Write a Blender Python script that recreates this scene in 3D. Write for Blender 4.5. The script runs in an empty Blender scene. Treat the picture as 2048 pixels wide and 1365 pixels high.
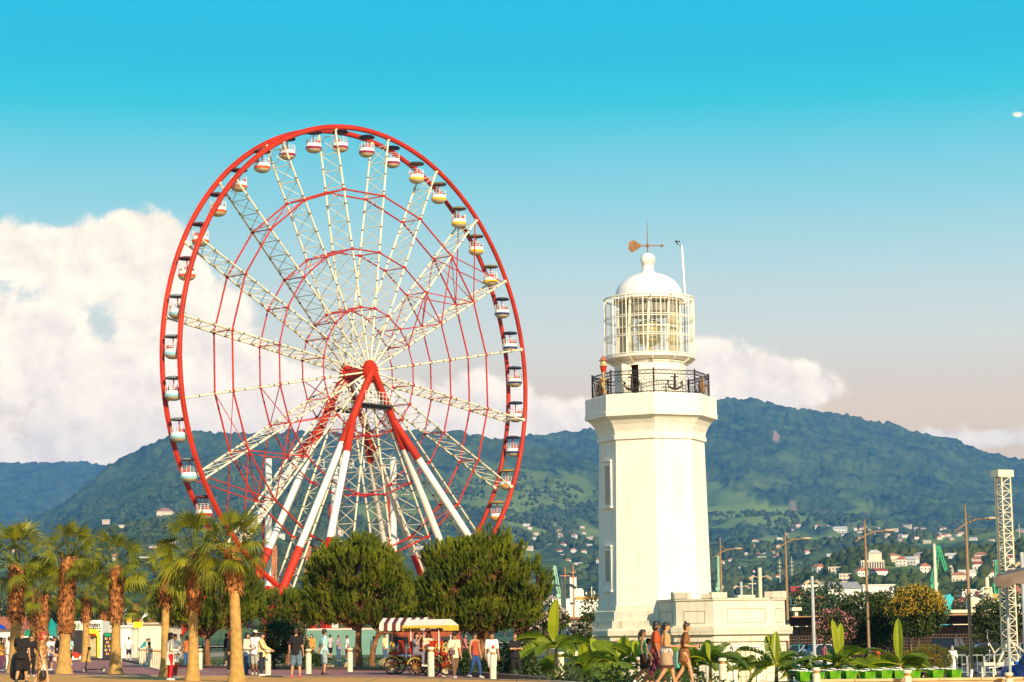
import bpy, bmesh, math, random
import numpy as np
from mathutils import Vector, Matrix, Euler
R_ = math.radians
sc = bpy.context.scene
C = sc.collection
rng = random.Random(7)

# ------------------------------------------------------------------ camera
F_PX, H_ROW, ROLL, CAM_Z = 4300.0, 1275.0, R_(0.7), 1.35      # measured on the 2048 x 1365 photograph
TILT = math.atan((H_ROW - 682.5) / F_PX)
cam_d = bpy.data.cameras.new('camera'); cam = bpy.data.objects.new('camera', cam_d); C.objects.link(cam)
cam_d.sensor_width = 36.0; cam_d.lens = F_PX / 2048 * 36.0
cam_d.clip_start = 0.5; cam_d.clip_end = 60000
cam.matrix_world = Matrix.Translation((0, 0, CAM_Z)) @ Matrix.Rotation(math.pi / 2 + TILT, 4, 'X') @ Matrix.Rotation(-ROLL, 4, 'Z')
sc.camera = cam
sc.render.resolution_x, sc.render.resolution_y = 1024, 682

# ------------------------------------------------------------------ light
EXPO = 0.5
SUN_AZ, SUN_EL = R_(24), R_(24)          # to the right of and behind the camera
S_DIR = Vector((math.sin(SUN_AZ) * math.cos(SUN_EL), -math.cos(SUN_AZ) * math.cos(SUN_EL), math.sin(SUN_EL)))
sl = bpy.data.lights.new('sun', 'SUN'); sun = bpy.data.objects.new('sun', sl); C.objects.link(sun)
sl.energy = 5.0; sl.angle = R_(0.5); sl.color = (1.0, 0.80, 0.53)
sun.rotation_euler = S_DIR.to_track_quat('Z', 'Y').to_euler()
sun.location = (40, -60, 60)
vs = sc.view_settings
vs.view_transform = 'Standard'; vs.look = 'None'; vs.exposure = EXPO; vs.gamma = 1.0; vs.use_curve_mapping = False
cy = sc.cycles
cy.use_denoising = True; cy.max_bounces = 6; cy.diffuse_bounces = 3; cy.glossy_bounces = 2
cy.transparent_max_bounces = 8; cy.volume_bounces = 0; cy.use_adaptive_sampling = True
cy.sample_clamp_indirect = 8

world = bpy.data.worlds.new('World'); sc.world = world; world.use_nodes = True
nt = world.node_tree; nt.nodes.clear()
def wn(t, **k):
    n = nt.nodes.new(t)
    for a, b in k.items(): setattr(n, a, b)
    return n
def wmath(op, a, b=None, clamp=False):
    n = wn('ShaderNodeMath', operation=op, use_clamp=clamp)
    for i, v in enumerate((a, b)):
        if v is None: continue
        if isinstance(v, (int, float)): n.inputs[i].default_value = v
        else: nt.links.new(v, n.inputs[i])
    return n.outputs[0]
sky = wn('ShaderNodeTexSky', sky_type='NISHITA', sun_disc=False)
sky.sun_elevation = SUN_EL; sky.sun_rotation = math.pi - SUN_AZ
sky.altitude = 0; sky.air_density = 1.0; sky.dust_density = 1.5; sky.ozone_density = 2.0
tc = wn('ShaderNodeTexCoord')
sep = wn('ShaderNodeSeparateXYZ'); nt.links.new(tc.outputs['Generated'], sep.inputs[0])
dx, dy, dz = sep.outputs
hor = wmath('SQRT', wmath('ADD', wmath('MULTIPLY', dx, dx), wmath('MULTIPLY', dy, dy)))
el = wmath('ARCTAN2', dz, hor)                  # elevation above the horizon, radians
az = wmath('ARCTAN2', dx, dy)                   # bearing from north (the way the photograph looks)
ramp = wn('ShaderNodeValToRGB')
nt.links.new(wmath('MULTIPLY', el, 1 / 1.5708, True), ramp.inputs[0])
cr = ramp.color_ramp
def srgb(r, g, b):
    f = lambda c: c / 12.92 if c <= 0.04045 else ((c + 0.055) / 1.055) ** 2.4
    return (f(r / 255), f(g / 255), f(b / 255), 1)
SKY = [(0.0000, (1.6457, 1.1140, 0.5331)), (0.0500, (1.6457, 1.1140, 0.5331)), (0.0627, (1.6457, 1.1140, 0.5331)), (0.0730, (1.3811, 1.0623, 0.6663)), (0.0846, (1.1897, 1.0934, 0.8160)), (0.0991, (0.9224, 1.0248, 0.8556)), (0.1135, (0.6434, 0.9381, 0.8772)), (0.1278, (0.3962, 0.8540, 0.8668)), (0.1419, (0.2164, 0.7829, 0.8586)), (0.1560, (0.0290, 0.7172, 0.8200)), (0.1698, (0.0000, 0.6138, 0.8297)), (0.1835, (0.0000, 0.6027, 0.8535)), (0.2400, (0.0000, 0.4822, 0.7682)), (0.4000, (0.0000, 0.3000, 0.6200)), (1.0000, (0.0030, 0.1400, 0.4600))]
cr.elements[0].position = 0; cr.elements[0].color = (*SKY[0][1], 1)
cr.elements[1].position = 1; cr.elements[1].color = (*SKY[-1][1], 1)
for p, c in SKY[1:-1]:
    e = cr.elements.new(p); e.color = (*c, 1)
# clouds: soft heaps low over the mountains, edges broken up by noise in the direction of view
def wcomb(a, b, c):
    n = wn('ShaderNodeCombineXYZ')
    for i, v in enumerate((a, b, c)):
        if isinstance(v, (int, float)): n.inputs[i].default_value = v
        else: nt.links.new(v, n.inputs[i])
    return n.outputs[0]
cp = wcomb(wmath('MULTIPLY', az, 10), wmath('MULTIPLY', el, 10), 0)      # 0.1 rad = 1 unit
def wnoise(vec, scale, detail=6, rough=0.6, dist=0.0):
    n = wn('ShaderNodeTexNoise'); n.inputs['Scale'].default_value = scale; n.inputs['Detail'].default_value = detail
    n.inputs['Roughness'].default_value = rough; n.inputs['Distortion'].default_value = dist
    nt.links.new(vec, n.inputs['Vector']); return n.outputs[0]
def vadd(v, off):
    n = wn('ShaderNodeVectorMath', operation='ADD'); nt.links.new(v, n.inputs[0]); n.inputs[1].default_value = off; return n.outputs[0]
# (bearing, elevation, half width, half height, strength); units of 0.1 rad
def pxb(x, y, rx, ry, s=1.0): return ((x - 1024) / 430, (H_ROW - (x - 1024) * 0.0122 - y) / 430, rx / 430, ry / 430, s)
blobs = [pxb(285, 496, 52, 66, 1.15), pxb(225, 520, 45, 58), pxb(160, 525, 40, 50, .9), pxb(90, 530, 60, 38, .8), pxb(10, 520, 70, 36, .9), pxb(-120, 540, 110, 60), pxb(335, 560, 40, 75, 1.0), pxb(290, 610, 90, 55, .95), pxb(110, 590, 60, 36, .6),
         pxb(430, 660, 62, 105, .95), pxb(340, 690, 80, 80, .9), pxb(100, 690, 62, 52, .7), pxb(30, 740, 110, 66, .9), pxb(220, 800, 260, 70, 1.1), pxb(-80, 770, 160, 150, 1.2), pxb(480, 790, 150, 95, 1.0), pxb(640, 830, 170, 62, .9),
         pxb(180, 880, 300, 60, 1.1), pxb(560, 880, 260, 40, 1.0), pxb(900, 815, 120, 58, .8), pxb(985, 790, 55, 50, .7), pxb(1110, 850, 130, 48, .9), pxb(1250, 845, 120, 46, .7), pxb(1415, 728, 46, 52, 1.0), pxb(1490, 752, 60, 44, .95), pxb(1600, 772, 80, 36, .9),
         pxb(1480, 800, 150, 32, .8), pxb(1740, 885, 210, 30, .6), pxb(1980, 895, 120, 22, .5), pxb(2046, 263, 16, 7, .72), pxb(195, 645, 80, 66, -.24), pxb(45, 590, 90, 46, -.26), pxb(130, 700, 60, 40, -.15), pxb(-420, 650, 260, 200), pxb(2500, 780, 200, 90)]
field = None
for bx, by, rx, ry, s in blobs:
    sub = wn('ShaderNodeVectorMath', operation='SUBTRACT'); nt.links.new(cp, sub.inputs[0]); sub.inputs[1].default_value = (bx, by, 0)
    mul = wn('ShaderNodeVectorMath', operation='MULTIPLY'); nt.links.new(sub.outputs[0], mul.inputs[0]); mul.inputs[1].default_value = (1 / rx, 1 / ry, 0)
    dot = wn('ShaderNodeVectorMath', operation='DOT_PRODUCT'); nt.links.new(mul.outputs[0], dot.inputs[0]); nt.links.new(mul.outputs[0], dot.inputs[1])
    g = wmath('MULTIPLY', wmath('POWER', 0.5, dot.outputs['Value']), s)
    field = g if field is None else wmath('ADD', field, g)
front = wmath('GREATER_THAN', dy, 0.2)
field = wmath('MULTIPLY', wmath('MINIMUM', field, 1.05), front)
n1 = wnoise(cp, 4.2, 9, 0.62, 0.25); n2 = wnoise(cp, 1.7, 3, 0.5)
dens = wmath('ADD', field, wmath('ADD', wmath('MULTIPLY', wmath('SUBTRACT', n1, 0.5), 1.9), wmath('MULTIPLY', wmath('SUBTRACT', n2, 0.5), 0.9)))
mr = wn('ShaderNodeMapRange', interpolation_type='SMOOTHSTEP'); nt.links.new(dens, mr.inputs[0])
mr.inputs[1].default_value = 0.42; mr.inputs[2].default_value = 0.86
n1s = wnoise(vadd(cp, (0.045, 0.06, 0)), 4.2, 6, 0.6, 0.25)     # the same heaps a little towards the sun
lit = wmath('ADD', wmath('MULTIPLY', wmath('SUBTRACT', n1, n1s), 3.4), 0.62, True)
hi = wn('ShaderNodeMapRange'); nt.links.new(el, hi.inputs[0]); hi.inputs[1].default_value = 0.075; hi.inputs[2].default_value = 0.165
lit = wmath('MULTIPLY', wmath('ADD', wmath('MULTIPLY', lit, 0.55), 0.45), wmath('ADD', wmath('MULTIPLY', hi.outputs[0], 0.30), 0.70), True)
ccol = wn('ShaderNodeMix', data_type='RGBA'); nt.links.new(lit, ccol.inputs[0])
ccol.inputs[6].default_value = (1.10, 0.88, 0.74, 1); ccol.inputs[7].default_value = (1.98, 1.62, 1.14, 1)
edge = wn('ShaderNodeMapRange', interpolation_type='SMOOTHSTEP'); nt.links.new(el, edge.inputs[0]); edge.inputs[1].default_value = 0.05; edge.inputs[2].default_value = 0.10
cov = wmath('MULTIPLY', mr.outputs[0], 0.96)
skymix = wn('ShaderNodeMix', data_type='RGBA'); nt.links.new(cov, skymix.inputs[0])
gain = wn('ShaderNodeMapRange'); nt.links.new(el, gain.inputs[0]); gain.inputs[1].default_value = 0.07; gain.inputs[2].default_value = 0.20; gain.inputs[3].default_value = 1.30; gain.inputs[4].default_value = 0.86
csc = wn('ShaderNodeVectorMath', operation='SCALE'); nt.links.new(ccol.outputs[2], csc.inputs[0]); nt.links.new(gain.outputs[0], csc.inputs['Scale'])
nt.links.new(ramp.outputs[0], skymix.inputs[6]); nt.links.new(csc.outputs[0], skymix.inputs[7])
scl = wn('ShaderNodeVectorMath', operation='SCALE'); nt.links.new(skymix.outputs[2], scl.inputs[0]); scl.inputs['Scale'].default_value = 10.0 / 2 ** EXPO
fin = wn('ShaderNodeMix', data_type='RGBA'); fin.inputs[0].default_value = 0.03
nt.links.new(scl.outputs[0], fin.inputs[6]); nt.links.new(sky.outputs[0], fin.inputs[7])
bg = wn('ShaderNodeBackground'); bg.inputs['Strength'].default_value = 0.1
nt.links.new(fin.outputs[2], bg.inputs[0])
wo = wn('ShaderNodeOutputWorld'); nt.links.new(bg.outputs[0], wo.inputs[0])

# ------------------------------------------------------------------ measuring helpers
_c, _s = math.cos(ROLL), math.sin(ROLL)
_ct, _st = math.cos(TILT), math.sin(TILT)
def W(px, py, d):
    """the point at distance d (metres north of the camera) seen at photo pixel px, py"""
    a, b = px - 1024.0, 682.5 - py
    a1, b1 = a * _c + b * _s, -a * _s + b * _c
    y = F_PX * _ct - b1 * _st; z = F_PX * _st + b1 * _ct
    k = d / y
    return Vector((a1 * k, d, CAM_Z + z * k))
def smooth(t): t = min(1, max(0, t)); return t * t * (3 - 2 * t)
EDGE = [(-60, 118), (-22, 93), (-8, 80), (-2, 72), (1.2, 66), (2.6, 60), (8.3, 60), (8.6, 63.2), (30, 63.2), (60, 63.2)]   # rear edge of the pavement
def edge_y(x):
    for (x0, y0), (x1, y1) in zip(EDGE, EDGE[1:]):
        if x <= x1: return y0 + (y1 - y0) * max(0, (x - x0) / (x1 - x0))
    return 63
def slope_z(x): return -0.25 * smooth((x + 4) / 4) - 0.68 * smooth((x - 3) / 5)
def ground(x, y):
    if y < edge_y(x): return 0.0
    return slope_z(x)
def G(px, d):
    p = W(px, 1335, d)
    return Vector((p.x, d, ground(p.x, d)))

# ------------------------------------------------------------------ materials
MATS = {}
def new_mat(name):
    m = bpy.data.materials.new(name); m.use_nodes = True
    b = m.node_tree.nodes['Principled BSDF']
    return m, m.node_tree, b
def mat(name, col, rough=0.7, var=0.12, scale=3.0, metal=0.0, bump=0.0, bscale=20.0, col2=None, spec=0.4, coords='Object'):
    """paint, plaster, wood, leaf: a base colour broken up by two layers of noise"""
    if name in MATS: return MATS[name]
    m, t, b = new_mat(name)
    N = lambda ty, **k: t.nodes.new(ty)
    co = N('ShaderNodeTexCoord')
    n = N('ShaderNodeTexNoise'); n.inputs['Scale'].default_value = scale; n.inputs['Detail'].default_value = 5
    t.links.new(co.outputs[coords], n.inputs['Vector'])
    r = N('ShaderNodeValToRGB'); t.links.new(n.outputs[0], r.inputs[0])
    c1 = [max(0, c * (1 - var)) for c in col[:3]]; c2 = [min(1, c * (1 + var)) for c in (col2 or col)[:3]]
    r.color_ramp.elements[0].position = 0.32; r.color_ramp.elements[0].color = (*c1, 1)
    r.color_ramp.elements[1].position = 0.68; r.color_ramp.elements[1].color = (*c2, 1)
    t.links.new(r.outputs[0], b.inputs['Base Color'])
    b.inputs['Roughness'].default_value = rough; b.inputs['Metallic'].default_value = metal
    b.inputs['Specular IOR Level'].default_value = spec
    if bump:
        n2 = N('ShaderNodeTexNoise'); n2.inputs['Scale'].default_value = bscale; n2.inputs['Detail'].default_value = 4
        t.links.new(co.outputs[coords], n2.inputs['Vector'])
        bp = N('ShaderNodeBump'); bp.inputs['Strength'].default_value = bump; bp.inputs['Distance'].default_value = 0.05
        t.links.new(n2.outputs[0], bp.inputs['Height']); t.links.new(bp.outputs[0], b.inputs['Normal'])
    MATS[name] = m
    return m
def leaf_mat(name, c1, c2, trans=0.25, scale=0.8, rough=0.55, c3=None):
    """foliage: colour varies clump by clump, light passes through the blades"""
    if name in MATS: return MATS[name]
    m, t, b = new_mat(name)
    co = t.nodes.new('ShaderNodeTexCoord')
    n = t.nodes.new('ShaderNodeTexNoise'); n.inputs['Scale'].default_value = scale; n.inputs['Detail'].default_value = 4
    t.links.new(co.outputs['Object'], n.inputs['Vector'])
    r = t.nodes.new('ShaderNodeValToRGB'); t.links.new(n.outputs[0], r.inputs[0])
    r.color_ramp.elements[0].position = 0.35; r.color_ramp.elements[0].color = (*c1, 1)
    r.color_ramp.elements[1].position = 0.65; r.color_ramp.elements[1].color = (*c2, 1)
    if c3:
        e = r.color_ramp.elements.new(0.78); e.color = (*c3, 1)
    t.links.new(r.outputs[0], b.inputs['Base Color'])
    b.inputs['Roughness'].default_value = rough; b.inputs['Specular IOR Level'].default_value = 0.25
    tr = t.nodes.new('ShaderNodeBsdfTranslucent'); t.links.new(r.outputs[0], tr.inputs[0])
    mx = t.nodes.new('ShaderNodeMixShader'); mx.inputs[0].default_value = trans
    out = t.nodes['Material Output']
    t.links.new(b.outputs[0], mx.inputs[1]); t.links.new(tr.outputs[0], mx.inputs[2]); t.links.new(mx.outputs[0], out.inputs[0])
    MATS[name] = m
    return m
def glass_mat(name, col, alpha=0.35, rough=0.05):
    if name in MATS: return MATS[name]
    m, t, b = new_mat(name)
    b.inputs['Base Color'].default_value = (*col, 1); b.inputs['Roughness'].default_value = rough
    tr = t.nodes.new('ShaderNodeBsdfTransparent'); mx = t.nodes.new('ShaderNodeMixShader'); mx.inputs[0].default_value = alpha
    t.links.new(tr.outputs[0], mx.inputs[1]); t.links.new(b.outputs[0], mx.inputs[2]); t.links.new(mx.outputs[0], t.nodes['Material Output'].inputs[0])
    MATS[name] = m
    return m

# ------------------------------------------------------------------ mesh building
class MB:
    def __init__(s): s.v = []; s.f = []; s.mi = []; s.m = 0
    def add(s, vs, fs, mi=None):
        o = len(s.v); s.v += [tuple(v) for v in vs]
        mi = s.m if mi is None else mi
        for f in fs: s.f.append([i + o for i in f]); s.mi.append(mi)
    def box(s, c, size, rot=None, mi=None):
        x, y, z = (q / 2 for q in size)
        vs = [Vector((i * x, j * y, k * z)) for i in (-1, 1) for j in (-1, 1) for k in (-1, 1)]
        if rot is not None: vs = [rot @ v for v in vs]
        c = Vector(c)
        s.add([v + c for v in vs], [(0, 1, 3, 2), (4, 6, 7, 5), (0, 4, 5, 1), (2, 3, 7, 6), (0, 2, 6, 4), (1, 5, 7, 3)], mi)
    def beam(s, a, b, w, h, mi=None, up=(0, 0, 1)):
        a, b = Vector(a), Vector(b); d = b - a; L = d.length
        if L < 1e-6: return
        d /= L; up = Vector(up)
        if abs(d.dot(up)) > 0.99: up = Vector((1, 0, 0))
        r = d.cross(up).normalized(); u = r.cross(d)
        vs = [p + r * i * w / 2 + u * j * h / 2 for p in (a, b) for i, j in ((-1, -1), (1, -1), (1, 1), (-1, 1))]
        s.add(vs, [(3, 2, 1, 0), (4, 5, 6, 7), (0, 1, 5, 4), (1, 2, 6, 5), (2, 3, 7, 6), (3, 0, 4, 7)], mi)
    def tube(s, pts, rad, n=8, mi=None, cap=True, closed=False):
        pts = [Vector(p) for p in pts]; k = len(pts)
        if not hasattr(rad, '__len__'): rad = [rad] * k
        vs = []; prev = None
        for i, p in enumerate(pts):
            if closed: d = pts[(i + 1) % k] - pts[i - 1]
            else: d = pts[min(i + 1, k - 1)] - pts[max(i - 1, 0)]
            d = d.normalized() if d.length > 1e-9 else Vector((0, 0, 1))
            if prev is None:
                prev = d.orthogonal().normalized()
            r = (prev - d * prev.dot(d)); r = r.normalized() if r.length > 1e-6 else d.orthogonal().normalized()
            prev = r; u = d.cross(r)
            vs += [p + (r * math.cos(2 * math.pi * j / n) + u * math.sin(2 * math.pi * j / n)) * rad[i] for j in range(n)]
        fs = []
        for i in range(k if closed else k - 1):
            a, b = i * n, ((i + 1) % k) * n
            fs += [(a + j, a + (j + 1) % n, b + (j + 1) % n, b + j) for j in range(n)]
        if cap and not closed:
            fs.append(tuple(range(n - 1, -1, -1))); fs.append(tuple((k - 1) * n + j for j in range(n)))
        s.add(vs, fs, mi)
    def cyl(s, a, b, r0, r1=None, n=10, mi=None): s.tube([a, b], [r0, r0 if r1 is None else r1], n, mi)
    def lathe(s, prof, n=24, c=(0, 0, 0), mi=None, ph=0.0, closed=True):
        c = Vector(c); vs = []
        for r, z in prof:
            vs += [c + Vector((r * math.cos(ph + 2 * math.pi * j / n), r * math.sin(ph + 2 * math.pi * j / n), z)) for j in range(n)]
        fs = []
        for i in range(len(prof) - 1):
            a, b = i * n, (i + 1) * n
            fs += [(a + j, a + (j + 1) % n, b + (j + 1) % n, b + j) for j in range(n)]
        if closed:
            if prof[0][0] > 1e-4: fs.append(tuple(range(n - 1, -1, -1)))
            if prof[-1][0] > 1e-4: fs.append(tuple((len(prof) - 1) * n + j for j in range(n)))
        s.add(vs, fs, mi)
    def ball(s, c, r, n=12, m=8, mi=None, rot=None):
        r = Vector(r) if hasattr(r, '__len__') else Vector((r, r, r)); c = Vector(c)
        vs = []
        for i in range(m + 1):
            t = math.pi * i / m
            for j in range(n):
                p = 2 * math.pi * j / n
                v = Vector((r.x * math.sin(t) * math.cos(p), r.y * math.sin(t) * math.sin(p), -r.z * math.cos(t)))
                vs.append(c + (rot @ v if rot is not None else v))
        s.add(vs, [(i * n + j, i * n + (j + 1) % n, (i + 1) * n + (j + 1) % n, (i + 1) * n + j) for i in range(m) for j in range(n)], mi)
    def prism(s, poly, z0, z1, mi=None):
        k = len(poly)
        z0s = z0 if hasattr(z0, '__len__') else [z0] * k; z1s = z1 if hasattr(z1, '__len__') else [z1] * k
        vs = [(p[0], p[1], z) for p, z in zip(poly, z0s)] + [(p[0], p[1], z) for p, z in zip(poly, z1s)]
        s.add(vs, [tuple(range(k - 1, -1, -1)), tuple(range(k, 2 * k))] + [(i, (i + 1) % k, k + (i + 1) % k, k + i) for i in range(k)], mi)
    def build(s, name, mats, parent=None, smooth=False, mw=None):
        me = bpy.data.meshes.new(name)
        me.from_pydata(s.v, [], s.f); 
        mats = mats if isinstance(mats, (list, tuple)) else [mats]
        for m in mats: me.materials.append(m)
        if len(mats) > 1: me.polygons.foreach_set('material_index', s.mi)
        if smooth: me.polygons.foreach_set('use_smooth', [True] * len(me.polygons))
        me.validate(); me.update()
        if smooth is True or smooth == 'auto':
            try: me.set_sharp_from_angle(angle=R_(40))
            except Exception: pass
        o = bpy.data.objects.new(name, me); C.objects.link(o)
        if parent is not None: o.parent = parent
        return o
def tag(o, label=None, cat=None, group=None, kind=None):
    if label: o['label'] = label
    if cat: o['category'] = cat
    if group: o['group'] = group
    if kind: o['kind'] = kind
    return o
def thing(name, label, cat, loc=(0, 0, 0), rz=0.0, group=None):
    o = bpy.data.objects.new(name, None); o.empty_display_size = 0.3; C.objects.link(o)
    o.location = loc; o.rotation_euler = (0, 0, rz)
    return tag(o, label, cat, group)
KIDS = {}
def children(o): return [c for c in bpy.data.objects if c.parent is o]
def copy_tree(o, loc=None, rz=None, label=None, group=None, scale=None, parent=None, kids=None):
    c = o.copy(); C.objects.link(c)
    if parent is not None: c.parent = parent
    if loc is not None: c.location = loc
    if rz is not None: c.rotation_euler = (0, 0, rz)
    if scale is not None: c.scale = (scale,) * 3 if not hasattr(scale, '__len__') else scale
    if label: c['label'] = label
    if group: c['group'] = group
    for ch in (kids if kids is not None else children(o)): copy_tree(ch, parent=c)
    return c
def structure(o): o['kind'] = 'structure'; return o

# ------------------------------------------------------------------ numpy value noise
def _h(ix, iy, seed):
    h = (ix * 374761393 + iy * 668265263 + seed * 1442695041) & 0xFFFFFFFF
    h = ((h ^ (h >> 13)) * 1274126177) & 0xFFFFFFFF
    return ((h ^ (h >> 16)) & 0xFFFF) / 65535.0
def vnoise(x, y, seed=0):
    ix = np.floor(x).astype(np.int64); iy = np.floor(y).astype(np.int64)
    fx = x - ix; fy = y - iy; fx = fx * fx * (3 - 2 * fx); fy = fy * fy * (3 - 2 * fy)
    a = _h(ix, iy, seed); b = _h(ix + 1, iy, seed); c = _h(ix, iy + 1, seed); d = _h(ix + 1, iy + 1, seed)
    return a + (b - a) * fx + (c - a) * fy + (a - b - c + d) * fx * fy
def fbm(x, y, oct=5, seed=0, gain=0.5):
    s = 0; a = 1; t = 0
    for i in range(oct):
        s = s + a * vnoise(x, y, seed + i * 17); t += a; a *= gain; x = x * 2.03 + 11.3; y = y * 2.03 + 5.7
    return s / t
# ------------------------------------------------------------------ hills and mountains: one sheet of terrain
def ridge(Rd, front, back, pts, pw=1.4):
    xs = np.array([p[0] for p in pts], float)
    zs = np.array([W(p[0], p[1], Rd).z for p in pts])
    return (Rd, front, back, xs, zs, pw)
RIDGES = [
    ridge(9300, 4200, 1200, [(-900, 930), (-100, 934), (100, 932), (215, 930), (330, 928), (480, 940), (700, 1000), (2900, 1020)], 1.1),
    ridge(5200, 2900, 3000, [(-900, 1090), (-300, 1070), (-60, 1062), (0, 1052), (50, 1040), (120, 1003), (200, 950), (260, 914), (330, 880), (400, 868), (480, 872), (560, 866), (700, 870), (850, 874), (1000, 882), (1100, 905), (1250, 960), (1400, 1060), (1550, 1150)], 1.35),
    ridge(7000, 4600, 2500, [(500, 1000), (800, 930), (940, 890), (1060, 871), (1130, 865), (1200, 866), (1280, 845), (1340, 826), (1420, 809), (1500, 804), (1545, 811), (1580, 820), (1680, 835), (1760, 853), (1860, 870), (1960, 893), (2048, 907), (2300, 940), (2800, 1000)], 1.55),
    ridge(2900, 1500, 900, [(330, 1140), (400, 1085), (470, 1045), (530, 995), (580, 976), (640, 998), (700, 1040), (800, 1085), (900, 1120), (1000, 1180)], 1.3),
    ridge(2200, 1200, 900, [(-900, 1080), (-300, 1092), (60, 1096), (140, 1088), (200, 1070), (240, 1058), (330, 1052), (430, 1048), (520, 1060), (620, 1095), (720, 1130), (800, 1180)], 1.1),
    ridge(1400, 620, 800, [(1380, 1230), (1480, 1212), (1560, 1180), (1640, 1138), (1700, 1112), (1800, 1105), (1880, 1112), (1950, 1104), (2048, 1096), (2300, 1090), (2800, 1090)], 1.0),
    ridge(3000, 1700, 1500, [(700, 1130), (900, 1105), (1000, 1095), (1100, 1090), (1250, 1095), (1400, 1098), (1600, 1090), (1800, 1070), (2048, 1060), (2800, 1060)], 1.15),
]
def terrain_h(cx, y):
    """height over column cx (photo column) and distance y"""
    h = np.full(np.broadcast(cx, y).shape, -3.0)
    x = (cx - 1024) / F_PX * y
    wob = (fbm(x / 900, y / 900, 4, 3) - 0.5) * 0.34
    for Rd, front, back, xs, zs, pw in RIDGES:
        top = np.interp(cx, xs, zs, left=zs[0], right=zs[-1])
        if xs[0] > -800: top = top * np.clip(1 - (xs[0] - cx) / 160, 0, 1) - np.clip((xs[0] - cx) / 160, 0, 1) * 5
        if xs[-1] < 2600: top = top * np.clip(1 - (cx - xs[-1]) / 160, 0, 1) - np.clip((cx - xs[-1]) / 160, 0, 1) * 5
        t = np.clip((y - (Rd - front)) / front, 0, 1)
        w = wob * 4 * t * (1 - t)
        a = np.clip(t + w, 0, 1) ** pw
        b = np.clip((y - Rd) / back, 0, 1)
        k = np.where(y < Rd, a, 1 - 0.75 * b * b * (3 - 2 * b))
        h = np.maximum(h, top * k)
    # gullies and spurs, then trees standing on it
    hh = np.clip(h, 0, None)
    rid = 1 - np.abs(2 * fbm(x / 420 + 3, y / 620, 4, 21) - 1)
    h = h + np.clip(hh / 250, 0, 1) * (rid - 0.75) * np.clip(hh * 0.16, 0, 62)
    return h
NC, NR = 1180, 460
cols = np.linspace(-620, 2670, NC)
rows = np.concatenate([np.geomspace(560, 2300, 150), np.geomspace(2310, 10400, NR - 150)])
CX, YY = np.meshgrid(cols, rows)
XX = (CX - 1024) / F_PX * YY * 0.995
HH = terrain_h(CX, YY)
HB = HH.copy()
# meadow patches and bare earth, seen in the photograph low on the slopes
mead = fbm(XX / 160, YY / 260, 4, 40)
low = np.exp(-((HB - 210) / 170) ** 2) * (YY > 2000) * (CX > 640)
mead = np.clip((mead - 0.545) * 9, 0, 1) * low
lowl = np.exp(-((HB - 60) / 60) ** 2)
mead = np.maximum(mead, np.clip((fbm(XX / 60, YY / 120, 3, 44) - 0.56) * 9, 0, 1) * lowl * 0.8)
def at_px(px, py, rx, ry):
    a = YY.copy(); v = (HB - CAM_Z) / YY
    pyy = H_ROW - (CX - 1024) * 0.0122 - v * F_PX
    q = ((CX - px) / rx) ** 2 + ((pyy - py) / ry) ** 2 + (fbm(XX / 70, YY / 110, 3, 61) - 0.5) * 2.2
    return np.clip((1.05 - q) * 3, 0, 1) * (YY > 1000)
for px, py, rx, ry, s in [(1470, 1020, 70, 28, 1), (1540, 1035, 60, 22, 1), (1430, 1000, 40, 30, .8), (1590, 1040, 50, 14, .7), (1050, 1060, 80, 24, .8), (1140, 985, 50, 40, .6), (1070, 1010, 60, 16, .6), (745, 1020, 34, 30, .8), (1700, 1055, 60, 14, .5)]:
    mead = np.maximum(mead, at_px(px, py, rx, ry) * s)
bare = np.maximum(at_px(1554, 880, 7, 11), np.maximum(at_px(1586, 1015, 16, 7) * .7, at_px(1800, 1175, 36, 8) * 0.9))
bare = np.maximum(bare, at_px(1640, 1030, 22, 5) * .6)
far_ = np.clip((YY - 2500) / 2500, 0, 1)
tree = (fbm(XX / 26, YY / 40, 2, 70) - 0.35) * (13 + 5 * far_) + (vnoise(XX / 11, YY / 18, 77) - 0.5) * (8 + 5 * far_)
forest = np.clip(1 - mead * 1.3, 0, 1) * np.clip((HB + 3) / 25, 0, 1) * np.clip((YY - 900) / 900, 0.25, 1)
HH = HH + tree * forest
me = bpy.data.meshes.new('mountain_terrain')
nv = NC * NR
co = np.stack([XX, YY, HH], -1).reshape(-1).astype(np.float32)
ii = (np.arange(NR - 1)[:, None] * NC + np.arange(NC - 1)[None]).reshape(-1)
quads = np.stack([ii, ii + 1, ii + NC + 1, ii + NC], 1).astype(np.int32)
me.vertices.add(nv); me.vertices.foreach_set('co', co)
me.loops.add(quads.size); me.loops.foreach_set('vertex_index', quads.reshape(-1))
me.polygons.add(len(quads)); me.polygons.foreach_set('loop_start', np.arange(0, quads.size, 4, dtype=np.int32))
me.polygons.foreach_set('loop_total', np.full(len(quads), 4, dtype=np.int32))
me.polygons.foreach_set('use_smooth', np.ones(len(quads), bool))
at = me.attributes.new('cover', 'FLOAT_COLOR', 'POINT')
at.data.foreach_set('color', np.stack([mead, bare, np.zeros_like(mead), np.ones_like(mead)], -1).reshape(-1).astype(np.float32))
me.update(); me.validate()
m, t, b = new_mat('forest_slope')
n = t.nodes.new('ShaderNodeTexNoise'); n.inputs['Scale'].default_value = 0.012; n.inputs['Detail'].default_value = 10; n.inputs['Roughness'].default_value = 0.82
co_ = t.nodes.new('ShaderNodeTexCoord'); t.links.new(co_.outputs['Object'], n.inputs['Vector'])
r = t.nodes.new('ShaderNodeValToRGB'); t.links.new(n.outputs[0], r.inputs[0])
r.color_ramp.elements[0].position = 0.38; r.color_ramp.elements[0].color = (0.010, 0.032, 0.022, 1)
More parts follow.
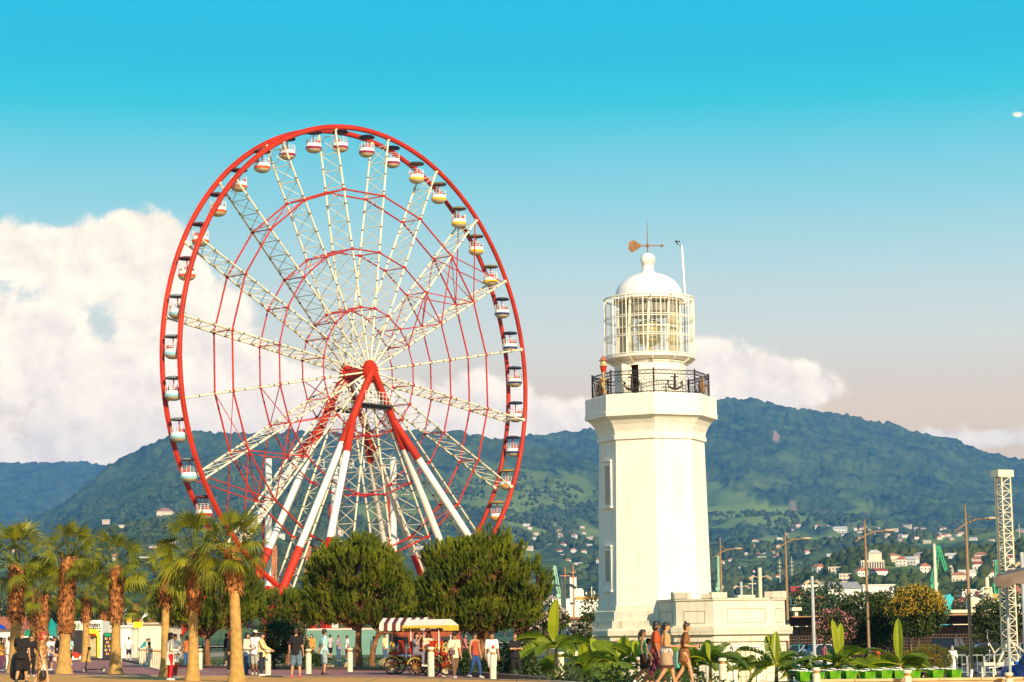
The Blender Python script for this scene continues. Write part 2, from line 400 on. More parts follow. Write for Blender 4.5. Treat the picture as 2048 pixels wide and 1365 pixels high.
r.color_ramp.elements[1].position = 0.64; r.color_ramp.elements[1].color = (0.125, 0.175, 0.05, 1)
a = t.nodes.new('ShaderNodeAttribute'); a.attribute_name = 'cover'
sp = t.nodes.new('ShaderNodeSeparateColor'); t.links.new(a.outputs['Color'], sp.inputs[0])
m1 = t.nodes.new('ShaderNodeMix'); m1.data_type = 'RGBA'; t.links.new(sp.outputs[0], m1.inputs[0]); t.links.new(r.outputs[0], m1.inputs[6]); m1.inputs[7].default_value = (0.23, 0.29, 0.055, 1)
m2 = t.nodes.new('ShaderNodeMix'); m2.data_type = 'RGBA'; t.links.new(sp.outputs[1], m2.inputs[0]); t.links.new(m1.outputs[2], m2.inputs[6]); m2.inputs[7].default_value = (0.36, 0.24, 0.15, 1)
t.links.new(m2.outputs[2], b.inputs['Base Color']); b.inputs['Roughness'].default_value = 0.95; b.inputs['Specular IOR Level'].default_value = 0.05
me.materials.append(m)
terr = bpy.data.objects.new('mountain_terrain', me); C.objects.link(terr); structure(terr)
terr['label'] = 'forested mountain slopes and green foothills behind the harbour'

def on_slope(px, py, ymin=600):
    """first point of the terrain seen at photo pixel px, py"""
    ys = np.geomspace(ymin, 10000, 900)
    h = terrain_h(np.full_like(ys, px), ys)
    p = H_ROW - (px - 1024) * 0.0122 - (h - CAM_Z) / ys * F_PX
    k = np.argmax(p <= py)
    if p[k] > py: return None
    return Vector(((px - 1024) / F_PX * ys[k] * 0.995, ys[k], h[k]))

# ------------------------------------------------------------------ ground sheets
def sheet(name, xs, ys, zf, m, label=None, keep=None):
    v = [(x, y, zf(x, y)) for y in ys for x in xs]; n = len(xs)
    f = [(j * n + i, j * n + i + 1, (j + 1) * n + i + 1, (j + 1) * n + i) for j in range(len(ys) - 1) for i in range(n - 1)]
    b = MB(); b.add(v, f); o = structure(b.build(name, m, smooth=True))
    if label: o['label'] = label
    return o
m_grass = mat('park_grass', (0.055, 0.085, 0.02), 0.95, 0.45, 0.6, col2=(0.10, 0.115, 0.03), bump=0.4, bscale=9)
m_pave = mat('warm_paving', (0.68, 0.315, 0.06), 0.85, 0.10, 1.2, bump=0.15, bscale=14)
m_lane = mat('red_cycle_asphalt', (0.34, 0.135, 0.11), 0.9, 0.12, 1.5)
m_kerb = mat('kerb_stone', (0.40, 0.30, 0.18), 0.85, 0.2, 3)
m_asph = mat('old_asphalt', (0.075, 0.07, 0.07), 0.9, 0.25, 1.5)
m_path = mat('garden_path', (0.32, 0.24, 0.16), 0.9, 0.2, 1.0)
def gbase(x, y): return slope_z(x) - 0.012 - 0.6 * smooth((y - 300) / 300)
gx = [-320, -220, -140, -90, -60, -40, -30, -24, -18, -14, -10] + [(-9 + 0.5 * i) for i in range(40)] + [12, 14, 18, 24, 30, 40, 60, 90, 140, 220, 320]
gy = [55, 60, 63, 66, 70, 75, 80, 85, 90, 95, 100, 110, 120, 140, 160, 190, 230, 280, 340, 420, 520, 640, 760]
sheet('park_ground', gx, gy, gbase, m_grass, 'short park grass stretching back to the harbour')
def pz(x): return -0.42 * smooth((x - 5.2) / 3.0)
b = MB()
top = [(x, edge_y(x)) for x in [-60, -45, -30, -22, -15, -8, -5, -2, 0, 1.2, 2.6, 4, 5, 6, 6.6, 7.2, 7.8, 8.3, 8.6, 20, 60]]
for (x0, y0), (x1, y1) in zip(top, top[1:]):
    z0_, z1_ = pz(x0), pz(x1); b.add([(x0, -6, z0_), (x1, -6, z1_), (x1, y1, z1_), (x0, y0, z0_)], [(0, 1, 2, 3)])
    b.add([(x0, y0, z0_), (x1, y1, z1_), (x1, y1, -1.5), (x0, y0, -1.5)], [(0, 1, 2, 3)])
tag(structure(b.build('pavement', m_pave)), 'sunlit beige promenade paving in the foreground')
b = MB()
for (x0, y0), (x1, y1) in zip(top, top[1:]):
    b.beam((x0, y0 - 0.16, pz(x0) + 0.012), (x1, y1 - 0.16, pz(x1) + 0.012), 0.3, 0.05)
structure(b.build('pavement_kerb', m_kerb))
lw = thing('low_wall', 'low cream wall edging the bed in front of the bicycles', 'wall', (8.6, 63.1, -0.6)); b = MB(); b.box((20, 0.2, 0.28), (40, 0.4, 0.56)); b.build('wall', mat('low_wall_stone', (0.52, 0.36, 0.17), 0.85, 0.15, 2), lw); b = MB()
for i in range(33): b.box((0.6 + i * 1.22, 0.2, 0.595), (1.2, 0.5, 0.07))
b.build('coping', mat('low_wall_coping', (0.58, 0.42, 0.20), 0.8, 0.12, 2), lw)
# paving joints are real slots of darker strip laid on the slabs
b = MB()
for i in range(26):
    y = 40 + i * 2.2
    b.add([(-40, y, 0.004), (5.1, y, 0.004), (5.1, y + 0.04, 0.004), (-40, y + 0.04, 0.004)], [(0, 1, 2, 3)])
for i in range(-13, 3):
    x = i * 2.4
    b.add([(x, 30, 0.005), (x + 0.04, 30, 0.005), (x + 0.04, edge_y(x) - 0.5, 0.005), (x, edge_y(x) - 0.5, 0.005)], [(0, 1, 2, 3)])
structure(b.build('paving_joint', mat('joint_dirt', (0.25, 0.16, 0.08), 0.95, 0.2)))
def onplane(px, py):
    p = W(px, py, 100); k = (0.0 - CAM_Z) / (p.z - CAM_Z)
    return (p.x * k, 100 * k)
def strip(name, near, far, m, dz, steps=40):
    b = MB(); rowsv = []
    for i in range(steps + 1):
        q = i / steps
        def ip(P):
            s = q * (len(P) - 1); k = min(int(s), len(P) - 2); f = s - k
            return (P[k][0] + (P[k + 1][0] - P[k][0]) * f, P[k][1] + (P[k + 1][1] - P[k][1]) * f)
        rowsv.append((ip(near), ip(far)))
    for (a, c) in rowsv:
        for k in range(5):
            x = a[0] + (c[0] - a[0]) * k / 4; y = a[1] + (c[1] - a[1]) * k / 4
            b.v.append((x, y, (max(gbase(x, y), -2)) + dz))
    for i in range(steps):
        for k in range(4): b.f.append([i * 5 + k, (i + 1) * 5 + k, (i + 1) * 5 + k + 1, i * 5 + k + 1]); b.mi.append(0)
    return structure(b.build(name, m))
NEAR = [(x, edge_y(x) + 0.02) for x in (-34, -27, -22, -17, -13, -9, -6, -3, -1, 0.8, 2)]
FAR = [onplane(p, q) for p, q in ((-420, 1324), (-200, 1322), (0, 1320), (140, 1319), (240, 1322), (300, 1333), (420, 1338), (560, 1340), (700, 1341), (860, 1344))] + [(2.6, 72)]
strip('cycle_lane', NEAR, FAR, m_lane, 0.030)
b = MB()
for (x0, y0), (x1, y1) in zip(FAR, FAR[1:]):
    b.beam((x0, y0, gbase(x0, y0) + 0.05), (x1, y1, gbase(x1, y1) + 0.05), 0.28, 0.22)
tag(structure(b.build('lane_kerb', mat('dark_kerb', (0.16, 0.11, 0.08), 0.9, 0.2)) ), 'low dark kerb between the red lane and the park')
b = MB()
L1 = [onplane(245, 1325), onplane(285, 1334), onplane(330, 1341), onplane(420, 1345)]
for (x0, y0), (x1, y1) in zip(L1, L1[1:]):
    b.add([(x0, y0, gbase(x0, y0) + .036), (x1, y1, gbase(x1, y1) + .036), (x1, y1 + .35, gbase(x1, y1) + .036), (x0, y0 + .35, gbase(x0, y0) + .036)], [(0, 1, 2, 3)])
structure(b.build('lane_marking', mat('road_paint', (0.62, 0.55, 0.45), 0.8, 0.2)))
# plaza behind the palms, paths in the park, the car park on the right
def flat(name, poly, m, dz=0.016):
    b = MB(); pts = []
    for i, p in enumerate(poly):
        q = poly[(i + 1) % len(poly)]
        for k in range(6): pts.append((p[0] + (q[0] - p[0]) * k / 6, p[1] + (q[1] - p[1]) * k / 6))
    b.add([(x, y, gbase(x, y) + dz) for x, y in pts], [tuple(range(len(pts)))])
    return structure(b.build(name, m))
flat('plaza', [(-70, 165), (-26, 158), (-24, 250), (-80, 250)], m_path, 0.020)
flat('garden_path', [(-20, 118), (-4, 112), (-4, 121), (-20, 128)], m_path, 0.020)
strip('car_park', [(22, 112), (30, 111), (45, 110), (90, 110)], [(34, 215), (45, 215), (70, 215), (160, 215)], m_asph, 0.03)
strip('service_road', [(12, 92), (18, 96), (24, 101), (40, 104)], [(14, 111), (20, 111), (26, 111), (46, 110)], mat('grey_road', (0.19, 0.165, 0.165), 0.9, 0.15), 0.02)
b = MB(); b.add([(-30, 470, -1.35), (160, 470, -1.35), (260, 900, -1.35), (-60, 900, -1.35)], [(0, 1, 2, 3)])
structure(b.build('harbour_water', mat('harbour_water', (0.04, 0.09, 0.12), 0.12, 0.2, 0.05)))
# ------------------------------------------------------------------ the big wheel
WX, WY, WZ = -23.23, 322.9, 41.27
WYAW, WPH, WN, HN = 0.8708, -0.1848, 1.78, 2.36
WR = 37.0
m_red = mat('wheel_red_paint', (0.44, 0.027, 0.004), 0.5, 0.22, 0.25, spec=0.2)
m_dred = mat('tie_red_paint', (0.40, 0.022, 0.018), 0.5, 0.15, 0.3)
m_cream = mat('wheel_cream_paint', (0.70, 0.63, 0.47), 0.5, 0.12, 0.4)
m_wht = mat('wheel_white_paint', (0.80, 0.77, 0.70), 0.45, 0.06, 0.3)
m_bolt_ = mat('flange_rust', (0.13, 0.075, 0.05), 0.7, 0.2, 1.0)
m_dark = mat('dark_steel', (0.05, 0.045, 0.045), 0.6, 0.2, 1.0)
# local axes of the wheel: x along the wheel plane, y along the axle (away from the viewer), z up
wheel = thing('ferris_wheel', 'huge red and white Ferris wheel standing behind the pines', 'ferris wheel', (WX, WY, 0), WYAW)
def wp(a, r, n): return Vector((r * math.sin(a), -n, WZ + r * math.cos(a)))
NS = 20
def sa(i): return WPH + i * 2 * math.pi / NS
for s in (1, -1):
    b = MB(); K = 160
    b.tube([wp(2 * math.pi * k / K, WR + 0.15, s * (WN + 0.05)) for k in range(K)], 0.355, 12, closed=True)
    b.tube([wp(2 * math.pi * k / K, WR + 0.55, s * (WN + 0.05)) for k in range(K)], 0.07, 5, closed=True)
    b.build('rim', m_red, wheel, True)
for i in range(NS):
    a = sa(i); b = MB()
    fr = lambda r, s: wp(a, r, s * (HN + (WN - HN) * (r / WR)))
    # small knuckle plates where chords meet the rim
    for s in (1, -1):
        b.cyl(fr(1.0, s), fr(WR - 0.2, s), 0.14, 0.16, 7)
        b.ball(fr(WR - 0.1, s), 0.36, 8, 6)
        for k in range(2, 13):
            r = WR * k / 13
            b.cyl(fr(r - 0.10, s), fr(r + 0.10, s), 0.19, 0.19, 7, mi=1)
    NP = 12; r0 = 5.0
    for k in range(NP + 1):
        r = r0 + (WR - 1.0 - r0) * k / NP
        b.beam(fr(r, 1), fr(r, -1), 0.11, 0.11)
        if k < NP:
            r2 = r0 + (WR - 1.0 - r0) * (k + 1) / NP
            b.beam(fr(r, 1), fr(r2, -1), 0.09, 0.09); b.beam(fr(r, -1), fr(r2, 1), 0.09, 0.09)
    b.build('spoke', [m_cream, m_bolt_], wheel, 'auto')
for rf, rad in ((0.75, 0.135), (0.505, 0.12), (0.265, 0.10)):
    b = MB(); r = WR * rf; n = HN + (WN - HN) * rf
    for i in range(NS):
        a0, a1 = sa(i), sa(i + 1)
        for s in (1, -1):
            b.cyl(wp(a0, r, s * n), wp(a1, r, s * n), rad, rad, 7)
            b.ball(wp(a0, r, s * n), 0.30, 8, 6)
        b.beam(wp(a0, r, n), wp(a0, r, -n), 0.14, 0.14)
        if i in (18, 19, 3, 13, 14, 8):
            b.beam(wp(a0, r, n), wp(a1, r, -n), 0.11, 0.11); b.beam(wp(a0, r, -n), wp(a1, r, n), 0.11, 0.11)
    b.build('tie_ring', m_dred if rf < 0.7 else m_red, wheel, True)
for i in (3, 13):                                      # two braced bays
    b = MB()
    for rf0, rf1 in ((0.265, 0.505), (0.505, 0.75), (0.75, 0.985)):
        for s in (1, -1):
            n0 = HN + (WN - HN) * rf0; n1 = HN + (WN - HN) * rf1
            b.beam(wp(sa(i), WR * rf0, s * n0), wp(sa(i + 1), WR * rf1, s * n1), 0.13, 0.13)
            b.beam(wp(sa(i + 1), WR * rf0, s * n0), wp(sa(i), WR * rf1, s * n1), 0.13, 0.13)
    b.build('bay_brace', m_red, wheel)
b = MB()
b.cyl((0, -3.0, WZ), (0, 3.0, WZ), 0.85, 0.85, 24)
for s in (1, -1):
    b.cyl((0, s * 2.05, WZ), (0, s * 2.75, WZ), 1.35, 1.35, 28)
    b.cyl((0, s * 2.75, WZ), (0, s * 3.25, WZ), 0.95, 0.8, 24)
    for i in range(NS):
        p = wp(sa(i), 1.25, s * 2.4); q = wp(sa(i), 1.75, s * 2.36)
        b.beam(p, q, 0.28, 0.28)
b.build('hub', m_red, wheel, 'auto')
# four main legs and their splayed struts, red at the top and at the foot
def leg(foot, top, z_hi, z_lo, r):
    foot, top = Vector(foot), Vector(top); d = (top - foot)
    at = lambda z: foot + d * ((z - foot.z) / d.z)
    b = MB()
    b.cyl(top, at(z_hi), r * 0.92, r * 1.12, 14, mi=0); b.cyl(at(z_hi), at(z_lo), r, r, 14, mi=1); b.cyl(at(z_lo), foot, r * 1.12, r * 1.12, 14, mi=0)
    side = d.cross(Vector((0, 0, 1))).normalized() * (r + 0.22)
    for k in range(60):                                  # rungs of the climbing ladder
        p = at(z_lo + (z_hi - z_lo) * k / 60) + side * 1.0
        b.beam(p - side * 0.25, p + side * 0.25, 0.07, 0.07, mi=2)
    b.cyl(foot + Vector((0, 0, -1.0)), foot + Vector((0, 0, -2.0)), r * 2, r * 2.2, 14, mi=2)
    return b.build('support_leg', [m_red, m_wht, m_dark], wheel, 'auto')
for sx in (-1, 1):
    for sy in (-1, 1):                                   # -1 is the near side of the axle
        apex = Vector((sx * 0.35, sy * 2.95, WZ - 0.2)); foot = Vector((sx * 23, sy * 3.3, 1.2))
        leg(foot, apex, 30.0, 14.4, 0.56)
        spl = apex + (foot - apex) * ((WZ - 34.5) / (WZ - 1.2))
        leg((sx * 24, sy * 14, 1.2), spl, 28.4, 15.4, 0.54)
        b = MB(); p = apex + (foot - apex) * 0.285; q = spl + (Vector((sx * 24, sy * 14, 1.2)) - spl) * 0.135
        b.cyl(p, q, 0.3, 0.3, 8); b.build('leg_tie', m_red, wheel, True)
for sy in (-1, 1):                                       # service balconies under the axle
    b = MB(); z = WZ - 5.2; y0 = sy * 3.4
    b.box((0, y0, z), (6.2, 1.9, 0.22), mi=0); b.box((0, y0, z - 0.35), (5.4, 0.3, 0.5), mi=0)
    for k in range(9):
        x = -3.0 + k * 0.75; b.beam((x, y0 + sy * 0.9, z), (x, y0 + sy * 0.9, z + 1.9), 0.06, 0.06, mi=1)
    for h in (0.65, 1.3, 1.9): b.beam((-3, y0 + sy * 0.9, z + h), (3, y0 + sy * 0.9, z + h), 0.06, 0.06, mi=1)
    b.build('service_balcony', [m_dark, m_wht], wheel)
# loading station at the foot of the wheel
b = MB()
for sy in (-1, 1):
    b.box((0, sy * 5.2, 5.2), (40, 0.7, 0.9)); b.box((-12, sy * 5.0, 2.6), (1.0, 1.0, 5.2)); b.box((12, sy * 5.0, 2.6), (1.0, 1.0, 5.2))
    b.beam((-23, sy * 4.4, 8.6), (-13, sy * 4.4, 5.0), 0.6, 0.7); b.beam((23, sy * 4.4, 8.6), (13, sy * 4.4, 5.0), 0.6, 0.7)
b.box((0, 0, 1.5), (30, 12, 3.0)); b.box((-17, -3, 6.6), (7, 2.6, 2.2)); b.box((-21.5, -1.5, 8.0), (5, 5, 0.5))
b.build('loading_station', m_red, wheel)
wheel['label'] = 'huge red and white Ferris wheel standing behind the pines'
# gondolas: canopy, post, bowl with a coloured band, seats and rails
BANDS = {'maroon': ((0.24, 0.012, 0.07), 'maroon', (0.05, 0.02, 0.035)), 'yellow': ((0.78, 0.48, 0.02), 'yellow', (0.20, 0.15, 0.05)), 'navy': ((0.012, 0.035, 0.13), 'navy blue', (0.02, 0.025, 0.05)),
         'amber': ((0.75, 0.30, 0.03), 'amber', (0.36, 0.22, 0.06)), 'orange': ((0.62, 0.09, 0.012), 'orange red', (0.10, 0.02, 0.02)), 'azure': ((0.25, 0.55, 0.66), 'pale blue', (0.16, 0.2, 0.2)), 'red': ((0.50, 0.02, 0.012), 'red', (0.12, 0.02, 0.02))}
m_bowl = mat('bowl_ivory', (0.62, 0.50, 0.30), 0.5, 0.15, 1.0); m_rail = mat('rail_white', (0.80, 0.79, 0.77), 0.5, 0.05)
m_seat = mat('gondola_seat_red', (0.42, 0.03, 0.02), 0.6, 0.2)
m_post = mat('gondola_post_red', (0.42, 0.03, 0.035), 0.5, 0.1)
def gondola_proto(key):
    col, nm, can = BANDS[key]
    t = thing('gondola', 'round gondola with a %s band under its canopy' % nm, 'gondola')
    mb = mat('band_' + nm.replace(' ', '_'), col, 0.4, 0.08, 1.0); mc = mat('canopy_' + nm.replace(' ', '_'), can, 0.6, 0.15, 1.0)
    b = MB(); b.lathe([(0.01, 0.32), (0.5, 0.30), (1.15, 0.2), (1.36, 0.05), (1.36, -0.06), (1.28, -0.12), (0.01, -0.06)], 24); b.build('canopy', mc, t, 'auto')
    b = MB(); b.cyl((0, 0, -0.05), (0, 0, -2.7), 0.10, 0.10, 8); b.build('post', m_post, t, True)
    b = MB()
    b.lathe([(0.02, -3.28), (0.6, -3.22), (1.05, -3.03), (1.3, -2.74)], 28, mi=0, closed=False)
    b.lathe([(1.3, -2.74), (1.36, -2.6), (1.36, -2.36)], 28, mi=1, closed=False)
    b.lathe([(1.36, -2.36), (1.33, -2.34), (1.28, -1.86), (1.22, -1.86), (1.22, -2.6), (0.02, -2.6)], 28, mi=2, closed=False)
    b.build('bowl', [m_bowl, mb, m_rail], t, 'auto')
    b = MB()
    for k in range(14):
        a = 2 * math.pi * k / 14
        if k in (4, 5, 11, 12): continue
        b.cyl((1.25 * math.cos(a), 1.25 * math.sin(a), -1.9), (1.25 * math.cos(a), 1.25 * math.sin(a), -0.98), 0.034, 0.034, 5)
    for z in (-1.6, -1.3, -1.0): b.tube([(1.25 * math.cos(2 * math.pi * k / 24), 1.25 * math.sin(2 * math.pi * k / 24), z) for k in range(24)], 0.018, 4, closed=True)
    b.build('railing', m_rail, t)
    for a in (0.4, 2.5, 4.6):
        b = MB(); d = Vector((math.cos(a), math.sin(a), 0))
        b.box(d * 0.85 + Vector((0, 0, -2.05)), (0.6, 0.8, 0.14), Matrix.Rotation(a, 3, 'Z')); b.box(d * 1.12 + Vector((0, 0, -1.75)), (0.10, 0.8, 0.7), Matrix.Rotation(a, 3, 'Z'))
        b.build('seat', m_seat, t)
    for q in children(t): q.scale = (.90, .90, .96)
    return t
GP = [  # photo position of each gondola bowl, its band colour and what singles it out
    ((572, 303), 'maroon', 'maroon banded gondola carrying several riders, first left of the wheel top'),
    ((625, 293), 'maroon', 'empty maroon banded gondola hanging just left of the topmost spoke'),
    ((680, 292), 'maroon', 'maroon banded gondola hanging just right of the topmost spoke'),
    ((733, 300), 'maroon', 'maroon banded gondola with two riders right of the wheel top'),
    ((786, 323), 'maroon', 'last maroon banded gondola before the yellow ones on the right'),
    ((833, 355), 'yellow', 'uppermost yellow banded gondola, two riders leaning at its rail'),
    ((880, 397), 'yellow', 'second yellow banded gondola down from the wheel top on the right'),
    ((919, 444), 'yellow', 'third yellow banded gondola down, just above a spoke end'),
    ((955, 499), 'yellow', 'fourth yellow banded gondola down on the upper right rim'),
    ((984, 562), 'yellow', 'lowest yellow banded gondola, beside the spoke above the navy ones'),
    ((1007, 629), 'navy', 'uppermost navy banded gondola on the right rim'),
    ((1024, 692), 'navy', 'navy banded gondola with orange riders at the rightmost high spoke'),
    ((1031, 769), 'navy', 'third navy banded gondola, level with the hub on the right rim'),
    ((1032, 838), 'navy', 'fourth navy banded gondola, behind the end of a lower right spoke'),
    ((1027, 908), 'navy', 'lowest navy banded gondola against the dark mountain'),
    ((1017, 971), 'amber', 'amber banded gondola above the lowest one on the right rim'),
    ((997, 1036), 'amber', 'lowest amber banded gondola just over the right pine'),
    ((522, 334), 'orange', 'uppermost orange red banded gondola on the left of the wheel'),
    ((477, 371), 'orange', 'second orange red banded gondola from the top on the left'),
    ((434, 422), 'orange', 'third orange red banded gondola from the top on the left'),
    ((400, 484), 'orange', 'orange red banded gondola with riders hidden by the left rim'),
    ((370, 550), 'orange', 'lowest orange red banded gondola in front of the big cloud'),
    ((347, 629), 'azure', 'uppermost pale blue banded gondola with one dark rider'),
    ((340, 708), 'azure', 'empty pale blue banded gondola level with the wheel hub'),
    ((341, 792), 'azure', 'pale blue banded gondola with a rider on its right side'),
    ((353, 876), 'azure', 'pale blue banded gondola in front of the cloud foot'),
    ((375, 953), 'azure', 'lowest pale blue banded gondola over the left mountain ridge'),
    ((405, 1030), 'red', 'red banded gondola just above the palm crowns'),
]
gproto = {}; gkids = {}
_yw = Matrix.Rotation(WYAW, 3, 'Z')
slot = []
for k in range(40):
    p = _yw @ wp(WPH + (k + 0.5) * 2 * math.pi / 40, WR - 0.2, 0) + Vector((WX, WY, 0)); slot.append(p)
def to_px(p):
    x, y, z = p.x, p.y, p.z - CAM_Z
    d = y * _ct + z * _st; v = -y * _st + z * _ct
    a, bb = F_PX * x / d, F_PX * v / d
    return (1024 + a * _c - bb * _s, 682.5 - (a * _s + bb * _c))
GONDOLA_AT = {}
for (px, py), key, lab in GP:
    best = min(range(40), key=lambda k: (to_px(slot[k] + Vector((0, 0, -2.4)))[0] - px) ** 2 + (to_px(slot[k] + Vector((0, 0, -2.4)))[1] - py) ** 2)
    if best in GONDOLA_AT: continue
    if key not in gproto:
        o = gproto[key] = gondola_proto(key); gkids[key] = children(o); o.location = slot[best]; o.rotation_euler = (0, 0, rng.random() * 6)
        tag(o, lab, 'gondola', 'gondolas hanging round the Ferris wheel')
    else:
        o = copy_tree(gproto[key], slot[best], rng.random() * 6, lab, 'gondolas hanging round the Ferris wheel', kids=gkids[key])
    GONDOLA_AT[best] = (px, py); 
# masts of the swing ride behind the wheel, the sign hung between them seen from its back
def mast(px, ytop, d, lab):
    p = W(px, ytop, d); base = ground(p.x, d) - 1.0
    t = thing('steel_mast', lab, 'mast', (p.x, d, base), 0, 'masts of the ride behind the wheel'); h = p.z - base
    b = MB(); b.cyl((0, 0, 0), (0, 0, h), 0.62, 0.55, 12); b.build('pole', m_wht, t, True)
    b = MB(); b.beam((-0.75, 0, 0.5), (-0.75, 0, h * 0.8), 0.16, 0.3); b.build('cable_duct', m_red, t)
    b = MB()
    for ex, ey in ((-9, 4), (9, 5), (4, -7)): b.cyl((0, 0, h - 0.5), (ex, ey, 0.2), 0.05, 0.05, 4)
    b.build('guy_cable', m_dark, t)
mast(537, 918, 352, 'leftmost white mast of the ride behind the wheel')
mast(669, 936, 352, 'middle white mast of the ride behind the wheel')
mast(786, 915, 352, 'rightmost white mast of the ride behind the wheel')
t = thing('letter_frame', 'thin pale frame of reversed letters strung between masts', 'sign', (0, 0, 0)); b = MB()
p0, p1 = W(600, 921, 352), W(786, 917, 352); q0, q1 = W(600, 939, 352), W(786, 935, 352)
b.beam(p0, p1, 0.12, 0.12); b.beam(q0, q1, 0.12, 0.12); b.build('frame_rail', m_wht, t)
def letters(txt, px, py, h, d, m, parent, mirror=False, thick=0.08, name='lettering', rz=0.0, bold=0.0):
    cu = bpy.data.curves.new(name, 'FONT'); cu.body = txt; cu.size = h; cu.align_x = 'CENTER'; cu.align_y = 'CENTER'; cu.extrude = thick; cu.offset = bold
    o = bpy.data.objects.new(name, cu); C.objects.link(o)
    dg = bpy.context.evaluated_depsgraph_get(); me = bpy.data.meshes.new_from_object(o.evaluated_get(dg)); bpy.data.objects.remove(o)
    o = bpy.data.objects.new(name, me); C.objects.link(o); me.materials.clear(); me.materials.append(m)
    o.location = W(px, py, d) if px is not None else (0, 0, 0); o.rotation_euler = (math.pi / 2, 0, rz)
    if mirror: o.scale = (-1, 1, 1)
    o.parent = parent
    return o
for txt, px in (('R', 629), ('I', 648), ('L', 679), ('B', 703), ('J', 728)): letters(txt, px, 929, 1.9, 352, m_rail, t, True)
# ------------------------------------------------------------------ the lighthouse
m_lime = mat('white_limewash', (0.77, 0.725, 0.64), 0.85, 0.035, 0.35, bump=0.12, bscale=5)
def stained(name, base, stain):
    m = mat(name, base, 0.88, 0.05, 0.5, bump=0.2, bscale=6); t = m.node_tree
    co = t.nodes.new('ShaderNodeTexCoord'); mp = t.nodes.new('ShaderNodeMapping'); mp.inputs['Scale'].default_value = (2.6, 2.6, 0.35)
    t.links.new(co.outputs['Object'], mp.inputs[0]); n = t.nodes.new('ShaderNodeTexNoise'); n.inputs['Scale'].default_value = 1.1; n.inputs['Detail'].default_value = 6; n.inputs['Roughness'].default_value = 0.7
    t.links.new(mp.outputs[0], n.inputs['Vector'])
    r = t.nodes.new('ShaderNodeValToRGB'); r.color_ramp.elements[0].position = 0.52; r.color_ramp.elements[1].position = 0.78; t.links.new(n.outputs[0], r.inputs[0])
    mx = t.nodes.new('ShaderNodeMix'); mx.data_type = 'RGBA'; b = t.nodes['Principled BSDF']; src = b.inputs['Base Color'].links[0].from_socket
    t.links.new(r.outputs[0], mx.inputs[0]); t.links.new(src, mx.inputs[6]); mx.inputs[7].default_value = (*stain, 1); t.links.new(mx.outputs[2], b.inputs['Base Color'])
    return m
m_stain = stained('weathered_cornice', (0.68, 0.60, 0.46), (0.30, 0.23, 0.14))
m_plast = stained('base_plaster', (0.72, 0.65, 0.52), (0.52, 0.42, 0.28))
m_tower = stained('tower_plaster', (0.76, 0.72, 0.64), (0.62, 0.555, 0.45))
m_iron = mat('black_wrought_iron', (0.025, 0.018, 0.015), 0.55, 0.3, 3)
m_cage = mat('cage_cream_paint', (0.78, 0.73, 0.61), 0.5, 0.08)
m_metalw = mat('dome_white_metal', (0.81, 0.775, 0.73), 0.42, 0.04, 0.6)
m_rust = mat('rusty_copper', (0.22, 0.105, 0.035), 0.6, 0.3, 4)
LX, LY = W(1310, 1200, 112).x, 112.0
LZ = -0.95
lh = thing('lighthouse', 'tall white octagonal lighthouse with domed lantern room', 'lighthouse', (LX, LY, 0), 0)
PH8 = R_(22)                                            # the front right face looks 22 degrees to the right
def corner(k): return R_(-90 - 22.5) + PH8 + k * math.pi / 4     # corners either side of the face k-1 .. k
def octo(r): return [(r * math.cos(corner(k)), r * math.sin(corner(k))) for k in range(8)]
def octo_lathe(b, prof, mi=0):
    vs = []
    for r, z in prof: vs += [(x, y, z) for x, y in octo(r)]
    fs = []
    for i in range(len(prof) - 1):
        fs += [(i * 8 + j, i * 8 + (j + 1) % 8, (i + 1) * 8 + (j + 1) % 8, (i + 1) * 8 + j) for j in range(8)]
    fs.append(tuple(range(7, -1, -1))); fs.append(tuple((len(prof) - 1) * 8 + j for j in range(8)))
    b.add(vs, fs, mi)
b = MB(); octo_lathe(b, [(2.93, 2.85), (2.75, 11.30)]); b.build('tower_shaft', m_tower, lh)
b = MB(); octo_lathe(b, [(3.12, 2.1), (3.12, 2.58), (3.0, 2.62), (2.99, 2.85)]); b.build('shaft_plinth', m_plast, lh)
b = MB(); octo_lathe(b, [(3.28, 1.72), (3.28, 2.1)]); b.build('shaft_step', m_stain, lh)
b = MB(); octo_lathe(b, [(2.77, 11.30), (2.86, 11.34), (2.86, 11.55), (2.80, 11.58), (2.84, 11.78), (2.98, 12.1), (3.17, 12.35), (3.34, 12.48), (3.46, 12.50), (3.48, 12.74), (3.44, 12.77), (3.44, 13.58), (3.40, 13.62)]); b.build('gallery_cornice', m_tower, lh)
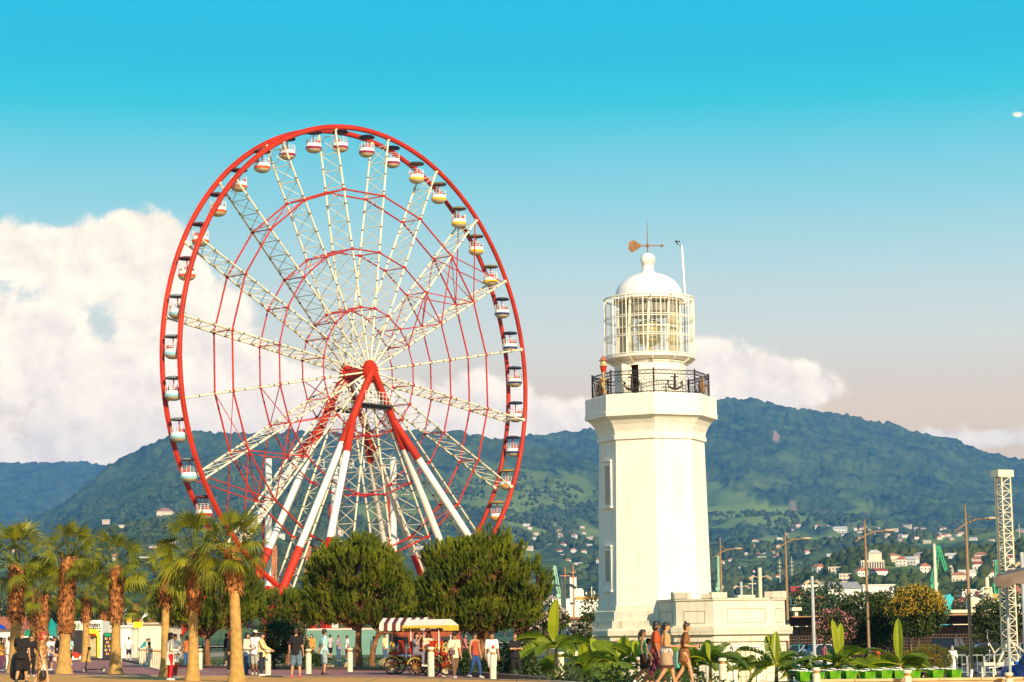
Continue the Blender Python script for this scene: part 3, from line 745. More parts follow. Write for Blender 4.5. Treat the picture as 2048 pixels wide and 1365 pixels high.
# ground storey of the tower
b = MB(); octo_lathe(b, [(3.25, LZ - 0.6), (3.25, 1.02)]); b.build('ground_storey', m_plast, lh)
b = MB(); octo_lathe(b, [(3.27, 1.02), (3.45, 1.10), (3.45, 1.30), (3.62, 1.36), (3.62, 1.60), (3.55, 1.72)]); b.build('storey_cornice', m_stain, lh)
b = MB()
for z in (0.55, 0.1, -0.35, -0.8):                       # rustication joints laid on as thin darker bands
    octo_lathe(b, [(3.262, z), (3.262, z + 0.025)])
b.build('joint_line', mat('rustication_tone', (0.42, 0.35, 0.26), 0.9, 0.1), lh)
def face_frame(ang):                                     # ang: direction the face looks, degrees right of the camera
    a = R_(ang); n = Vector((math.sin(a), -math.cos(a), 0)); tg = Vector((math.cos(a), math.sin(a), 0)); return n, tg
def win(ang, rad, zc, w, h, parent, dx=0.0):
    n, tg = face_frame(ang); c = n * rad + tg * dx + Vector((0, 0, zc)); rot = Matrix((tg, -n, Vector((0, 0, 1)))).transposed()
    f = MB()
    for s in (-1, 1): f.box(c + tg * s * (w / 2 + 0.08) + n * 0.03, (0.16, 0.09, h + 0.34), rot)
    f.box(c + Vector((0, 0, h / 2 + 0.09)) + n * 0.03, (w, 0.09, 0.17), rot); f.box(c + Vector((0, 0, h / 2 + 0.24)) + n * 0.06, (w + 0.40, 0.14, 0.09), rot)
    f.box(c - Vector((0, 0, h / 2 + 0.14)) + n * 0.07, (w + 0.46, 0.16, 0.11), rot)
    fo = f.build('window', m_lime, parent)
    g = MB(); g.box(c + n * 0.012, (w, 0.02, h), rot); g.build('shaded_recess', mat('recess_shade', (0.40, 0.35, 0.28), 0.8, 0.1), fo)  # flat panel; the inner shadow of the recessed opening is put into its colour
win(-68, 2.60, 9.05, 0.62, 2.0, lh, 0.15); win(-68, 2.66, 4.72, 0.62, 1.9, lh, 0.15)
n_, t_ = face_frame(-68)
b = MB(); b.box(n_ * 3.02 + Vector((0, 0, -0.2)), (1.0, 0.06, 1.5), Matrix((t_, -n_, Vector((0, 0, 1)))).transposed()); b.build('door', mat('dark_door', (0.02, 0.018, 0.03), 0.6, 0.2), lh)
# balcony railing with anchors
b = MB(); cs = octo(3.05)
for k in range(8):
    p, q = Vector((*cs[k], 0)), Vector((*cs[(k + 1) % 8], 0))
    b.cyl(p + Vector((0, 0, 13.62)), p + Vector((0, 0, 14.92)), 0.045, 0.045, 6)
    for z in (13.72, 14.62, 14.82): b.beam(p + Vector((0, 0, z)), q + Vector((0, 0, z)), 0.045, 0.045)
    N = 17
    for i in range(1, N):
        u = p.lerp(q, i / N)
        b.beam(u + Vector((0, 0, 13.72)), u + Vector((0, 0, 14.22 + 0.10 * math.sin(i * math.pi / N * 3))), 0.018, 0.018)
    for i in range(8):                                  # scrolls between the bars, and the lattice under the hand rail
        u = p.lerp(q, (i + 0.5) / 8); d = (q - p).normalized()
        b.tube([u + d * 0.11 * math.cos(a) + Vector((0, 0, 14.40 + 0.12 * math.sin(a))) for a in [2 * math.pi * j / 8 for j in range(8)]], 0.016, 4, closed=True)
        a0, a1 = p.lerp(q, i / 8), p.lerp(q, (i + 1) / 8)
        b.beam(a0 + Vector((0, 0, 14.62)), a1 + Vector((0, 0, 14.82)), 0.02, 0.02); b.beam(a0 + Vector((0, 0, 14.82)), a1 + Vector((0, 0, 14.62)), 0.02, 0.02)
b.build('balcony_railing', m_iron, lh)
for k in range(8):
    p, q = Vector((*cs[k], 0)), Vector((*cs[(k + 1) % 8], 0)); u = p.lerp(q, 0.5); d = (q - p).normalized(); n = Vector((u.x, u.y, 0)).normalized() * 0.06
    b = MB(); Z = lambda z: Vector((0, 0, z))
    b.cyl(u + n + Z(14.62), u + n + Z(13.86), 0.05, 0.075, 8)
    b.tube([u + n + d * 0.46 * math.sin(a) + Z(14.24 - 0.40 * math.cos(a)) for a in [-1.25 + 2.5 * j / 10 for j in range(11)]], [0.02, 0.035, 0.05, 0.06, 0.07, 0.075, 0.07, 0.06, 0.05, 0.035, 0.02], 6)
    b.beam(u + n - d * 0.22 + Z(14.46), u + n + d * 0.22 + Z(14.46), 0.05, 0.05)
    for s in (-1, 1): b.cyl(u + n + d * s * 0.43 + Z(14.10), u + n + d * s * 0.36 + Z(14.24), 0.02, 0.07, 6)
    b.build('anchor_ornament', m_iron if k in (0, 7, 2, 3) else m_rust, lh)
# watch room drum with its doorway, the lantern gallery and cage
b = MB(); N = 48; dz0, dz1 = 13.6, 15.5
da0, da1 = R_(-90 - 41), R_(-90 - 20)                   # doorway on the left front
vs = []; fs = []
for rr in (1.88, 1.72):
    for z in (dz0, 15.25, dz1):
        vs += [(rr * math.cos(2 * math.pi * j / N), rr * math.sin(2 * math.pi * j / N), z) for j in range(N)]
def inside(j):
    a = 2 * math.pi * (j + 0.5) / N; a = a - 2 * math.pi if a > 0 else a
    return da0 < a < da1
for o in (0, 3 * N):
    for lv in (0, 1):
        for j in range(N):
            if lv == 0 and inside(j): continue
            a, c = o + lv * N + j, o + lv * N + (j + 1) % N
            fs.append((a, c, c + N, a + N) if o == 0 else (a, a + N, c + N, c))
for j in range(N):
    if inside(j): fs.append((N + j, N + (j + 1) % N, 4 * N + (j + 1) % N, 4 * N + j))
    if inside(j) and not inside((j - 1) % N): fs.append((j, N + j, 4 * N + j, 3 * N + j))
    if inside(j) and not inside((j + 1) % N): c = (j + 1) % N; fs.append((c, 3 * N + c, 4 * N + c, N + c))
b.add(vs, fs)
b.lathe([(1.9, 15.38), (1.96, 15.42), (1.96, 15.5)], N)
b.build('watch_room', m_lime, lh, 'auto')
b = MB(); a = R_(-90 - 43); d = Vector((math.cos(a), math.sin(a), 0)); tg = Vector((-d.y, d.x, 0))
b.box(d * 2.05 + Vector((0, 0, 14.45)), (0.5, 0.05, 1.7), Matrix((d, tg, Vector((0, 0, 1)))).transposed()); b.build('open_door', m_cage, lh)
b = MB(); b.lathe([(1.5, 13.62), (1.5, 15.4)], 20); b.build('dark_interior', mat('interior_near_black', (0.03, 0.02, 0.02), 0.8, 0.2), lh)  # near-black cylinder filling the room behind the doorway
b = MB(); b.lathe([(1.7, 15.50), (2.05, 15.52), (2.38, 15.66), (2.38, 15.78), (1.7, 15.80)], 48)
for k in range(12):
    a = 2 * math.pi * k / 12; b.beam((1.85 * math.cos(a), 1.85 * math.sin(a), 15.36), (2.3 * math.cos(a), 2.3 * math.sin(a), 15.62), 0.07, 0.10)
b.build('lantern_gallery', m_cage, lh, 'auto')
b = MB(); CR = 2.36
for k in range(16):
    a = 2 * math.pi * (k + 0.5) / 16; b.cyl((CR * math.cos(a), CR * math.sin(a), 15.76), (CR * math.cos(a), CR * math.sin(a), 18.92), 0.034, 0.034, 6)
for k in range(64):
    a = 2 * math.pi * k / 64; b.cyl((CR * math.cos(a), CR * math.sin(a), 15.76), (CR * math.cos(a), CR * math.sin(a), 18.9), 0.011, 0.011, 4)
for z, r in ((15.84, .03), (16.75, .03), (16.85, .02), (17.75, .03), (17.85, .02), (18.88, .045)): b.tube([(CR * math.cos(2 * math.pi * j / 48), CR * math.sin(2 * math.pi * j / 48), z) for j in range(48)], r, 5, closed=True)
for k in range(12):
    a = 2 * math.pi * k / 12; b.beam((1.8 * math.cos(a), 1.8 * math.sin(a), 18.84), (CR * math.cos(a), CR * math.sin(a), 18.88), 0.05, 0.05)
b.build('bird_cage', m_cage, lh)
b = MB(); GR = 1.72
for k in range(10):
    a = 2 * math.pi * (k + 0.25) / 10; b.cyl((GR * math.cos(a), GR * math.sin(a), 15.75), (GR * math.cos(a + 0.12), GR * math.sin(a + 0.12), 18.85), 0.07, 0.07, 6)
for z in (15.85, 17.3, 18.75): b.tube([(GR * math.cos(2 * math.pi * j / 40), GR * math.sin(2 * math.pi * j / 40), z) for j in range(40)], 0.05, 5, closed=True)
fo = b.build('glazing_frame', m_cage, lh, True)
b = MB(); b.lathe([(1.68, 15.8), (1.68, 18.85)], 40, closed=False); b.build('glazing', glass_mat('lantern_glass', (0.62, 0.60, 0.48), 0.16, 0.08), fo, True)
b = MB()                                                # pale curtains drawn round two thirds of the glass
def curtain(a0, a1):
    N = 60; vs = []
    for i in range(N + 1):
        a = R_(a0 + (a1 - a0) * i / N); r = 1.52 + 0.05 * math.sin(i * 1.9)
        vs += [(r * math.cos(a), r * math.sin(a), 15.95), (r * math.cos(a), r * math.sin(a), 18.7)]
    b.add(vs, [(2 * i, 2 * i + 2, 2 * i + 3, 2 * i + 1) for i in range(N)])
curtain(-190, -128); curtain(-52, -18)
b.build('curtain', mat('lantern_curtain', (0.55, 0.49, 0.30), 0.9, 0.12, 3), lh)
b = MB(); b.lathe([(0.01, 18.1), (1.6, 18.1), (1.6, 18.55), (0.01, 18.6)], 24); b.build('lantern_ceiling', mat('grey_ceiling', (0.22, 0.21, 0.19), 0.7, 0.1), lh)
b = MB(); b.lathe([(0.12, 15.8), (0.12, 16.45), (0.42, 16.5), (0.62, 16.7), (0.66, 17.2), (0.6, 17.65), (0.4, 17.75), (0.08, 17.8), (0.05, 18.2)], 20)
for z in (16.8, 17.0, 17.2, 17.4, 17.6): b.tube([(0.67 * math.cos(2 * math.pi * j / 20), 0.67 * math.sin(2 * math.pi * j / 20), z) for j in range(20)], 0.03, 4, closed=True)
b.build('lamp_lens', mat('lens_glass_brass', (0.42, 0.36, 0.16), 0.2, 0.2, 2, spec=0.8), lh, True)
b = MB(); b.lathe([(1.62, 18.78), (1.86, 18.80), (1.86, 18.94), (1.80, 18.97), (1.78, 19.06)] + [(1.77 * math.cos(R_(t)), 19.05 + 1.28 * math.sin(R_(t))) for t in range(4, 78, 6)] + [(0.44, 20.30), (0.36, 20.36), (0.30, 20.5), (0.30, 20.72), (0.36, 20.76)], 48)
do = b.build('dome', m_metalw, lh, 'auto')
b = MB(); b.lathe([(0.30, 20.70), (0.34, 20.78)] + [(0.40 * math.cos(R_(t)), 21.02 + 0.38 * math.sin(R_(t))) for t in range(-60, 91, 15)], 24); b.build('vent_ball', m_metalw, do, True)
b = MB()
for i in range(3):
    for j in range(5): a = R_(-100 + 16 * j); z = 20.86 + 0.09 * i; r = math.sqrt(max(0.01, 0.385 ** 2 - (z - 21.02) ** 2)) + 0.012; b.ball((r * math.cos(a), r * math.sin(a), z), 0.028, 6, 4)
b.build('vent_hole', m_iron, do)
b = MB(); b.cyl((0, 0, 21.35), (0, 0, 23.1), 0.035, 0.012, 6); b.ball((0, 0, 21.78), 0.10, 8, 6)
b.beam((-0.35, 0, 21.78), (0.72, 0, 21.78), 0.05, 0.05); b.cyl((0.70, 0, 21.78), (0.92, 0, 21.78), 0.09, 0.0, 6)
b.prism([(-0.30, -0.012), (-0.30, 0.012), (-0.9, 0.012), (-0.9, -0.012)], 21.74, 21.82)
vs = [(-0.3, 21.75), (-0.3, 21.81), (-0.72, 22.10), (-0.98, 22.0), (-1.02, 21.62), (-0.82, 21.42)]
b.add([(x, -0.02, z) for x, z in vs] + [(x, 0.02, z) for x, z in vs], [tuple(range(5, -1, -1)), tuple(range(6, 12))] + [(i, (i + 1) % 6, 6 + (i + 1) % 6, 6 + i) for i in range(6)])
b.build('weather_vane', m_rust, do)
b = MB(); b.cyl((1.98, 0.4, 18.6), (1.84, 0.4, 21.85), 0.055, 0.05, 8); b.build('instrument_mast', m_metalw, lh, True)
b = MB(); b.beam((1.84, 0.4, 21.75), (1.60, 0.4, 21.98), 0.03, 0.03); b.cyl((1.60, 0.4, 21.9), (1.60, 0.4, 22.12), 0.025, 0.025, 5)
for k in range(3): a = k * 2.1; b.ball((1.60 + 0.11 * math.cos(a), 0.4 + 0.11 * math.sin(a), 22.06), 0.05, 6, 4)
b.build('wind_cups', m_iron, lh)
# red ship's lantern and brass fittings on the left of the balcony
sl_ = thing('ship_lantern', 'red and brass ship lantern on the left end of the balcony', 'lantern', (LX - 2.52, LY - 1.62, 14.84)); S = 1.25
b = MB(); b.lathe([(0.10, 0), (0.13, 0.05), (0.17, 0.32), (0.22, 0.34)], 14); b.build('lantern_base', m_red, sl_, 'auto')
b = MB(); b.lathe([(0.15, 0.34), (0.16, 0.5), (0.13, 0.62)], 14); b.build('lantern_glass', mat('lantern_amber_glass', (0.55, 0.40, 0.16), 0.2, 0.2), sl_, True)
b = MB(); b.lathe([(0.24, 0.62), (0.20, 0.66), (0.12, 0.78), (0.05, 0.86), (0.01, 0.9)], 14); b.build('lantern_cap', mat('lantern_copper', (0.36, 0.13, 0.06), 0.5, 0.2), sl_, 'auto')
b = MB(); b.cyl((0, -0.1, 0.05), (0.03, -0.12, -1.1), 0.05, 0.04, 6); b.tube([(-0.2, -0.1, -0.25), (0.0, -0.12, -0.4), (0.3, -0.1, -0.32)], 0.05, 6); b.tube([(-0.1, -0.1, -0.5), (0.05, -0.12, -0.9), (0.16, -0.1, -1.15)], 0.05, 6)
b.build('brass_bracket', mat('old_brass', (0.55, 0.36, 0.12), 0.4, 0.2, metal=0.3), sl_)
# ------------------------------------------------------------------ one storey house wrapped round its foot
ax_, ay_ = W(1353, 1300, 106.5).x, 106.5
an = thing('keeper_house', 'low cream keeper house with stained cornice before the lighthouse', 'building', (ax_, ay_, 0))
def step(p, ang, L): a = R_(ang); return (p[0] + L * math.cos(a), p[1] + L * math.sin(a))
A = (0.0, 0.0); B_ = step(A, -30, 2.05); C_ = step(B_, 15, 3.08); D_ = step(C_, 60, 1.55); E_ = step(D_, 105, 6.5); A0 = step(A, -75, -6.1)
plan = [A, B_, C_, D_, E_, A0]
def off(poly, d):
    out = []; k = len(poly)
    for i in range(k):
        p, q, r = (Vector(poly[(i + j - 1) % k]) for j in range(3))
        n1 = Vector(((q - p).y, -(q - p).x)).normalized(); n2 = Vector(((r - q).y, -(r - q).x)).normalized()
        m = (n1 + n2).normalized(); out.append(tuple(q + m * d / max(0.35, m.dot(n1))))
    return out
b = MB(); b.prism(off(plan, 0), LZ - 0.6, 1.02); b.build('wall', m_plast, an)
b = MB(); b.prism(off(plan, 0.14), 1.02, 1.12); b.prism(off(plan, 0.12), 1.12, 1.36); b.prism(off(plan, 0.30), 1.36, 1.5); b.prism(off(plan, 0.32), 1.5, 1.72); b.prism(off(plan, 0.2), 1.72, 1.8); b.build('cornice', m_stain, an)
b = MB(); b.prism(off(plan, -0.02), 1.8, 3.02); b.build('parapet', m_plast, an)
b = MB(); b.prism(off(plan, 0.05), 3.02, 3.12)
def along(p, q, s, L, z0, z1, w=0.42, b=None):
    p, q = Vector((*p, 0)), Vector((*q, 0)); d = (q - p).normalized(); c = p + d * s
    b.box(c + Vector((0, 0, (z0 + z1) / 2)) + Vector((-d.y, d.x, 0)) * 0.12, (L, w, z1 - z0), Matrix((d, Vector((-d.y, d.x, 0)), Vector((0, 0, 1)))).transposed())
for p, q, s, L, h in ((A0, A, 0.9, .3, .3), (A0, A, 3.2, .3, .3), (A0, A, 5.85, .4, .35), (A, B_, 0.35, .7, .3), (A, B_, 1.75, .6, .22), (B_, C_, 0.28, .8, .28), (B_, C_, 1.7, .9, .14), (C_, D_, 0.3, 1.0, .30), (C_, D_, 1.25, .6, .34)): along(p, q, s, L, 3.121, 3.12 + h, b=b)
b.build('coping', m_stain, an)
m_mould = mat('moulding_edge', (0.50, 0.41, 0.28), 0.9, 0.1)
def panel(p, q, s0, s1, z0, z1, d_out=0.0):
    b = MB()
    p, q = Vector((*p, 0)), Vector((*q, 0)); d = (q - p).normalized(); n = Vector((d.y, -d.x, 0))
    for za, zb, sa_, sb_ in ((z1, z1 + .03, s0, s1), (z0 - .03, z0, s0, s1), (z0, z1, s0, s0 + .025), (z0, z1, s1 - .025, s1)):
        c = p + d * (sa_ + sb_) / 2 + n * (d_out + .012) + Vector((0, 0, (za + zb) / 2)); b.box(c, (sb_ - sa_, .03, zb - za), Matrix((d, -n, Vector((0, 0, 1)))).transposed())
    b.build('panel_moulding', m_mould, an)
panel(A0, A, 1.2, 3.0, 1.95, 2.5, -.02); panel(A0, A, 3.5, 5.6, 1.95, 2.5, -.02); panel(A, B_, .45, 1.6, 1.95, 2.5, -.02); panel(B_, C_, .7, 2.7, 1.95, 2.6, -.02); panel(C_, D_, .35, 1.2, 1.95, 2.6, -.02)
panel(A, B_, .45, 1.6, -0.8, 0.75); panel(B_, C_, .55, 2.65, -0.85, 0.85); panel(C_, D_, .3, 1.25, -0.8, 0.8)
b = MB()
for p, q in ((A, B_), (B_, C_), (C_, D_)):
    P, Q = Vector((*p, 0)), Vector((*q, 0)); d = (Q - P).normalized(); n = Vector((d.y, -d.x, 0)); L = (Q - P).length
    for z in (0.62, 0.25, -0.12, -0.5):
        for s0, s1 in ((0, .36), (L - .38, L)): b.box(P + d * (s0 + s1) / 2 + n * .012 + Vector((0, 0, z)), (s1 - s0, .026, .022), Matrix((d, -n, Vector((0, 0, 1)))).transposed())
b.build('quoin_joint', mat('moulding_edge', (0.5, 0.41, 0.28)), an)
p, q = Vector((*B_, 0)), Vector((*C_, 0)); d = (q - p).normalized(); n = Vector((d.y, -d.x, 0)); rot = Matrix((d, -n, Vector((0, 0, 1)))).transposed(); c = p + d * 1.58 + Vector((0, 0, -0.28))
b = MB(); 
for s in (-1, 1): b.box(c + d * s * .60 + n * .05, (.14, .16, 1.75), rot)
b.box(c + Vector((0, 0, .94)) + n * .05, (1.34, .16, .14), rot); b.box(c + Vector((0, 0, 1.06)) + n * .09, (1.5, .26, .10), rot); b.box(c - Vector((0, 0, .94)) + n * .12, (1.6, .34, .14), rot)
wo_ = b.build('window', m_lime, an)
b = MB(); b.box(c + n * .012, (1.06, .02, 1.74), rot); b.build('pane', mat('shuttered_pane', (0.70, 0.62, 0.42), 0.5, 0.1), wo_)
b = MB()
for s in (-.26, 0, .26): b.box(c + d * s + n * .045, (.03, .03, 1.74), rot)
for z in (-.4, .1, .5): b.box(c + n * .043 + Vector((0, 0, z)), (1.06, .026, .03), rot)
b.build('window_bars', mat('window_bar_paint', (0.40, 0.30, 0.16), 0.6, 0.1), wo_)
p, q = Vector((*A0, 0)), Vector((*A, 0)); d = (q - p).normalized(); n = Vector((d.y, -d.x, 0)); rot = Matrix((d, -n, Vector((0, 0, 1)))).transposed()
for s in (1.6, 2.9, 4.6, 5.4):
    b = MB(); b.box(p + d * s + n * .06 + Vector((0, 0, -0.25)), (.22, .14, 2.5), rot)
    b.build('pilaster', m_lime, an)
b = MB(); b.box(p + d * 3.7 + n * .02 + Vector((0, 0, -0.2)), (1.0, .05, 2.0), rot); b.build('door', mat('grey_door', (0.30, 0.29, 0.27), 0.7, 0.1), an)
# ------------------------------------------------------------------ plants
def cloud_mesh(name, V, F, m, parent):
    me = bpy.data.meshes.new(name); V = np.asarray(V, np.float32).reshape(-1, 3); F = np.asarray(F, np.int32)
    k = F.shape[1]
    me.vertices.add(len(V)); me.vertices.foreach_set('co', V.reshape(-1))
    me.loops.add(F.size); me.loops.foreach_set('vertex_index', F.reshape(-1))
    me.polygons.add(len(F)); me.polygons.foreach_set('loop_start', np.arange(0, F.size, k, dtype=np.int32)); me.polygons.foreach_set('loop_total', np.full(len(F), k, np.int32))
    me.materials.append(m); me.update(); me.validate()
    o = bpy.data.objects.new(name, me); C.objects.link(o); o.parent = parent
    return o
def unit(v): return v / (np.linalg.norm(v, axis=-1, keepdims=True) + 1e-9)
def blades(P, D, L, Wd, rs, droop=0.0):
    """pointed leaf blades: two triangles each, folded a little along the middle"""
    n = len(P); D = unit(D); U = unit(rs.normal(size=(n, 3))); S = unit(np.cross(D, U)); Nn = np.cross(S, D)
    L = np.broadcast_to(L, n)[:, None]; Wd = np.broadcast_to(Wd, n)[:, None]
    mid = P + D * L * 0.45 - Nn * Wd * 0.25
    tip = P + D * L; tip[:, 2] -= droop * L[:, 0]
    a = mid + S * Wd / 2 + Nn * Wd * 0.3; c = mid - S * Wd / 2 + Nn * Wd * 0.3
    V = np.stack([P, a, tip, c], 1).reshape(-1, 3); i = np.arange(n)[:, None] * 4
    return V, np.concatenate([i + 0, i + 1, i + 2, i + 3], 1)
def in_ellipsoids(els, n, rs, shell=0.55):
    """points through the outer part of a union of ellipsoids, with the outward direction"""
    w = np.array([e[3] * e[4] * e[5] for e in els]); pick = rs.choice(len(els), n, p=w / w.sum())
    e = np.array(els)[pick]; d = unit(rs.normal(size=(n, 3))); r = (shell + (1 - shell) * rs.random(n) ** 0.6)[:, None]
    return e[:, :3] + d * e[:, 3:6] * r, unit(d / e[:, 3:6])
def limb(b, p0, p1, r0, r1, wig, rs, k=5):
    pts = [Vector(p0).lerp(Vector(p1), i / k) + Vector(rs.normal(size=3)) * wig * (0 if i in (0, k) else 1) for i in range(k + 1)]
    b.tube(pts, [r0 + (r1 - r0) * i / k for i in range(k + 1)], 7)
# --- fan palms
m_pleaf = leaf_mat('palm_fan_leaf', (0.07, 0.10, 0.008), (0.29, 0.28, 0.014), 0.34, 1.3, 0.45, (0.46, 0.39, 0.03))
m_ptrunk = mat('palm_trunk_smooth', (0.43, 0.25, 0.07), 0.9, 0.25, 5, bump=0.3, bscale=18)
m_boot = mat('palm_boots', (0.12, 0.038, 0.011), 0.9, 0.55, 6, col2=(0.34, 0.135, 0.035))
def palm(px, d, ytop, y_boot0, y_boot1, ybase_w, lab, leaves=30, span=1.0, lean=0.0):
    g = G(px, d); t = thing('fan_palm', lab, 'palm', g, rng.random() * 6.28, 'fan palms along the promenade'); rs = np.random.RandomState(int(px * 7 + d))
    zt = lambda y: W(px, y, d).z - g.z
    H = zt(ytop); hb1 = zt(y_boot0); hb0 = zt(y_boot1)        # shag begins at hb0 and ends at hb1 under the crown
    ux, uy = lean * math.cos(-t.rotation_euler.z), lean * math.sin(-t.rotation_euler.z)
    ax = lambda z: Vector((ux * (z / H) ** 1.5, uy * (z / H) ** 1.5, z))
    r = ybase_w
    b = MB(); zs = [-0.1, 0.05, 0.25, 0.55, 0.9, hb0 * 0.6, hb0, hb0 + 0.2]
    b.tube([ax(max(0, z)) + Vector((0, 0, min(0, z))) for z in zs], [r * 1.8, r * 1.7, r * 1.4, r * 1.2, r * 1.1, r, r * .92, r * .9], 14)
    tr = b.build('trunk', m_ptrunk, t, True)
    b = MB(); b.tube([ax(hb0), ax(hb0 + .3), ax(hb1), ax(hb1 + 0.3)], [r * 1.0, r * 1.35, r * 1.2, r * .6], 10); nb = int(150 * (hb1 - hb0) / 1.2) + 60
    for i in range(nb):                                      # old leaf bases, crossing and ragged
        z = hb0 - 0.05 + (hb1 - hb0 + .15) * rs.rand(); a = rs.rand() * 6.283; n = Vector((math.cos(a), math.sin(a), 0)); tg = Vector((-n.y, n.x, 0)); rr = r * (1.3 + .12 * rs.rand())
        p = ax(z) + n * rr; up = Vector((0, 0, 1)) * (0.16 + 0.16 * rs.rand()) + n * (.03 + .13 * rs.rand()) + tg * (rs.rand() - .5) * .16
        if rs.rand() < .35: up.z *= -0.9
        w = .035 + .04 * rs.rand()
        b.add([p - tg * w, p + tg * w, p + up + tg * w * .3, p + up - tg * w * .3], [(0, 1, 2, 3)])
    b.build('old_leaf_bases', m_boot, t)
    b = MB(); top = ax(hb1 + 0.1)
    R = span
    leaves = int(leaves * .8)
    for i in range(leaves):
        q = i / leaves; a = i * 2.39996 + rs.rand() * .4; e = R_(88 - 122 * q ** 0.9 + rs.normal() * 9)
        d0 = Vector((math.cos(a) * math.cos(e), math.sin(a) * math.cos(e), math.sin(e)))
        pl = R * (0.58 + 0.26 * rs.rand()) * (1.0 if q > .12 else .8); sag = 0.12 * (1 - abs(math.sin(e)))
        c = top + Vector((0, 0, (H - hb1) * 0.22 * (1 - q))) + d0 * pl + Vector((0, 0, -sag * pl))
        b.tube([top + Vector((0, 0, .12 * (1 - q))), top + d0 * pl * .5 + Vector((0, 0, .05 * pl)), c], [.022, .016, .012], 4)
        ax1 = (d0 + Vector((0, 0, -.25 * math.cos(e) - .2 * q))).normalized()
        side = ax1.cross(Vector((0, 0, 1)));  side = side.normalized() if side.length > .15 else Vector((math.cos(a + 1.57), math.sin(a + 1.57), 0))
        side = (Matrix.Rotation(rs.normal() * .5, 3, ax1) @ side).normalized(); nrm = side.cross(ax1)
        bl = R * (.52 + .12 * rs.rand()); NSG = 22; fold = 0.25 + .2 * rs.rand(); spread = R_(78 if q < .15 else 112)
        for k in range(NSG):
            th = spread * (2 * (k + .5) / NSG - 1); dl = ax1 * math.cos(th) + side * math.sin(th) + nrm * fold * (-abs(math.sin(th)))
            dl.normalize(); pw = nrm.cross(dl).normalized(); L = bl * (1 - .28 * (th / spread) ** 2) * (0.80 + .42 * rs.rand()); w0 = L * .62 * 2 * math.sin(spread / NSG) * .42
            m_ = c + dl * L * .6; tip = c + dl * L + Vector((0, 0, -(.10 + .22 * q) * L))
            z2 = nrm * w0 * .55 * (1 if k % 2 else -1)
            b.add([c, m_ + pw * w0 + z2 * .2, tip, m_ - pw * w0 - z2 * .2], [(0, 1, 2, 3)])
    b.build('crown', m_pleaf, t)
    return t
palm(30, 100, 1050, 1140, 1246, .26, 'thick fan palm at the left edge with a long shaggy trunk', 34, 1.55)
palm(66, 118, 1100, 1190, 1250, .24, 'fan palm in the paired clump, left trunk of the two', 30, 1.35)
palm(82, 112, 1120, 1192, 1290, .24, 'fan palm in the paired clump, right shaggy trunk of the two', 30, 1.3)
palm(128, 94, 1040, 1125, 1268, .245, 'tall fan palm left of the kiosk, shaggy down to waist height', 34, 1.30, .25)
palm(171, 150, 1138, 1195, 1246, .24, 'fan palm growing right before the kiosk sign', 30, 1.7)
palm(205, 185, 1180, 1205, 1250, .26, 'distant fan palm right of the kiosk, half hidden by a nearer palm', 26, 1.9)
palm(231, 92, 1056, 1145, 1240, .20, 'fan palm with dark shag beside the parked scooter', 34, 1.30)
palm(270, 200, 1185, 1215, 1250, .22, 'farthest small fan palm before the orange containers', 24, 2.1)
palm(330, 83, 1105, 1168, 1212, .15, 'slim fan palm with a dark tuft under the crown', 26, 1.12)
palm(386, 75, 1022, 1118, 1222, .17, 'tall fan palm with flared foot, in front of the round pine', 34, 1.22)
palm(474, 72, 1042, 1112, 1182, .185, 'fan palm with the longest bare trunk, nearest the wheel foot', 32, 1.22, -.25)
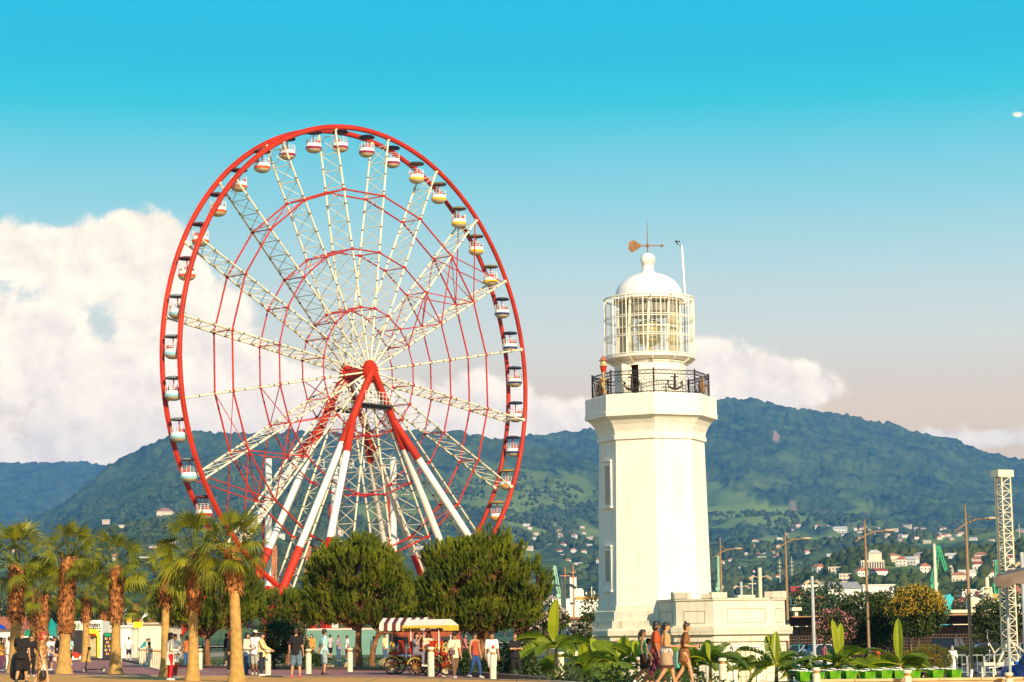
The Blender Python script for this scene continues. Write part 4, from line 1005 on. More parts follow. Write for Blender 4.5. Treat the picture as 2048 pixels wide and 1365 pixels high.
# --- round stone pines
m_needle = leaf_mat('pine_needles', (0.042, 0.072, 0.006), (0.21, 0.235, 0.012), 0.30, 1.1, 0.6, (0.38, 0.36, 0.018))
m_bark = mat('pine_bark', (0.20, 0.085, 0.035), 0.95, 0.4, 5, bump=0.5, bscale=14)
m_twig = mat('dry_inner_needles', (0.15, 0.058, 0.016), 0.95, 0.4, 3)
def pine(px, d, els_px, ytrunk, lab, n=2500, seed=1, tuft=0.42, lean=0.0, tr_r=.17):
    g = G(px, d); t = thing('stone_pine', lab, 'pine tree', g, 0, 'round pines in front of the wheel'); rs = np.random.RandomState(seed)
    s = d / F_PX; base_y = H_ROW - (px - 1024) * .0122 + (CAM_Z - g.z) / s
    els = [((x - px) * s, oy, (base_y - y) * s, rx * s, ry_ * s, rz * s) for x, y, rx, rz, ry_, oy in els_px]
    fork = (base_y - ytrunk) * s
    b = MB(); b.tube([(0, 0, -.1), (.02, 0, .15), (-.03 + lean * .3, 0, fork * .5), (lean, 0, fork)], [tr_r * 1.35, tr_r, tr_r * .85, tr_r * .72], 12)
    for e in els:
        for k in range(7):
            q = unit(rs.normal(size=3)); tgt = np.array(e[:3]) + q * np.array(e[3:6]) * .72; tgt[2] = max(tgt[2], fork + .15)
            limb(b, (lean, 0, fork * (.82 + .2 * rs.rand())), tgt, tr_r * .38, .02, .07, rs)
    b.build('trunk', m_bark, t, True)
    P, N = in_ellipsoids(els, int(n * 1.35), rs, .58)
    keep = P[:, 2] > fork * .92; P, N = P[keep], N[keep]
    clump = fbm(P[:, 0] * 1.6 + P[:, 1] * .9 + 31, P[:, 2] * 1.6 + P[:, 1] * 1.1 + 7, 3, seed)        # gaps in the crown
    keep = clump > .385; P, N = P[keep], N[keep]
    ax = unit(N * .45 + np.array([0, 0, 1.0]) + rs.normal(size=P.shape) * .16); k = 18
    Pn = np.repeat(P, k, 0); An = np.repeat(ax, k, 0); u = np.tile(np.linspace(0, .8, k), len(P))[:, None]
    st = Pn + An * u * tuft; D = unit(An * (.9 + .5 * u) + rs.normal(size=Pn.shape) * .26)
    V, F = blades(st, D, tuft * (.46 + .22 * rs.rand(len(st))), .044 + .018 * rs.rand(len(st)), rs)
    cloud_mesh('crown', V, F, m_needle, t)
    P2, N2 = in_ellipsoids(els, n // 4, rs, .2); P2 = P2[P2[:, 2] > fork * .95]; k = 6
    Pn = np.repeat(P2, k, 0); V, F = blades(Pn, rs.normal(size=Pn.shape), .22, .03, rs); cloud_mesh('inner_twigs', V, F, m_twig, t)
    return t
pine(718, 95, [(712, 1150, 92, 62, 88, 0), (660, 1190, 52, 46, 60, -.2), (770, 1185, 52, 52, 60, .2), (700, 1226, 96, 38, 80, 0), (715, 1112, 50, 30, 60, 0)], 1246, 'rounded pine with a straight lit trunk in the middle of the park', 3000, 3, .40, 0)
pine(960, 88, [(960, 1160, 96, 70, 90, 0), (888, 1190, 48, 46, 60, -.2), (1045, 1175, 55, 52, 60, 0), (960, 1236, 118, 38, 80, .1), (985, 1090, 32, 26, 40, 0), (900, 1125, 52, 36, 50, 0), (1010, 1130, 50, 40, 50, 0)], 1275, 'widest pine with an open crown behind the strolling group', 3400, 5, .40, .15)
pine(742, 104, [(800, 1215, 46, 46, 70, 0), (835, 1240, 40, 30, 60, .3), (770, 1235, 50, 28, 60, .4)], 1262, 'dark leaning pine in the shade between two round pines', 1300, 8, .36, .4, .15)
pine(415, 112, [(420, 1195, 96, 62, 90, 0), (345, 1215, 40, 46, 60, 0), (485, 1200, 40, 56, 60, 0), (420, 1238, 95, 30, 80, 0)], 1268, 'broad pine behind the two right hand palms', 2300, 12, .42)
pine(575, 120, [(570, 1225, 52, 36, 70, 0), (540, 1222, 32, 30, 50, 0), (612, 1235, 30, 26, 50, 0)], 1272, 'low pine between the palms and the round pine', 1200, 15, .40)
# --- leafy trees and shrubs
m_leafd = leaf_mat('dark_broad_leaf', (0.014, 0.030, 0.006), (0.070, 0.095, 0.014), 0.18, 1.3)
m_leafm = leaf_mat('mid_broad_leaf', (0.020, 0.045, 0.010), (0.075, 0.105, 0.020), 0.2, 0.6)
m_hedge = leaf_mat('hedge_leaf', (0.06, 0.07, 0.008), (0.22, 0.18, 0.016), 0.2, 2.2, 0.6, (0.34, 0.19, 0.03))
m_gold = leaf_mat('golden_panicle', (0.36, 0.22, 0.02), (0.55, 0.36, 0.03), 0.2, 2.0)
m_pink = leaf_mat('pink_flower', (0.45, 0.13, 0.16), (0.62, 0.30, 0.28), 0.2, 2.0)
m_blush = leaf_mat('white_pink_flower', (0.62, 0.40, 0.36), (0.78, 0.66, 0.58), 0.2, 2.0)
m_wood = mat('tree_bark', (0.10, 0.062, 0.035), 0.95, 0.3, 6, bump=0.4, bscale=12)
def leafy(name, lab, cat, px, d, els_px, n, lsize, m, group=None, seed=1, flowers=None, trunk=True, shell=.55, gap=.36, gz=None, ytrunk=None):
    g = G(px, d); g.z = ground(g.x, d) - (0.6 * smooth((d - 300) / 300) if d > 300 else 0)
    if gz is not None: g.z = gz
    t = thing(name, lab, cat, g, 0, group); rs = np.random.RandomState(seed); s = d / F_PX
    base_y = H_ROW - (px - 1024) * .0122 + (CAM_Z - g.z) / s
    els = [((x - px) * s, oy, (base_y - y) * s, rx * s, rx * s * .9, rz * s) for x, y, rx, rz, oy in els_px]
    if trunk:
        b = MB(); zc = max(.3, min(e[2] - e[5] * .6 for e in els)); r = max(.05, .025 * max(e[2] + e[5] for e in els))
        b.tube([(0, 0, -.1), (.02, .0, zc * .6), (.0, 0, zc)], [r * 1.3, r, r * .8], 8)
        for e in els:
            for k in range(5):
                q = unit(rs.normal(size=3)); tgt = np.array(e[:3]) + q * np.array(e[3:6]) * .7; tgt[2] = max(tgt[2], zc); limb(b, (0, 0, zc * .95), tgt, r * .5, r * .1, r * .5, rs)
        b.build('trunk', m_wood, t, True)
    P, N = in_ellipsoids(els, n, rs, shell); P = P[P[:, 2] > .02] if True else P
    N = N[:len(P)] if len(N) == len(P) else unit(rs.normal(size=P.shape))
    L0 = lsize * 3.2; cl = fbm(P[:, 0] / L0 + P[:, 1] / L0 * .8 + 13, P[:, 2] / L0 + P[:, 1] / L0 + 3, 3, seed); k = cl > gap; P, N = P[k], N[k]
    D = unit(N * .7 + rs.normal(size=P.shape) * .8 + np.array([0, 0, -.15]))
    V, F = blades(P, D, lsize * (.7 + .6 * rs.rand(len(P))), lsize * .55, rs, .1)
    cloud_mesh('crown', V, F, m, t)
    if flowers:
        fm, fn, fs, thr = flowers; P, N = in_ellipsoids(els, fn, rs, .95); cl = fbm(P[:, 0] / L0 + 3, P[:, 2] / L0 + P[:, 1] / L0, 3, seed + 5); k = (cl > thr) & (P[:, 1] < .3) & ((P[:, 2] > np.percentile(P[:, 2], 52)) if fm is m_gold else True); P = P[k]; N = N[k]
        k = 9; Pn = np.repeat(P, k, 0) + rs.normal(size=(len(P) * k, 3)) * fs * .9; V, F = blades(Pn, rs.normal(size=Pn.shape) + np.array([0, 0, .5]), fs, fs * .8, rs); cloud_mesh('blossom', V, F, fm, t)
    return t
leafy('round_bush', 'dark rounded bush behind the family beside the white bollard', 'shrub', 548, 100, [(548, 1275, 48, 32, 0), (535, 1292, 38, 24, 0), (560, 1260, 30, 18, 0), (552, 1305, 26, 22, 0)], 5200, .13, m_leafd, None, 2, None, True, .5, .3)
leafy('oleander', 'pink flowering oleander right of the dark rounded bush', 'shrub', 588, 106, [(585, 1262, 26, 16, 0), (597, 1285, 18, 20, 0), (560, 1248, 16, 8, .3)], 1500, .15, m_leafd, 'flowering oleanders', 3, (m_pink, 60, .07, .42), True, .5, .34)
leafy('oleander', 'tall oleander with white pink blossom left of the lighthouse foot', 'shrub', 1098, 96, [(1098, 1228, 26, 32, 0), (1082, 1245, 22, 22, 0), (1120, 1240, 20, 20, .2)], 2200, .15, m_leafd, 'flowering oleanders', 4, (m_blush, 150, .08, .40), True, .5, .34)
leafy('oleander', 'oleander with pale blossom low before the cream house', 'shrub', 1166, 104, [(1164, 1262, 22, 18, 0), (1172, 1280, 16, 16, 0)], 1000, .14, m_leafd, 'flowering oleanders', 5, (m_blush, 70, .07, .42), True, .5, .34)
leafy('oleander', 'oleander with salmon blossom left of the dark tree on the right', 'shrub', 1668, 118, [(1668, 1238, 26, 16, 0), (1650, 1262, 20, 22, 0), (1690, 1258, 26, 26, .2)], 2200, .16, m_leafd, 'flowering oleanders', 6, (m_pink, 170, .10, .41), True, .5, .34)
leafy('garden_tree', 'small dark tree against the left side of the lighthouse', 'tree', 1182, 128, [(1182, 1252, 24, 24, 0), (1176, 1272, 20, 20, 0)], 2400, .18, m_leafd, None, 7, None, True, .45, .33)
leafy('garden_tree', 'broad dark tree left of the golden tree', 'tree', 1735, 122, [(1735, 1222, 52, 38, 0), (1700, 1240, 34, 32, 0), (1768, 1225, 40, 42, 0), (1735, 1262, 60, 36, .3), (1780, 1265, 36, 36, .3)], 8500, .19, m_leafd, None, 8, None, True, .45, .33)
leafy('golden_tree', 'round tree topped with golden yellow flower clusters', 'tree', 1838, 118, [(1838, 1215, 50, 40, 0), (1812, 1230, 34, 32, 0), (1868, 1226, 32, 36, 0), (1838, 1250, 48, 24, 0)], 7600, .17, m_leafd, None, 9, (m_gold, 1000, .11, .36), True, .45, .32)
leafy('dark_tree', 'dark leafy tree behind the lattice tower foot', 'tree', 1978, 150, [(1985, 1232, 34, 34, 0), (1965, 1262, 24, 26, 0), (2010, 1250, 36, 40, 0)], 4200, .22, m_leafd, None, 10, None, True, .45, .33)
m_redleaf = leaf_mat('dark_red_leaf', (0.05, 0.014, 0.010), (0.17, 0.045, 0.02), 0.2, 1.5)
leafy('plum_tree', 'dark red leaved small tree right of the widest pine', 'tree', 1066, 102, [(1062, 1232, 26, 30, 0), (1078, 1250, 22, 26, 0), (1052, 1262, 22, 24, 0)], 3200, .16, m_redleaf, None, 44, None, True, .45, .33)
leafy('clipped_hedge', 'clipped rounded hedge behind the right end of the bicycles', 'hedge', 1842, 100, [(1862, 1322, 44, 34, 0), (1835, 1324, 50, 26, 0), (1808, 1330, 36, 22, 0)], 14000, .07, m_hedge, None, 11, None, True, .75, .0)
leafy('low_hedge', 'dark low clipped hedge in front of the parked cars', 'hedge', 1945, 116, [(1930, 1308, 46, 16, 0), (1980, 1308, 46, 16, 0)], 5000, .10, m_leafd, None, 12, None, False, .7, .0)
# shrubbery and grasses along the bed behind the strollers
for i, (px, d, y, rx, rz, m, lab) in enumerate([(935, 84, 1325, 18, 26, m_leafm, 'tufty green shrub behind the man in the rust vest'), (968, 85, 1335, 14, 20, m_leafd, 'small dark shrub behind the bollard and the boy in white'), (905, 98, 1330, 20, 20, m_leafd, 'dark shrub behind the red pedal cart'), (1062, 84, 1340, 18, 18, m_leafm, 'leafy shrub right of the man in black'), (640, 112, 1318, 22, 14, m_leafd, 'low dark shrub behind the man in mint'), (610, 116, 1310, 20, 20, m_leafd, 'dark shrub behind the man in denim shorts'), (1010, 90, 1318, 24, 34, m_leafd, 'tall dark shrub between the man in white and the man in black'), (1052, 92, 1312, 22, 36, m_leafd, 'tall dark shrub behind the walking man in black'), (880, 100, 1320, 26, 26, m_leafd, 'dark shrub behind the yellow steering wheels')]):
    leafy('garden_shrub', lab, 'shrub', px, d, [(px, y, rx, rz, 0)], 900, .14, m, 'small shrubs in the park beds', 30 + i, None, False, .3, .3)
# --- banana plants
m_ban = leaf_mat('banana_leaf', (0.085, 0.15, 0.010), (0.24, 0.30, 0.014), 0.42, 1.2, 0.4)
m_bany = leaf_mat('young_banana_leaf', (0.28, 0.33, 0.012), (0.46, 0.48, 0.02), 0.4, 0.8, 0.4)
m_bstem = mat('banana_stem', (0.20, 0.19, 0.04), 0.7, 0.35, 4, col2=(0.26, 0.16, 0.05))
def bleaf(b, base, a, e0, L, Wd, bend, rs, curl=.25, tear=True):
    n = 12; p = Vector(base); e = e0; pts = []; step = L / n
    for i in range(n + 1):
        pts.append(p.copy()); dv = Vector((math.cos(a) * math.cos(e), math.sin(a) * math.cos(e), math.sin(e))); p = p + dv * step; e -= bend / n
    side = Vector((-math.sin(a), math.cos(a), 0)); tw = rs.normal() * .55; side = Matrix.Rotation(tw, 3, (pts[-1] - pts[0]).normalized()) @ side
    b.tube([q - Vector((0, 0, .008)) for q in pts], [.022 * (1 - .8 * i / n) + .004 for i in range(n + 1)], 5, mi=1)
    wv = [0 if i < 2 else Wd * .5 * math.sin(math.pi * min(1, ((i - 1.5) / (n - 1.5)) ** .80)) ** .45 if i < n else 0.01 for i in range(n + 1)]
    for s in (-1, 1):
        for i in range(1, n):
            d0 = (pts[i + 1] - pts[i]).normalized(); up = side.cross(d0) * (1 if side.cross(d0).z > 0 else -1)
            gap = .02 * L if (tear and rs.rand() < .45) else 0
            q0 = pts[i] + side * s * wv[i] + up * wv[i] * curl - Vector((0, 0, .25 * wv[i] * rs.rand() if gap else 0)); q1 = pts[i + 1] - d0 * gap + side * s * wv[i + 1] + up * wv[i + 1] * curl
            m0 = pts[i] + side * s * wv[i] * .5 + up * wv[i] * curl * .7; m1 = pts[i + 1] - d0 * gap * .5 + side * s * wv[i + 1] * .5 + up * wv[i + 1] * curl * .7
            b.add([pts[i], m0, m1, pts[i + 1]], [(0, 1, 2, 3) if s > 0 else (3, 2, 1, 0)], 0); b.add([m0, q0, q1, m1], [(0, 1, 2, 3) if s > 0 else (3, 2, 1, 0)], 0)
def banana(px, d, ystem, leaves, lab, seed=1, stem_r=.09, spear=None):
    g = G(px, d); t = thing('banana_plant', lab, 'banana plant', g, 0, 'banana plants in the bed before the lighthouse'); rs = np.random.RandomState(seed); s = d / F_PX
    by = H_ROW - (px - 1024) * .0122 + (CAM_Z - g.z) / s; hs = (by - ystem) * s
    b = MB(); b.tube([(0, 0, -.1), (0, 0, hs * .5), (.02, 0, hs)], [stem_r, stem_r * .8, stem_r * .45], 9); b.tube([(.08, .05, -.05), (.16, .08, hs * .3)], [stem_r * .6, stem_r * .3], 7); b.build('stem', m_bstem, t, True)
    leaves = list(leaves) + [(rs.uniform(0, 360), rs.uniform(15, 60), rs.uniform(.75, 1.15), rs.uniform(50, 95)) for _ in range(5)]
    for (ang, e, L, bend) in leaves:
        b = MB(); bleaf(b, (0, 0, hs * .92), R_(ang), R_(e), L * 1.12, .36 + .18 * L, R_(bend), rs); b.build('leaf', [m_ban, m_bany], t, True)
    if spear:
        for ang, e, L, w in spear:
            b = MB(); bleaf(b, (0, 0, hs * .95), R_(ang), R_(e), L, w, R_(14), rs, .38, False); b.build('young_leaf', [m_bany, m_bany], t, True)
    return t
banana(1112, 86, 1290, [(175, 42, 1.6, 70), (200, 20, 1.6, 80), (-20, 30, 1.9, 85), (10, 10, 1.6, 80), (230, 15, 1.2, 60), (-60, 20, 1.4, 70), (160, 5, 1.2, 60)], 'largest banana plant with one tall bright upright leaf', 3, .09, [(-80, 82, 1.95, .74)])
banana(1168, 68, 1330, [(170, 50, .8, 60), (20, 40, .8, 70), (-60, 30, .8, 70), (220, 30, .7, 60), (80, 60, .7, 40)], 'young banana plant left of the lighthouse foot', 4, .07, [(-100, 78, .75, .34)])
banana(1242, 70, 1318, [(150, 48, 1.1, 40), (35, 62, 1.0, 60), (-30, 25, 1.0, 80), (210, 10, .9, 70), (-80, 10, .9, 60), (60, 80, .8, 20)], 'banana plant with a torn arching leaf before the lighthouse wall', 5, .07, [(60, 70, .85, .46)])
banana(1420, 66, 1318, [(40, 50, 1.0, 40), (-25, 30, 1.2, 85), (150, 40, .8, 60), (-60, 20, .9, 70), (100, 70, .7, 20)], 'banana plant behind the woman looking at her phone', 6, .07, [(115, 80, .6, .24)])
banana(1552, 72, 1322, [(160, 45, 1.35, 55), (180, 12, 1.3, 40), (205, -5, 1.2, 60), (30, 45, 1.1, 60), (-15, 20, 1.2, 70), (-50, 0, 1.0, 60), (110, 74, 1.0, 20)], 'banana plant with broad leaves in front of the house window', 7, .09, [(75, 82, 1.10, .32), (125, 72, 1.05, .24)])
banana(1678, 70, 1322, [(170, 25, 1.6, 60), (25, 42, 1.2, 60), (-10, 15, 1.4, 70), (195, 0, 1.0, 60), (-60, 10, 1.1, 70)], 'banana plant with a pair of tall yellow green leaves behind the bikes', 8, .09, [(115, 84, 1.45, .25), (65, 80, 1.35, .27)])
banana(1800, 70, 1322, [(172, 18, 1.4, 60), (20, 30, 1.0, 60), (190, 50, 1.2, 60), (-20, 25, 1.0, 80)], 'banana plant with a single folded bright leaf beside the hedge', 9, .08, [(80, 82, 1.5, .34)])
banana(1205, 67, 1345, [(150, 30, .8, 60), (30, 30, .8, 60), (-40, 15, .8, 60), (-120, 20, .8, 60), (90, 50, .7, 50)], 'low spreading banana plant between the two taller ones', 10, .06)
banana(1350, 67, 1345, [(150, 35, .7, 60), (20, 40, .8, 60), (-60, 20, .8, 60), (-130, 20, .7, 60)], 'low banana plant half hidden by the passing women', 11, .06)
banana(1075, 88, 1345, [(160, 35, .9, 60), (20, 40, .8, 60), (-70, 20, .9, 60), (-130, 20, .9, 60)], 'low banana plant right behind the walking man in black', 12, .06)
banana(1610, 71, 1345, [(150, 35, .9, 60), (20, 40, .9, 60), (-70, 20, .8, 60), (200, 20, .9, 60)], 'low banana plant behind the first green basket', 13, .06)
banana(1735, 72, 1345, [(150, 35, 1.0, 60), (20, 40, 1.0, 60), (-70, 20, .9, 60), (200, 20, .9, 60)], 'low banana plant behind the middle green baskets', 14, .06)
banana(1275, 69, 1325, [(150, 55, 1.0, 50), (30, 50, 1.0, 60), (-60, 30, .9, 70)], 'banana plant behind the girl in green', 21, .06, [(100, 75, .8, .36)])
banana(1196, 72, 1322, [(140, 60, 1.1, 45), (40, 55, 1.1, 60), (-80, 35, 1.0, 70)], 'broad banana plant pressed against the lighthouse base', 22, .07, [(120, 72, .9, .40)])
banana(1395, 69, 1325, [(120, 70, .9, 40), (20, 60, .9, 50)], 'small banana plant right beside the woman with the phone', 23, .06, [(90, 82, .7, .26)])
banana(1500, 76, 1335, [(150, 40, 1.1, 60), (200, 20, 1.0, 60)], 'low banana plant left of the house window', 24, .06)
# ground cover in that bed: leaves too many to count
rs = np.random.RandomState(77); n = 5200
P = np.zeros((n, 3)); P[:, 0] = rs.uniform(.2, 19, n); ey = np.array([edge_y(x) for x in P[:, 0]]); P[:, 1] = ey + .25 + rs.rand(n) ** 1.4 * 9
P[:, 2] = [gbase(x, y) for x, y in P[:, :2]]; P[:, 2] += rs.rand(n) * (.75 * (P[:, 0] > 1.2) + .1) * np.exp(-((P[:, 1] - ey) / 7))
hide = (P[:, 0] > 6.6) & (P[:, 0] < 8.8) & (rs.rand(n) < .6); P = P[~hide]
D = rs.normal(size=P.shape) * .7 + np.array([0, 0, .9]); V, F = blades(P, D, .16 + .22 * rs.rand(len(P)), .07, rs, .2)
o = cloud_mesh('ground_cover', V, F, m_leafm, None); o['kind'] = 'stuff'; o['label'] = 'dense low leaves filling the bed before the lighthouse'
rs = np.random.RandomState(78); n = 9000
P = np.zeros((n, 3)); P[:, 0] = rs.uniform(-24, 4, n); P[:, 1] = rs.uniform(84, 150, n)
fx = [p[0] for p in FAR]; fy = [p[1] for p in FAR]
fe = np.interp(P[:, 0], fx, fy); P = P[(P[:, 1] > fe + .5)]; P[:, 2] = [gbase(x, y) for x, y in P[:, :2]]
V, F = blades(P, rs.normal(size=P.shape) * .5 + np.array([0, 0, 1.]), .10 + .15 * rs.rand(len(P)), .05, rs); o = cloud_mesh('grass_blades', V, F, m_leafm, None); o['kind'] = 'stuff'; o['label'] = 'tufts of park grass between lane and trees'
# ------------------------------------------------------------------ people
def skin_m(k): return mat('skin_%s' % k, {'tan': (0.48, 0.25, 0.125), 'fair': (0.60, 0.33, 0.18), 'dark': (0.27, 0.125, 0.06)}[k], 0.6, 0.06, 8)
def cloth(name, col, var=0.08, col2=None, scale=6): return mat('cloth_' + name, col, 0.9, var, scale, col2=col2, bump=0.2, bscale=30)
m_hair = {'black': mat('hair_black', (0.015, 0.011, 0.010), 0.5, 0.3, 20), 'brown': mat('hair_brown', (0.05, 0.024, 0.012), 0.5, 0.3, 20), 'grey': mat('hair_grey', (0.30, 0.28, 0.25), 0.6, 0.2, 20), 'red': mat('hair_red', (0.38, 0.035, 0.015), 0.5, 0.25, 20), 'shaved': mat('hair_shaved', (0.16, 0.075, 0.045), 0.7, 0.2, 20)}
m_eye = mat('eye_dark', (0.02, 0.015, 0.012), 0.3, 0.1); m_lip = mat('lip', (0.36, 0.10, 0.07), 0.5, 0.1)
def capsule(b, p0, p1, r0, r1, n=10, mi=0):
    p0, p1 = Vector(p0), Vector(p1); d = (p1 - p0); L = d.length; d = d / L if L > 1e-6 else Vector((0, 0, 1))
    pts, rad = [], []
    for k in (-1, -.8, -.4): pts.append(p0 + d * r0 * k); rad.append(max(.0008, r0 * math.sqrt(max(0, 1 - k * k))))
    pts += [p0, p1]; rad += [r0, r1]
    for k in (.4, .8, 1): pts.append(p1 + d * r1 * k); rad.append(max(.0008, r1 * math.sqrt(max(0, 1 - k * k))))
    b.tube(pts, rad, n, mi)
def remesh(b, voxel, sm=3):
    me = bpy.data.meshes.new('tmp'); me.from_pydata(b.v, [], b.f); me.update()
    o = bpy.data.objects.new('tmp', me); C.objects.link(o)
    r = o.modifiers.new('r', 'REMESH'); r.mode = 'VOXEL'; r.voxel_size = voxel; r.use_smooth_shade = True
    s = o.modifiers.new('s', 'SMOOTH'); s.factor = .5; s.iterations = sm
    dg = bpy.context.evaluated_depsgraph_get(); ev = o.evaluated_get(dg); m2 = ev.to_mesh()
    v = [tuple(q.co) for q in m2.vertices]; f = [tuple(p.vertices) for p in m2.polygons]
    ev.to_mesh_clear(); bpy.data.objects.remove(o); bpy.data.meshes.remove(me)
    return v, f
ARMS = {'down': ((.135, .012, .635), (.145, -.03, .49)), 'hold': ((.132, .01, .635), (.09, -.16, .625)), 'phone': ((.125, -.03, .65), (.045, -.16, .73)), 'behind': ((.14, .06, .645), (.03, .115, .53)),
        'crossed': ((.135, -.035, .66), (-.045, -.115, .665)), 'out': ((.15, -.07, .665), (.14, -.21, .60)), 'fwd': ((.13, -.06, .645), (.12, -.15, .53)), 'back': ((.135, .07, .64), (.135, .07, .50)),
        'photo': ((.125, -.10, .73), (.035, -.15, .885)), 'side': ((.165, .0, .65), (.20, -.04, .515)), 'hip': ((.185, .03, .66), (.09, -.05, .555)), 'rest': ((.14, .0, .64), (.10, -.16, .56))}
LEGS = {'stand': [((.055, -.008, .278), (.058, .014, .045))] * 2, 'apart': [((.07, -.008, .278), (.085, .014, .045))] * 2, 'walk': [((.055, -.085, .285), (.055, -.125, .05)), ((.05, .02, .27), (.05, .15, .075))], 'walk2': [((.05, .02, .27), (.05, .15, .075)), ((.055, -.085, .285), (.055, -.125, .05))],
        'sit': [((.07, -.235, .515), (.07, -.235, .27))] * 2}
def person(px, d, h, face, label, top=None, bottom=None, hair='black', hairstyle='short', skin='tan', arms=('down', 'down'), legs='stand', shoes=(0.6, 0.58, 0.55), build=1.0, lean=0.0, headturn=0.0, loc=None, group=None, extra=None):
    """face: bearing the person looks, degrees; 0 towards the camera, 90 to the right of the picture, 180 away.
    top = (material, sleeve 0 none/1 short/2 long, hem height); bottom = ('shorts'|'trousers'|'skirt'|'dress', material, hem height)"""
    g = loc if loc is not None else G(px, d)
    t = thing('person', label, 'person', g, R_(face), group); S = h; sm_ = skin_m(skin)
    P = lambda q, s=1: Vector((q[0] * s, q[1], q[2])) * S
    sit = legs == 'sit'; bo = Vector((0, 0, 0))
    def up(v):                                                    # lean of the trunk about the hips
        v = Vector(v); a = lean * max(0, (v.z / S - .5)) ; return v + Vector((0, -a * S, 0))
    J = {}
    for i, s in enumerate((-1, 1)):
        hip = Vector((s * .048, 0, .515)) * S; kn, an = LEGS[legs][i]; J['hip', s] = hip; J['kn', s] = P(kn, s); J['an', s] = P(an, s)
        J['sh', s] = up(Vector((s * .098 * (.9 + .1 * build), 0, .815)) * S); e, w = ARMS[arms[i]]; J['el', s] = up(P(e, s)); J['wr', s] = up(P(w, s))
    w = build
    b = MB()
    def torso(b, o=0.0, z0=.50, z1=.815, shoulders=True):
        for (z, rx, ry) in ((.53, .062 * w, .068 * w), (.58, .052 * w, .062 * w), (.64, .047 * w, .060 * w), (.71, .055 * w, .066 * w), (.765, .064 * w, .062 * w)):
            if z < z0 - .02: continue
            for s in (-1, 1): b.ball(up(Vector((s * rx * .55, .004, z)) * S), ((rx * .75 + o) * S, (ry + o) * S, (.055 + o) * S), 12, 8)
        if shoulders:
            for s in (-1, 1): capsule(b, up(Vector((s * .03, .005, .800)) * S), J['sh', s], (.042 + o) * S, (.034 + o) * S)
    torso(b)
    capsule(b, up(Vector((0, .008, .80)) * S), up(Vector((0, -.004, .875)) * S), .032 * S, .027 * S)
    hc = up(Vector((0, -.012, .928)) * S)
    hr = Matrix.Rotation(R_(headturn), 3, 'Z')
    b.ball(hc + Vector((0, .006, .008)) * S, (.043 * S, .053 * S, .062 * S), 14, 10); b.ball(hc + hr @ Vector((0, -.018, -.030)) * S, (.030 * S, .034 * S, .034 * S), 12, 8)
    capsule(b, hc + hr @ Vector((0, -.048, .004)) * S, hc + hr @ Vector((0, -.062, -.010)) * S, .006 * S, .009 * S, 6)
    for s in (-1, 1): b.ball(hc + hr @ Vector((s * .044, .004, -.002)) * S, (.007 * S, .012 * S, .018 * S), 6, 6)
    fat = .9 + .35 * (w - 1) * 2
    for s in (-1, 1):
        capsule(b, J['hip', s], J['kn', s], .052 * S * w, .034 * S * (.5 + .5 * w)); capsule(b, J['kn', s], J['kn', s].lerp(J['an', s], .35), .033 * S, .035 * S); capsule(b, J['kn', s].lerp(J['an', s], .35), J['an', s], .034 * S, .020 * S)
        ft = J['an', s] + Vector((s * .006, -.075, -.028)) * S; capsule(b, J['an', s] + Vector((0, .012, -.018)) * S, ft, .022 * S, .016 * S)
        capsule(b, J['sh', s], J['el', s], .031 * S * (.5 + .5 * w), .023 * S); capsule(b, J['el', s], J['wr', s], .0235 * S, .015 * S)
        fd = (J['wr', s] - J['el', s]).normalized(); b.ball(J['wr', s] + fd * .030 * S, (.016 * S, .020 * S, .026 * S), 8, 6, rot=fd.to_track_quat('Z', 'Y').to_matrix())
    v, f = remesh(b, .0125 * S, 3)
    bd = MB(); bd.add(v, f, 0)
    for s in (-1, 1):                                             # fingers and thumb rooted in the palm
        fd = (J['wr', s] - J['el', s]).normalized(); across = fd.cross(Vector((s, 0, 0))); across = across.normalized() if across.length > .2 else Vector((0, 1, 0)); palm = fd.cross(across)
        palm = palm if palm.dot(Vector((-s, 0, 0))) > 0 else -palm
        root = J['wr', s] + fd * .045 * S
        for k, L in enumerate((.036, .042, .039, .031)):
            q = root + across * (k - 1.5) * .0105 * S; k1 = q + fd * L * .5 * S + palm * .004 * S; k2 = k1 + fd * L * .35 * S + palm * .014 * S
            bd.tube([q - fd * .012 * S, q, k1, k2], [.0052 * S, .0052 * S, .0046 * S, .0036 * S], 6, mi=0)
        q = J['wr', s] + fd * .022 * S - across * .018 * S; bd.tube([q, q + (fd * .7 - across * .7) * .022 * S, q + (fd * .95 - across * .35) * .042 * S], [.0062 * S, .0056 * S, .0042 * S], 6, mi=0)
    for s in (-1, 1): bd.ball(hc + hr @ Vector((s * .017, -.047, .006)) * S, (.007 * S, .004 * S, .0045 * S), 6, 5, mi=1)
    bd.ball(hc + hr @ Vector((0, -.050, -.034)) * S, (.013 * S, .004 * S, .004 * S), 6, 5, mi=2)
    bd.build('body', [sm_, m_eye, m_lip], t, True)
    cl = []
    if top:
        tm, sl, hem = top; b = MB(); torso(b, .011, hem, shoulders=sl > 0)
        if sl == 0:
            for s in (-1, 1): capsule(b, up(Vector((s * .045, .005, .775)) * S), up(Vector((s * .058, .005, .815)) * S), .036 * S, .022 * S)
        for s in (-1, 1):
            if sl == 1: capsule(b, J['sh', s], J['sh', s].lerp(J['el', s], .72), .040 * S * (.5 + .5 * w), .037 * S)
            if sl == 2: capsule(b, J['sh', s], J['el', s], .040 * S * (.5 + .5 * w), .031 * S); capsule(b, J['el', s], J['el', s].lerp(J['wr', s], .92), .031 * S, .022 * S)
        if hem < .5 and not sit:
            k = (.5 - hem); b.lathe([(.085 * S * w, .57 * S), (.098 * S * w, hem * S)], 14)
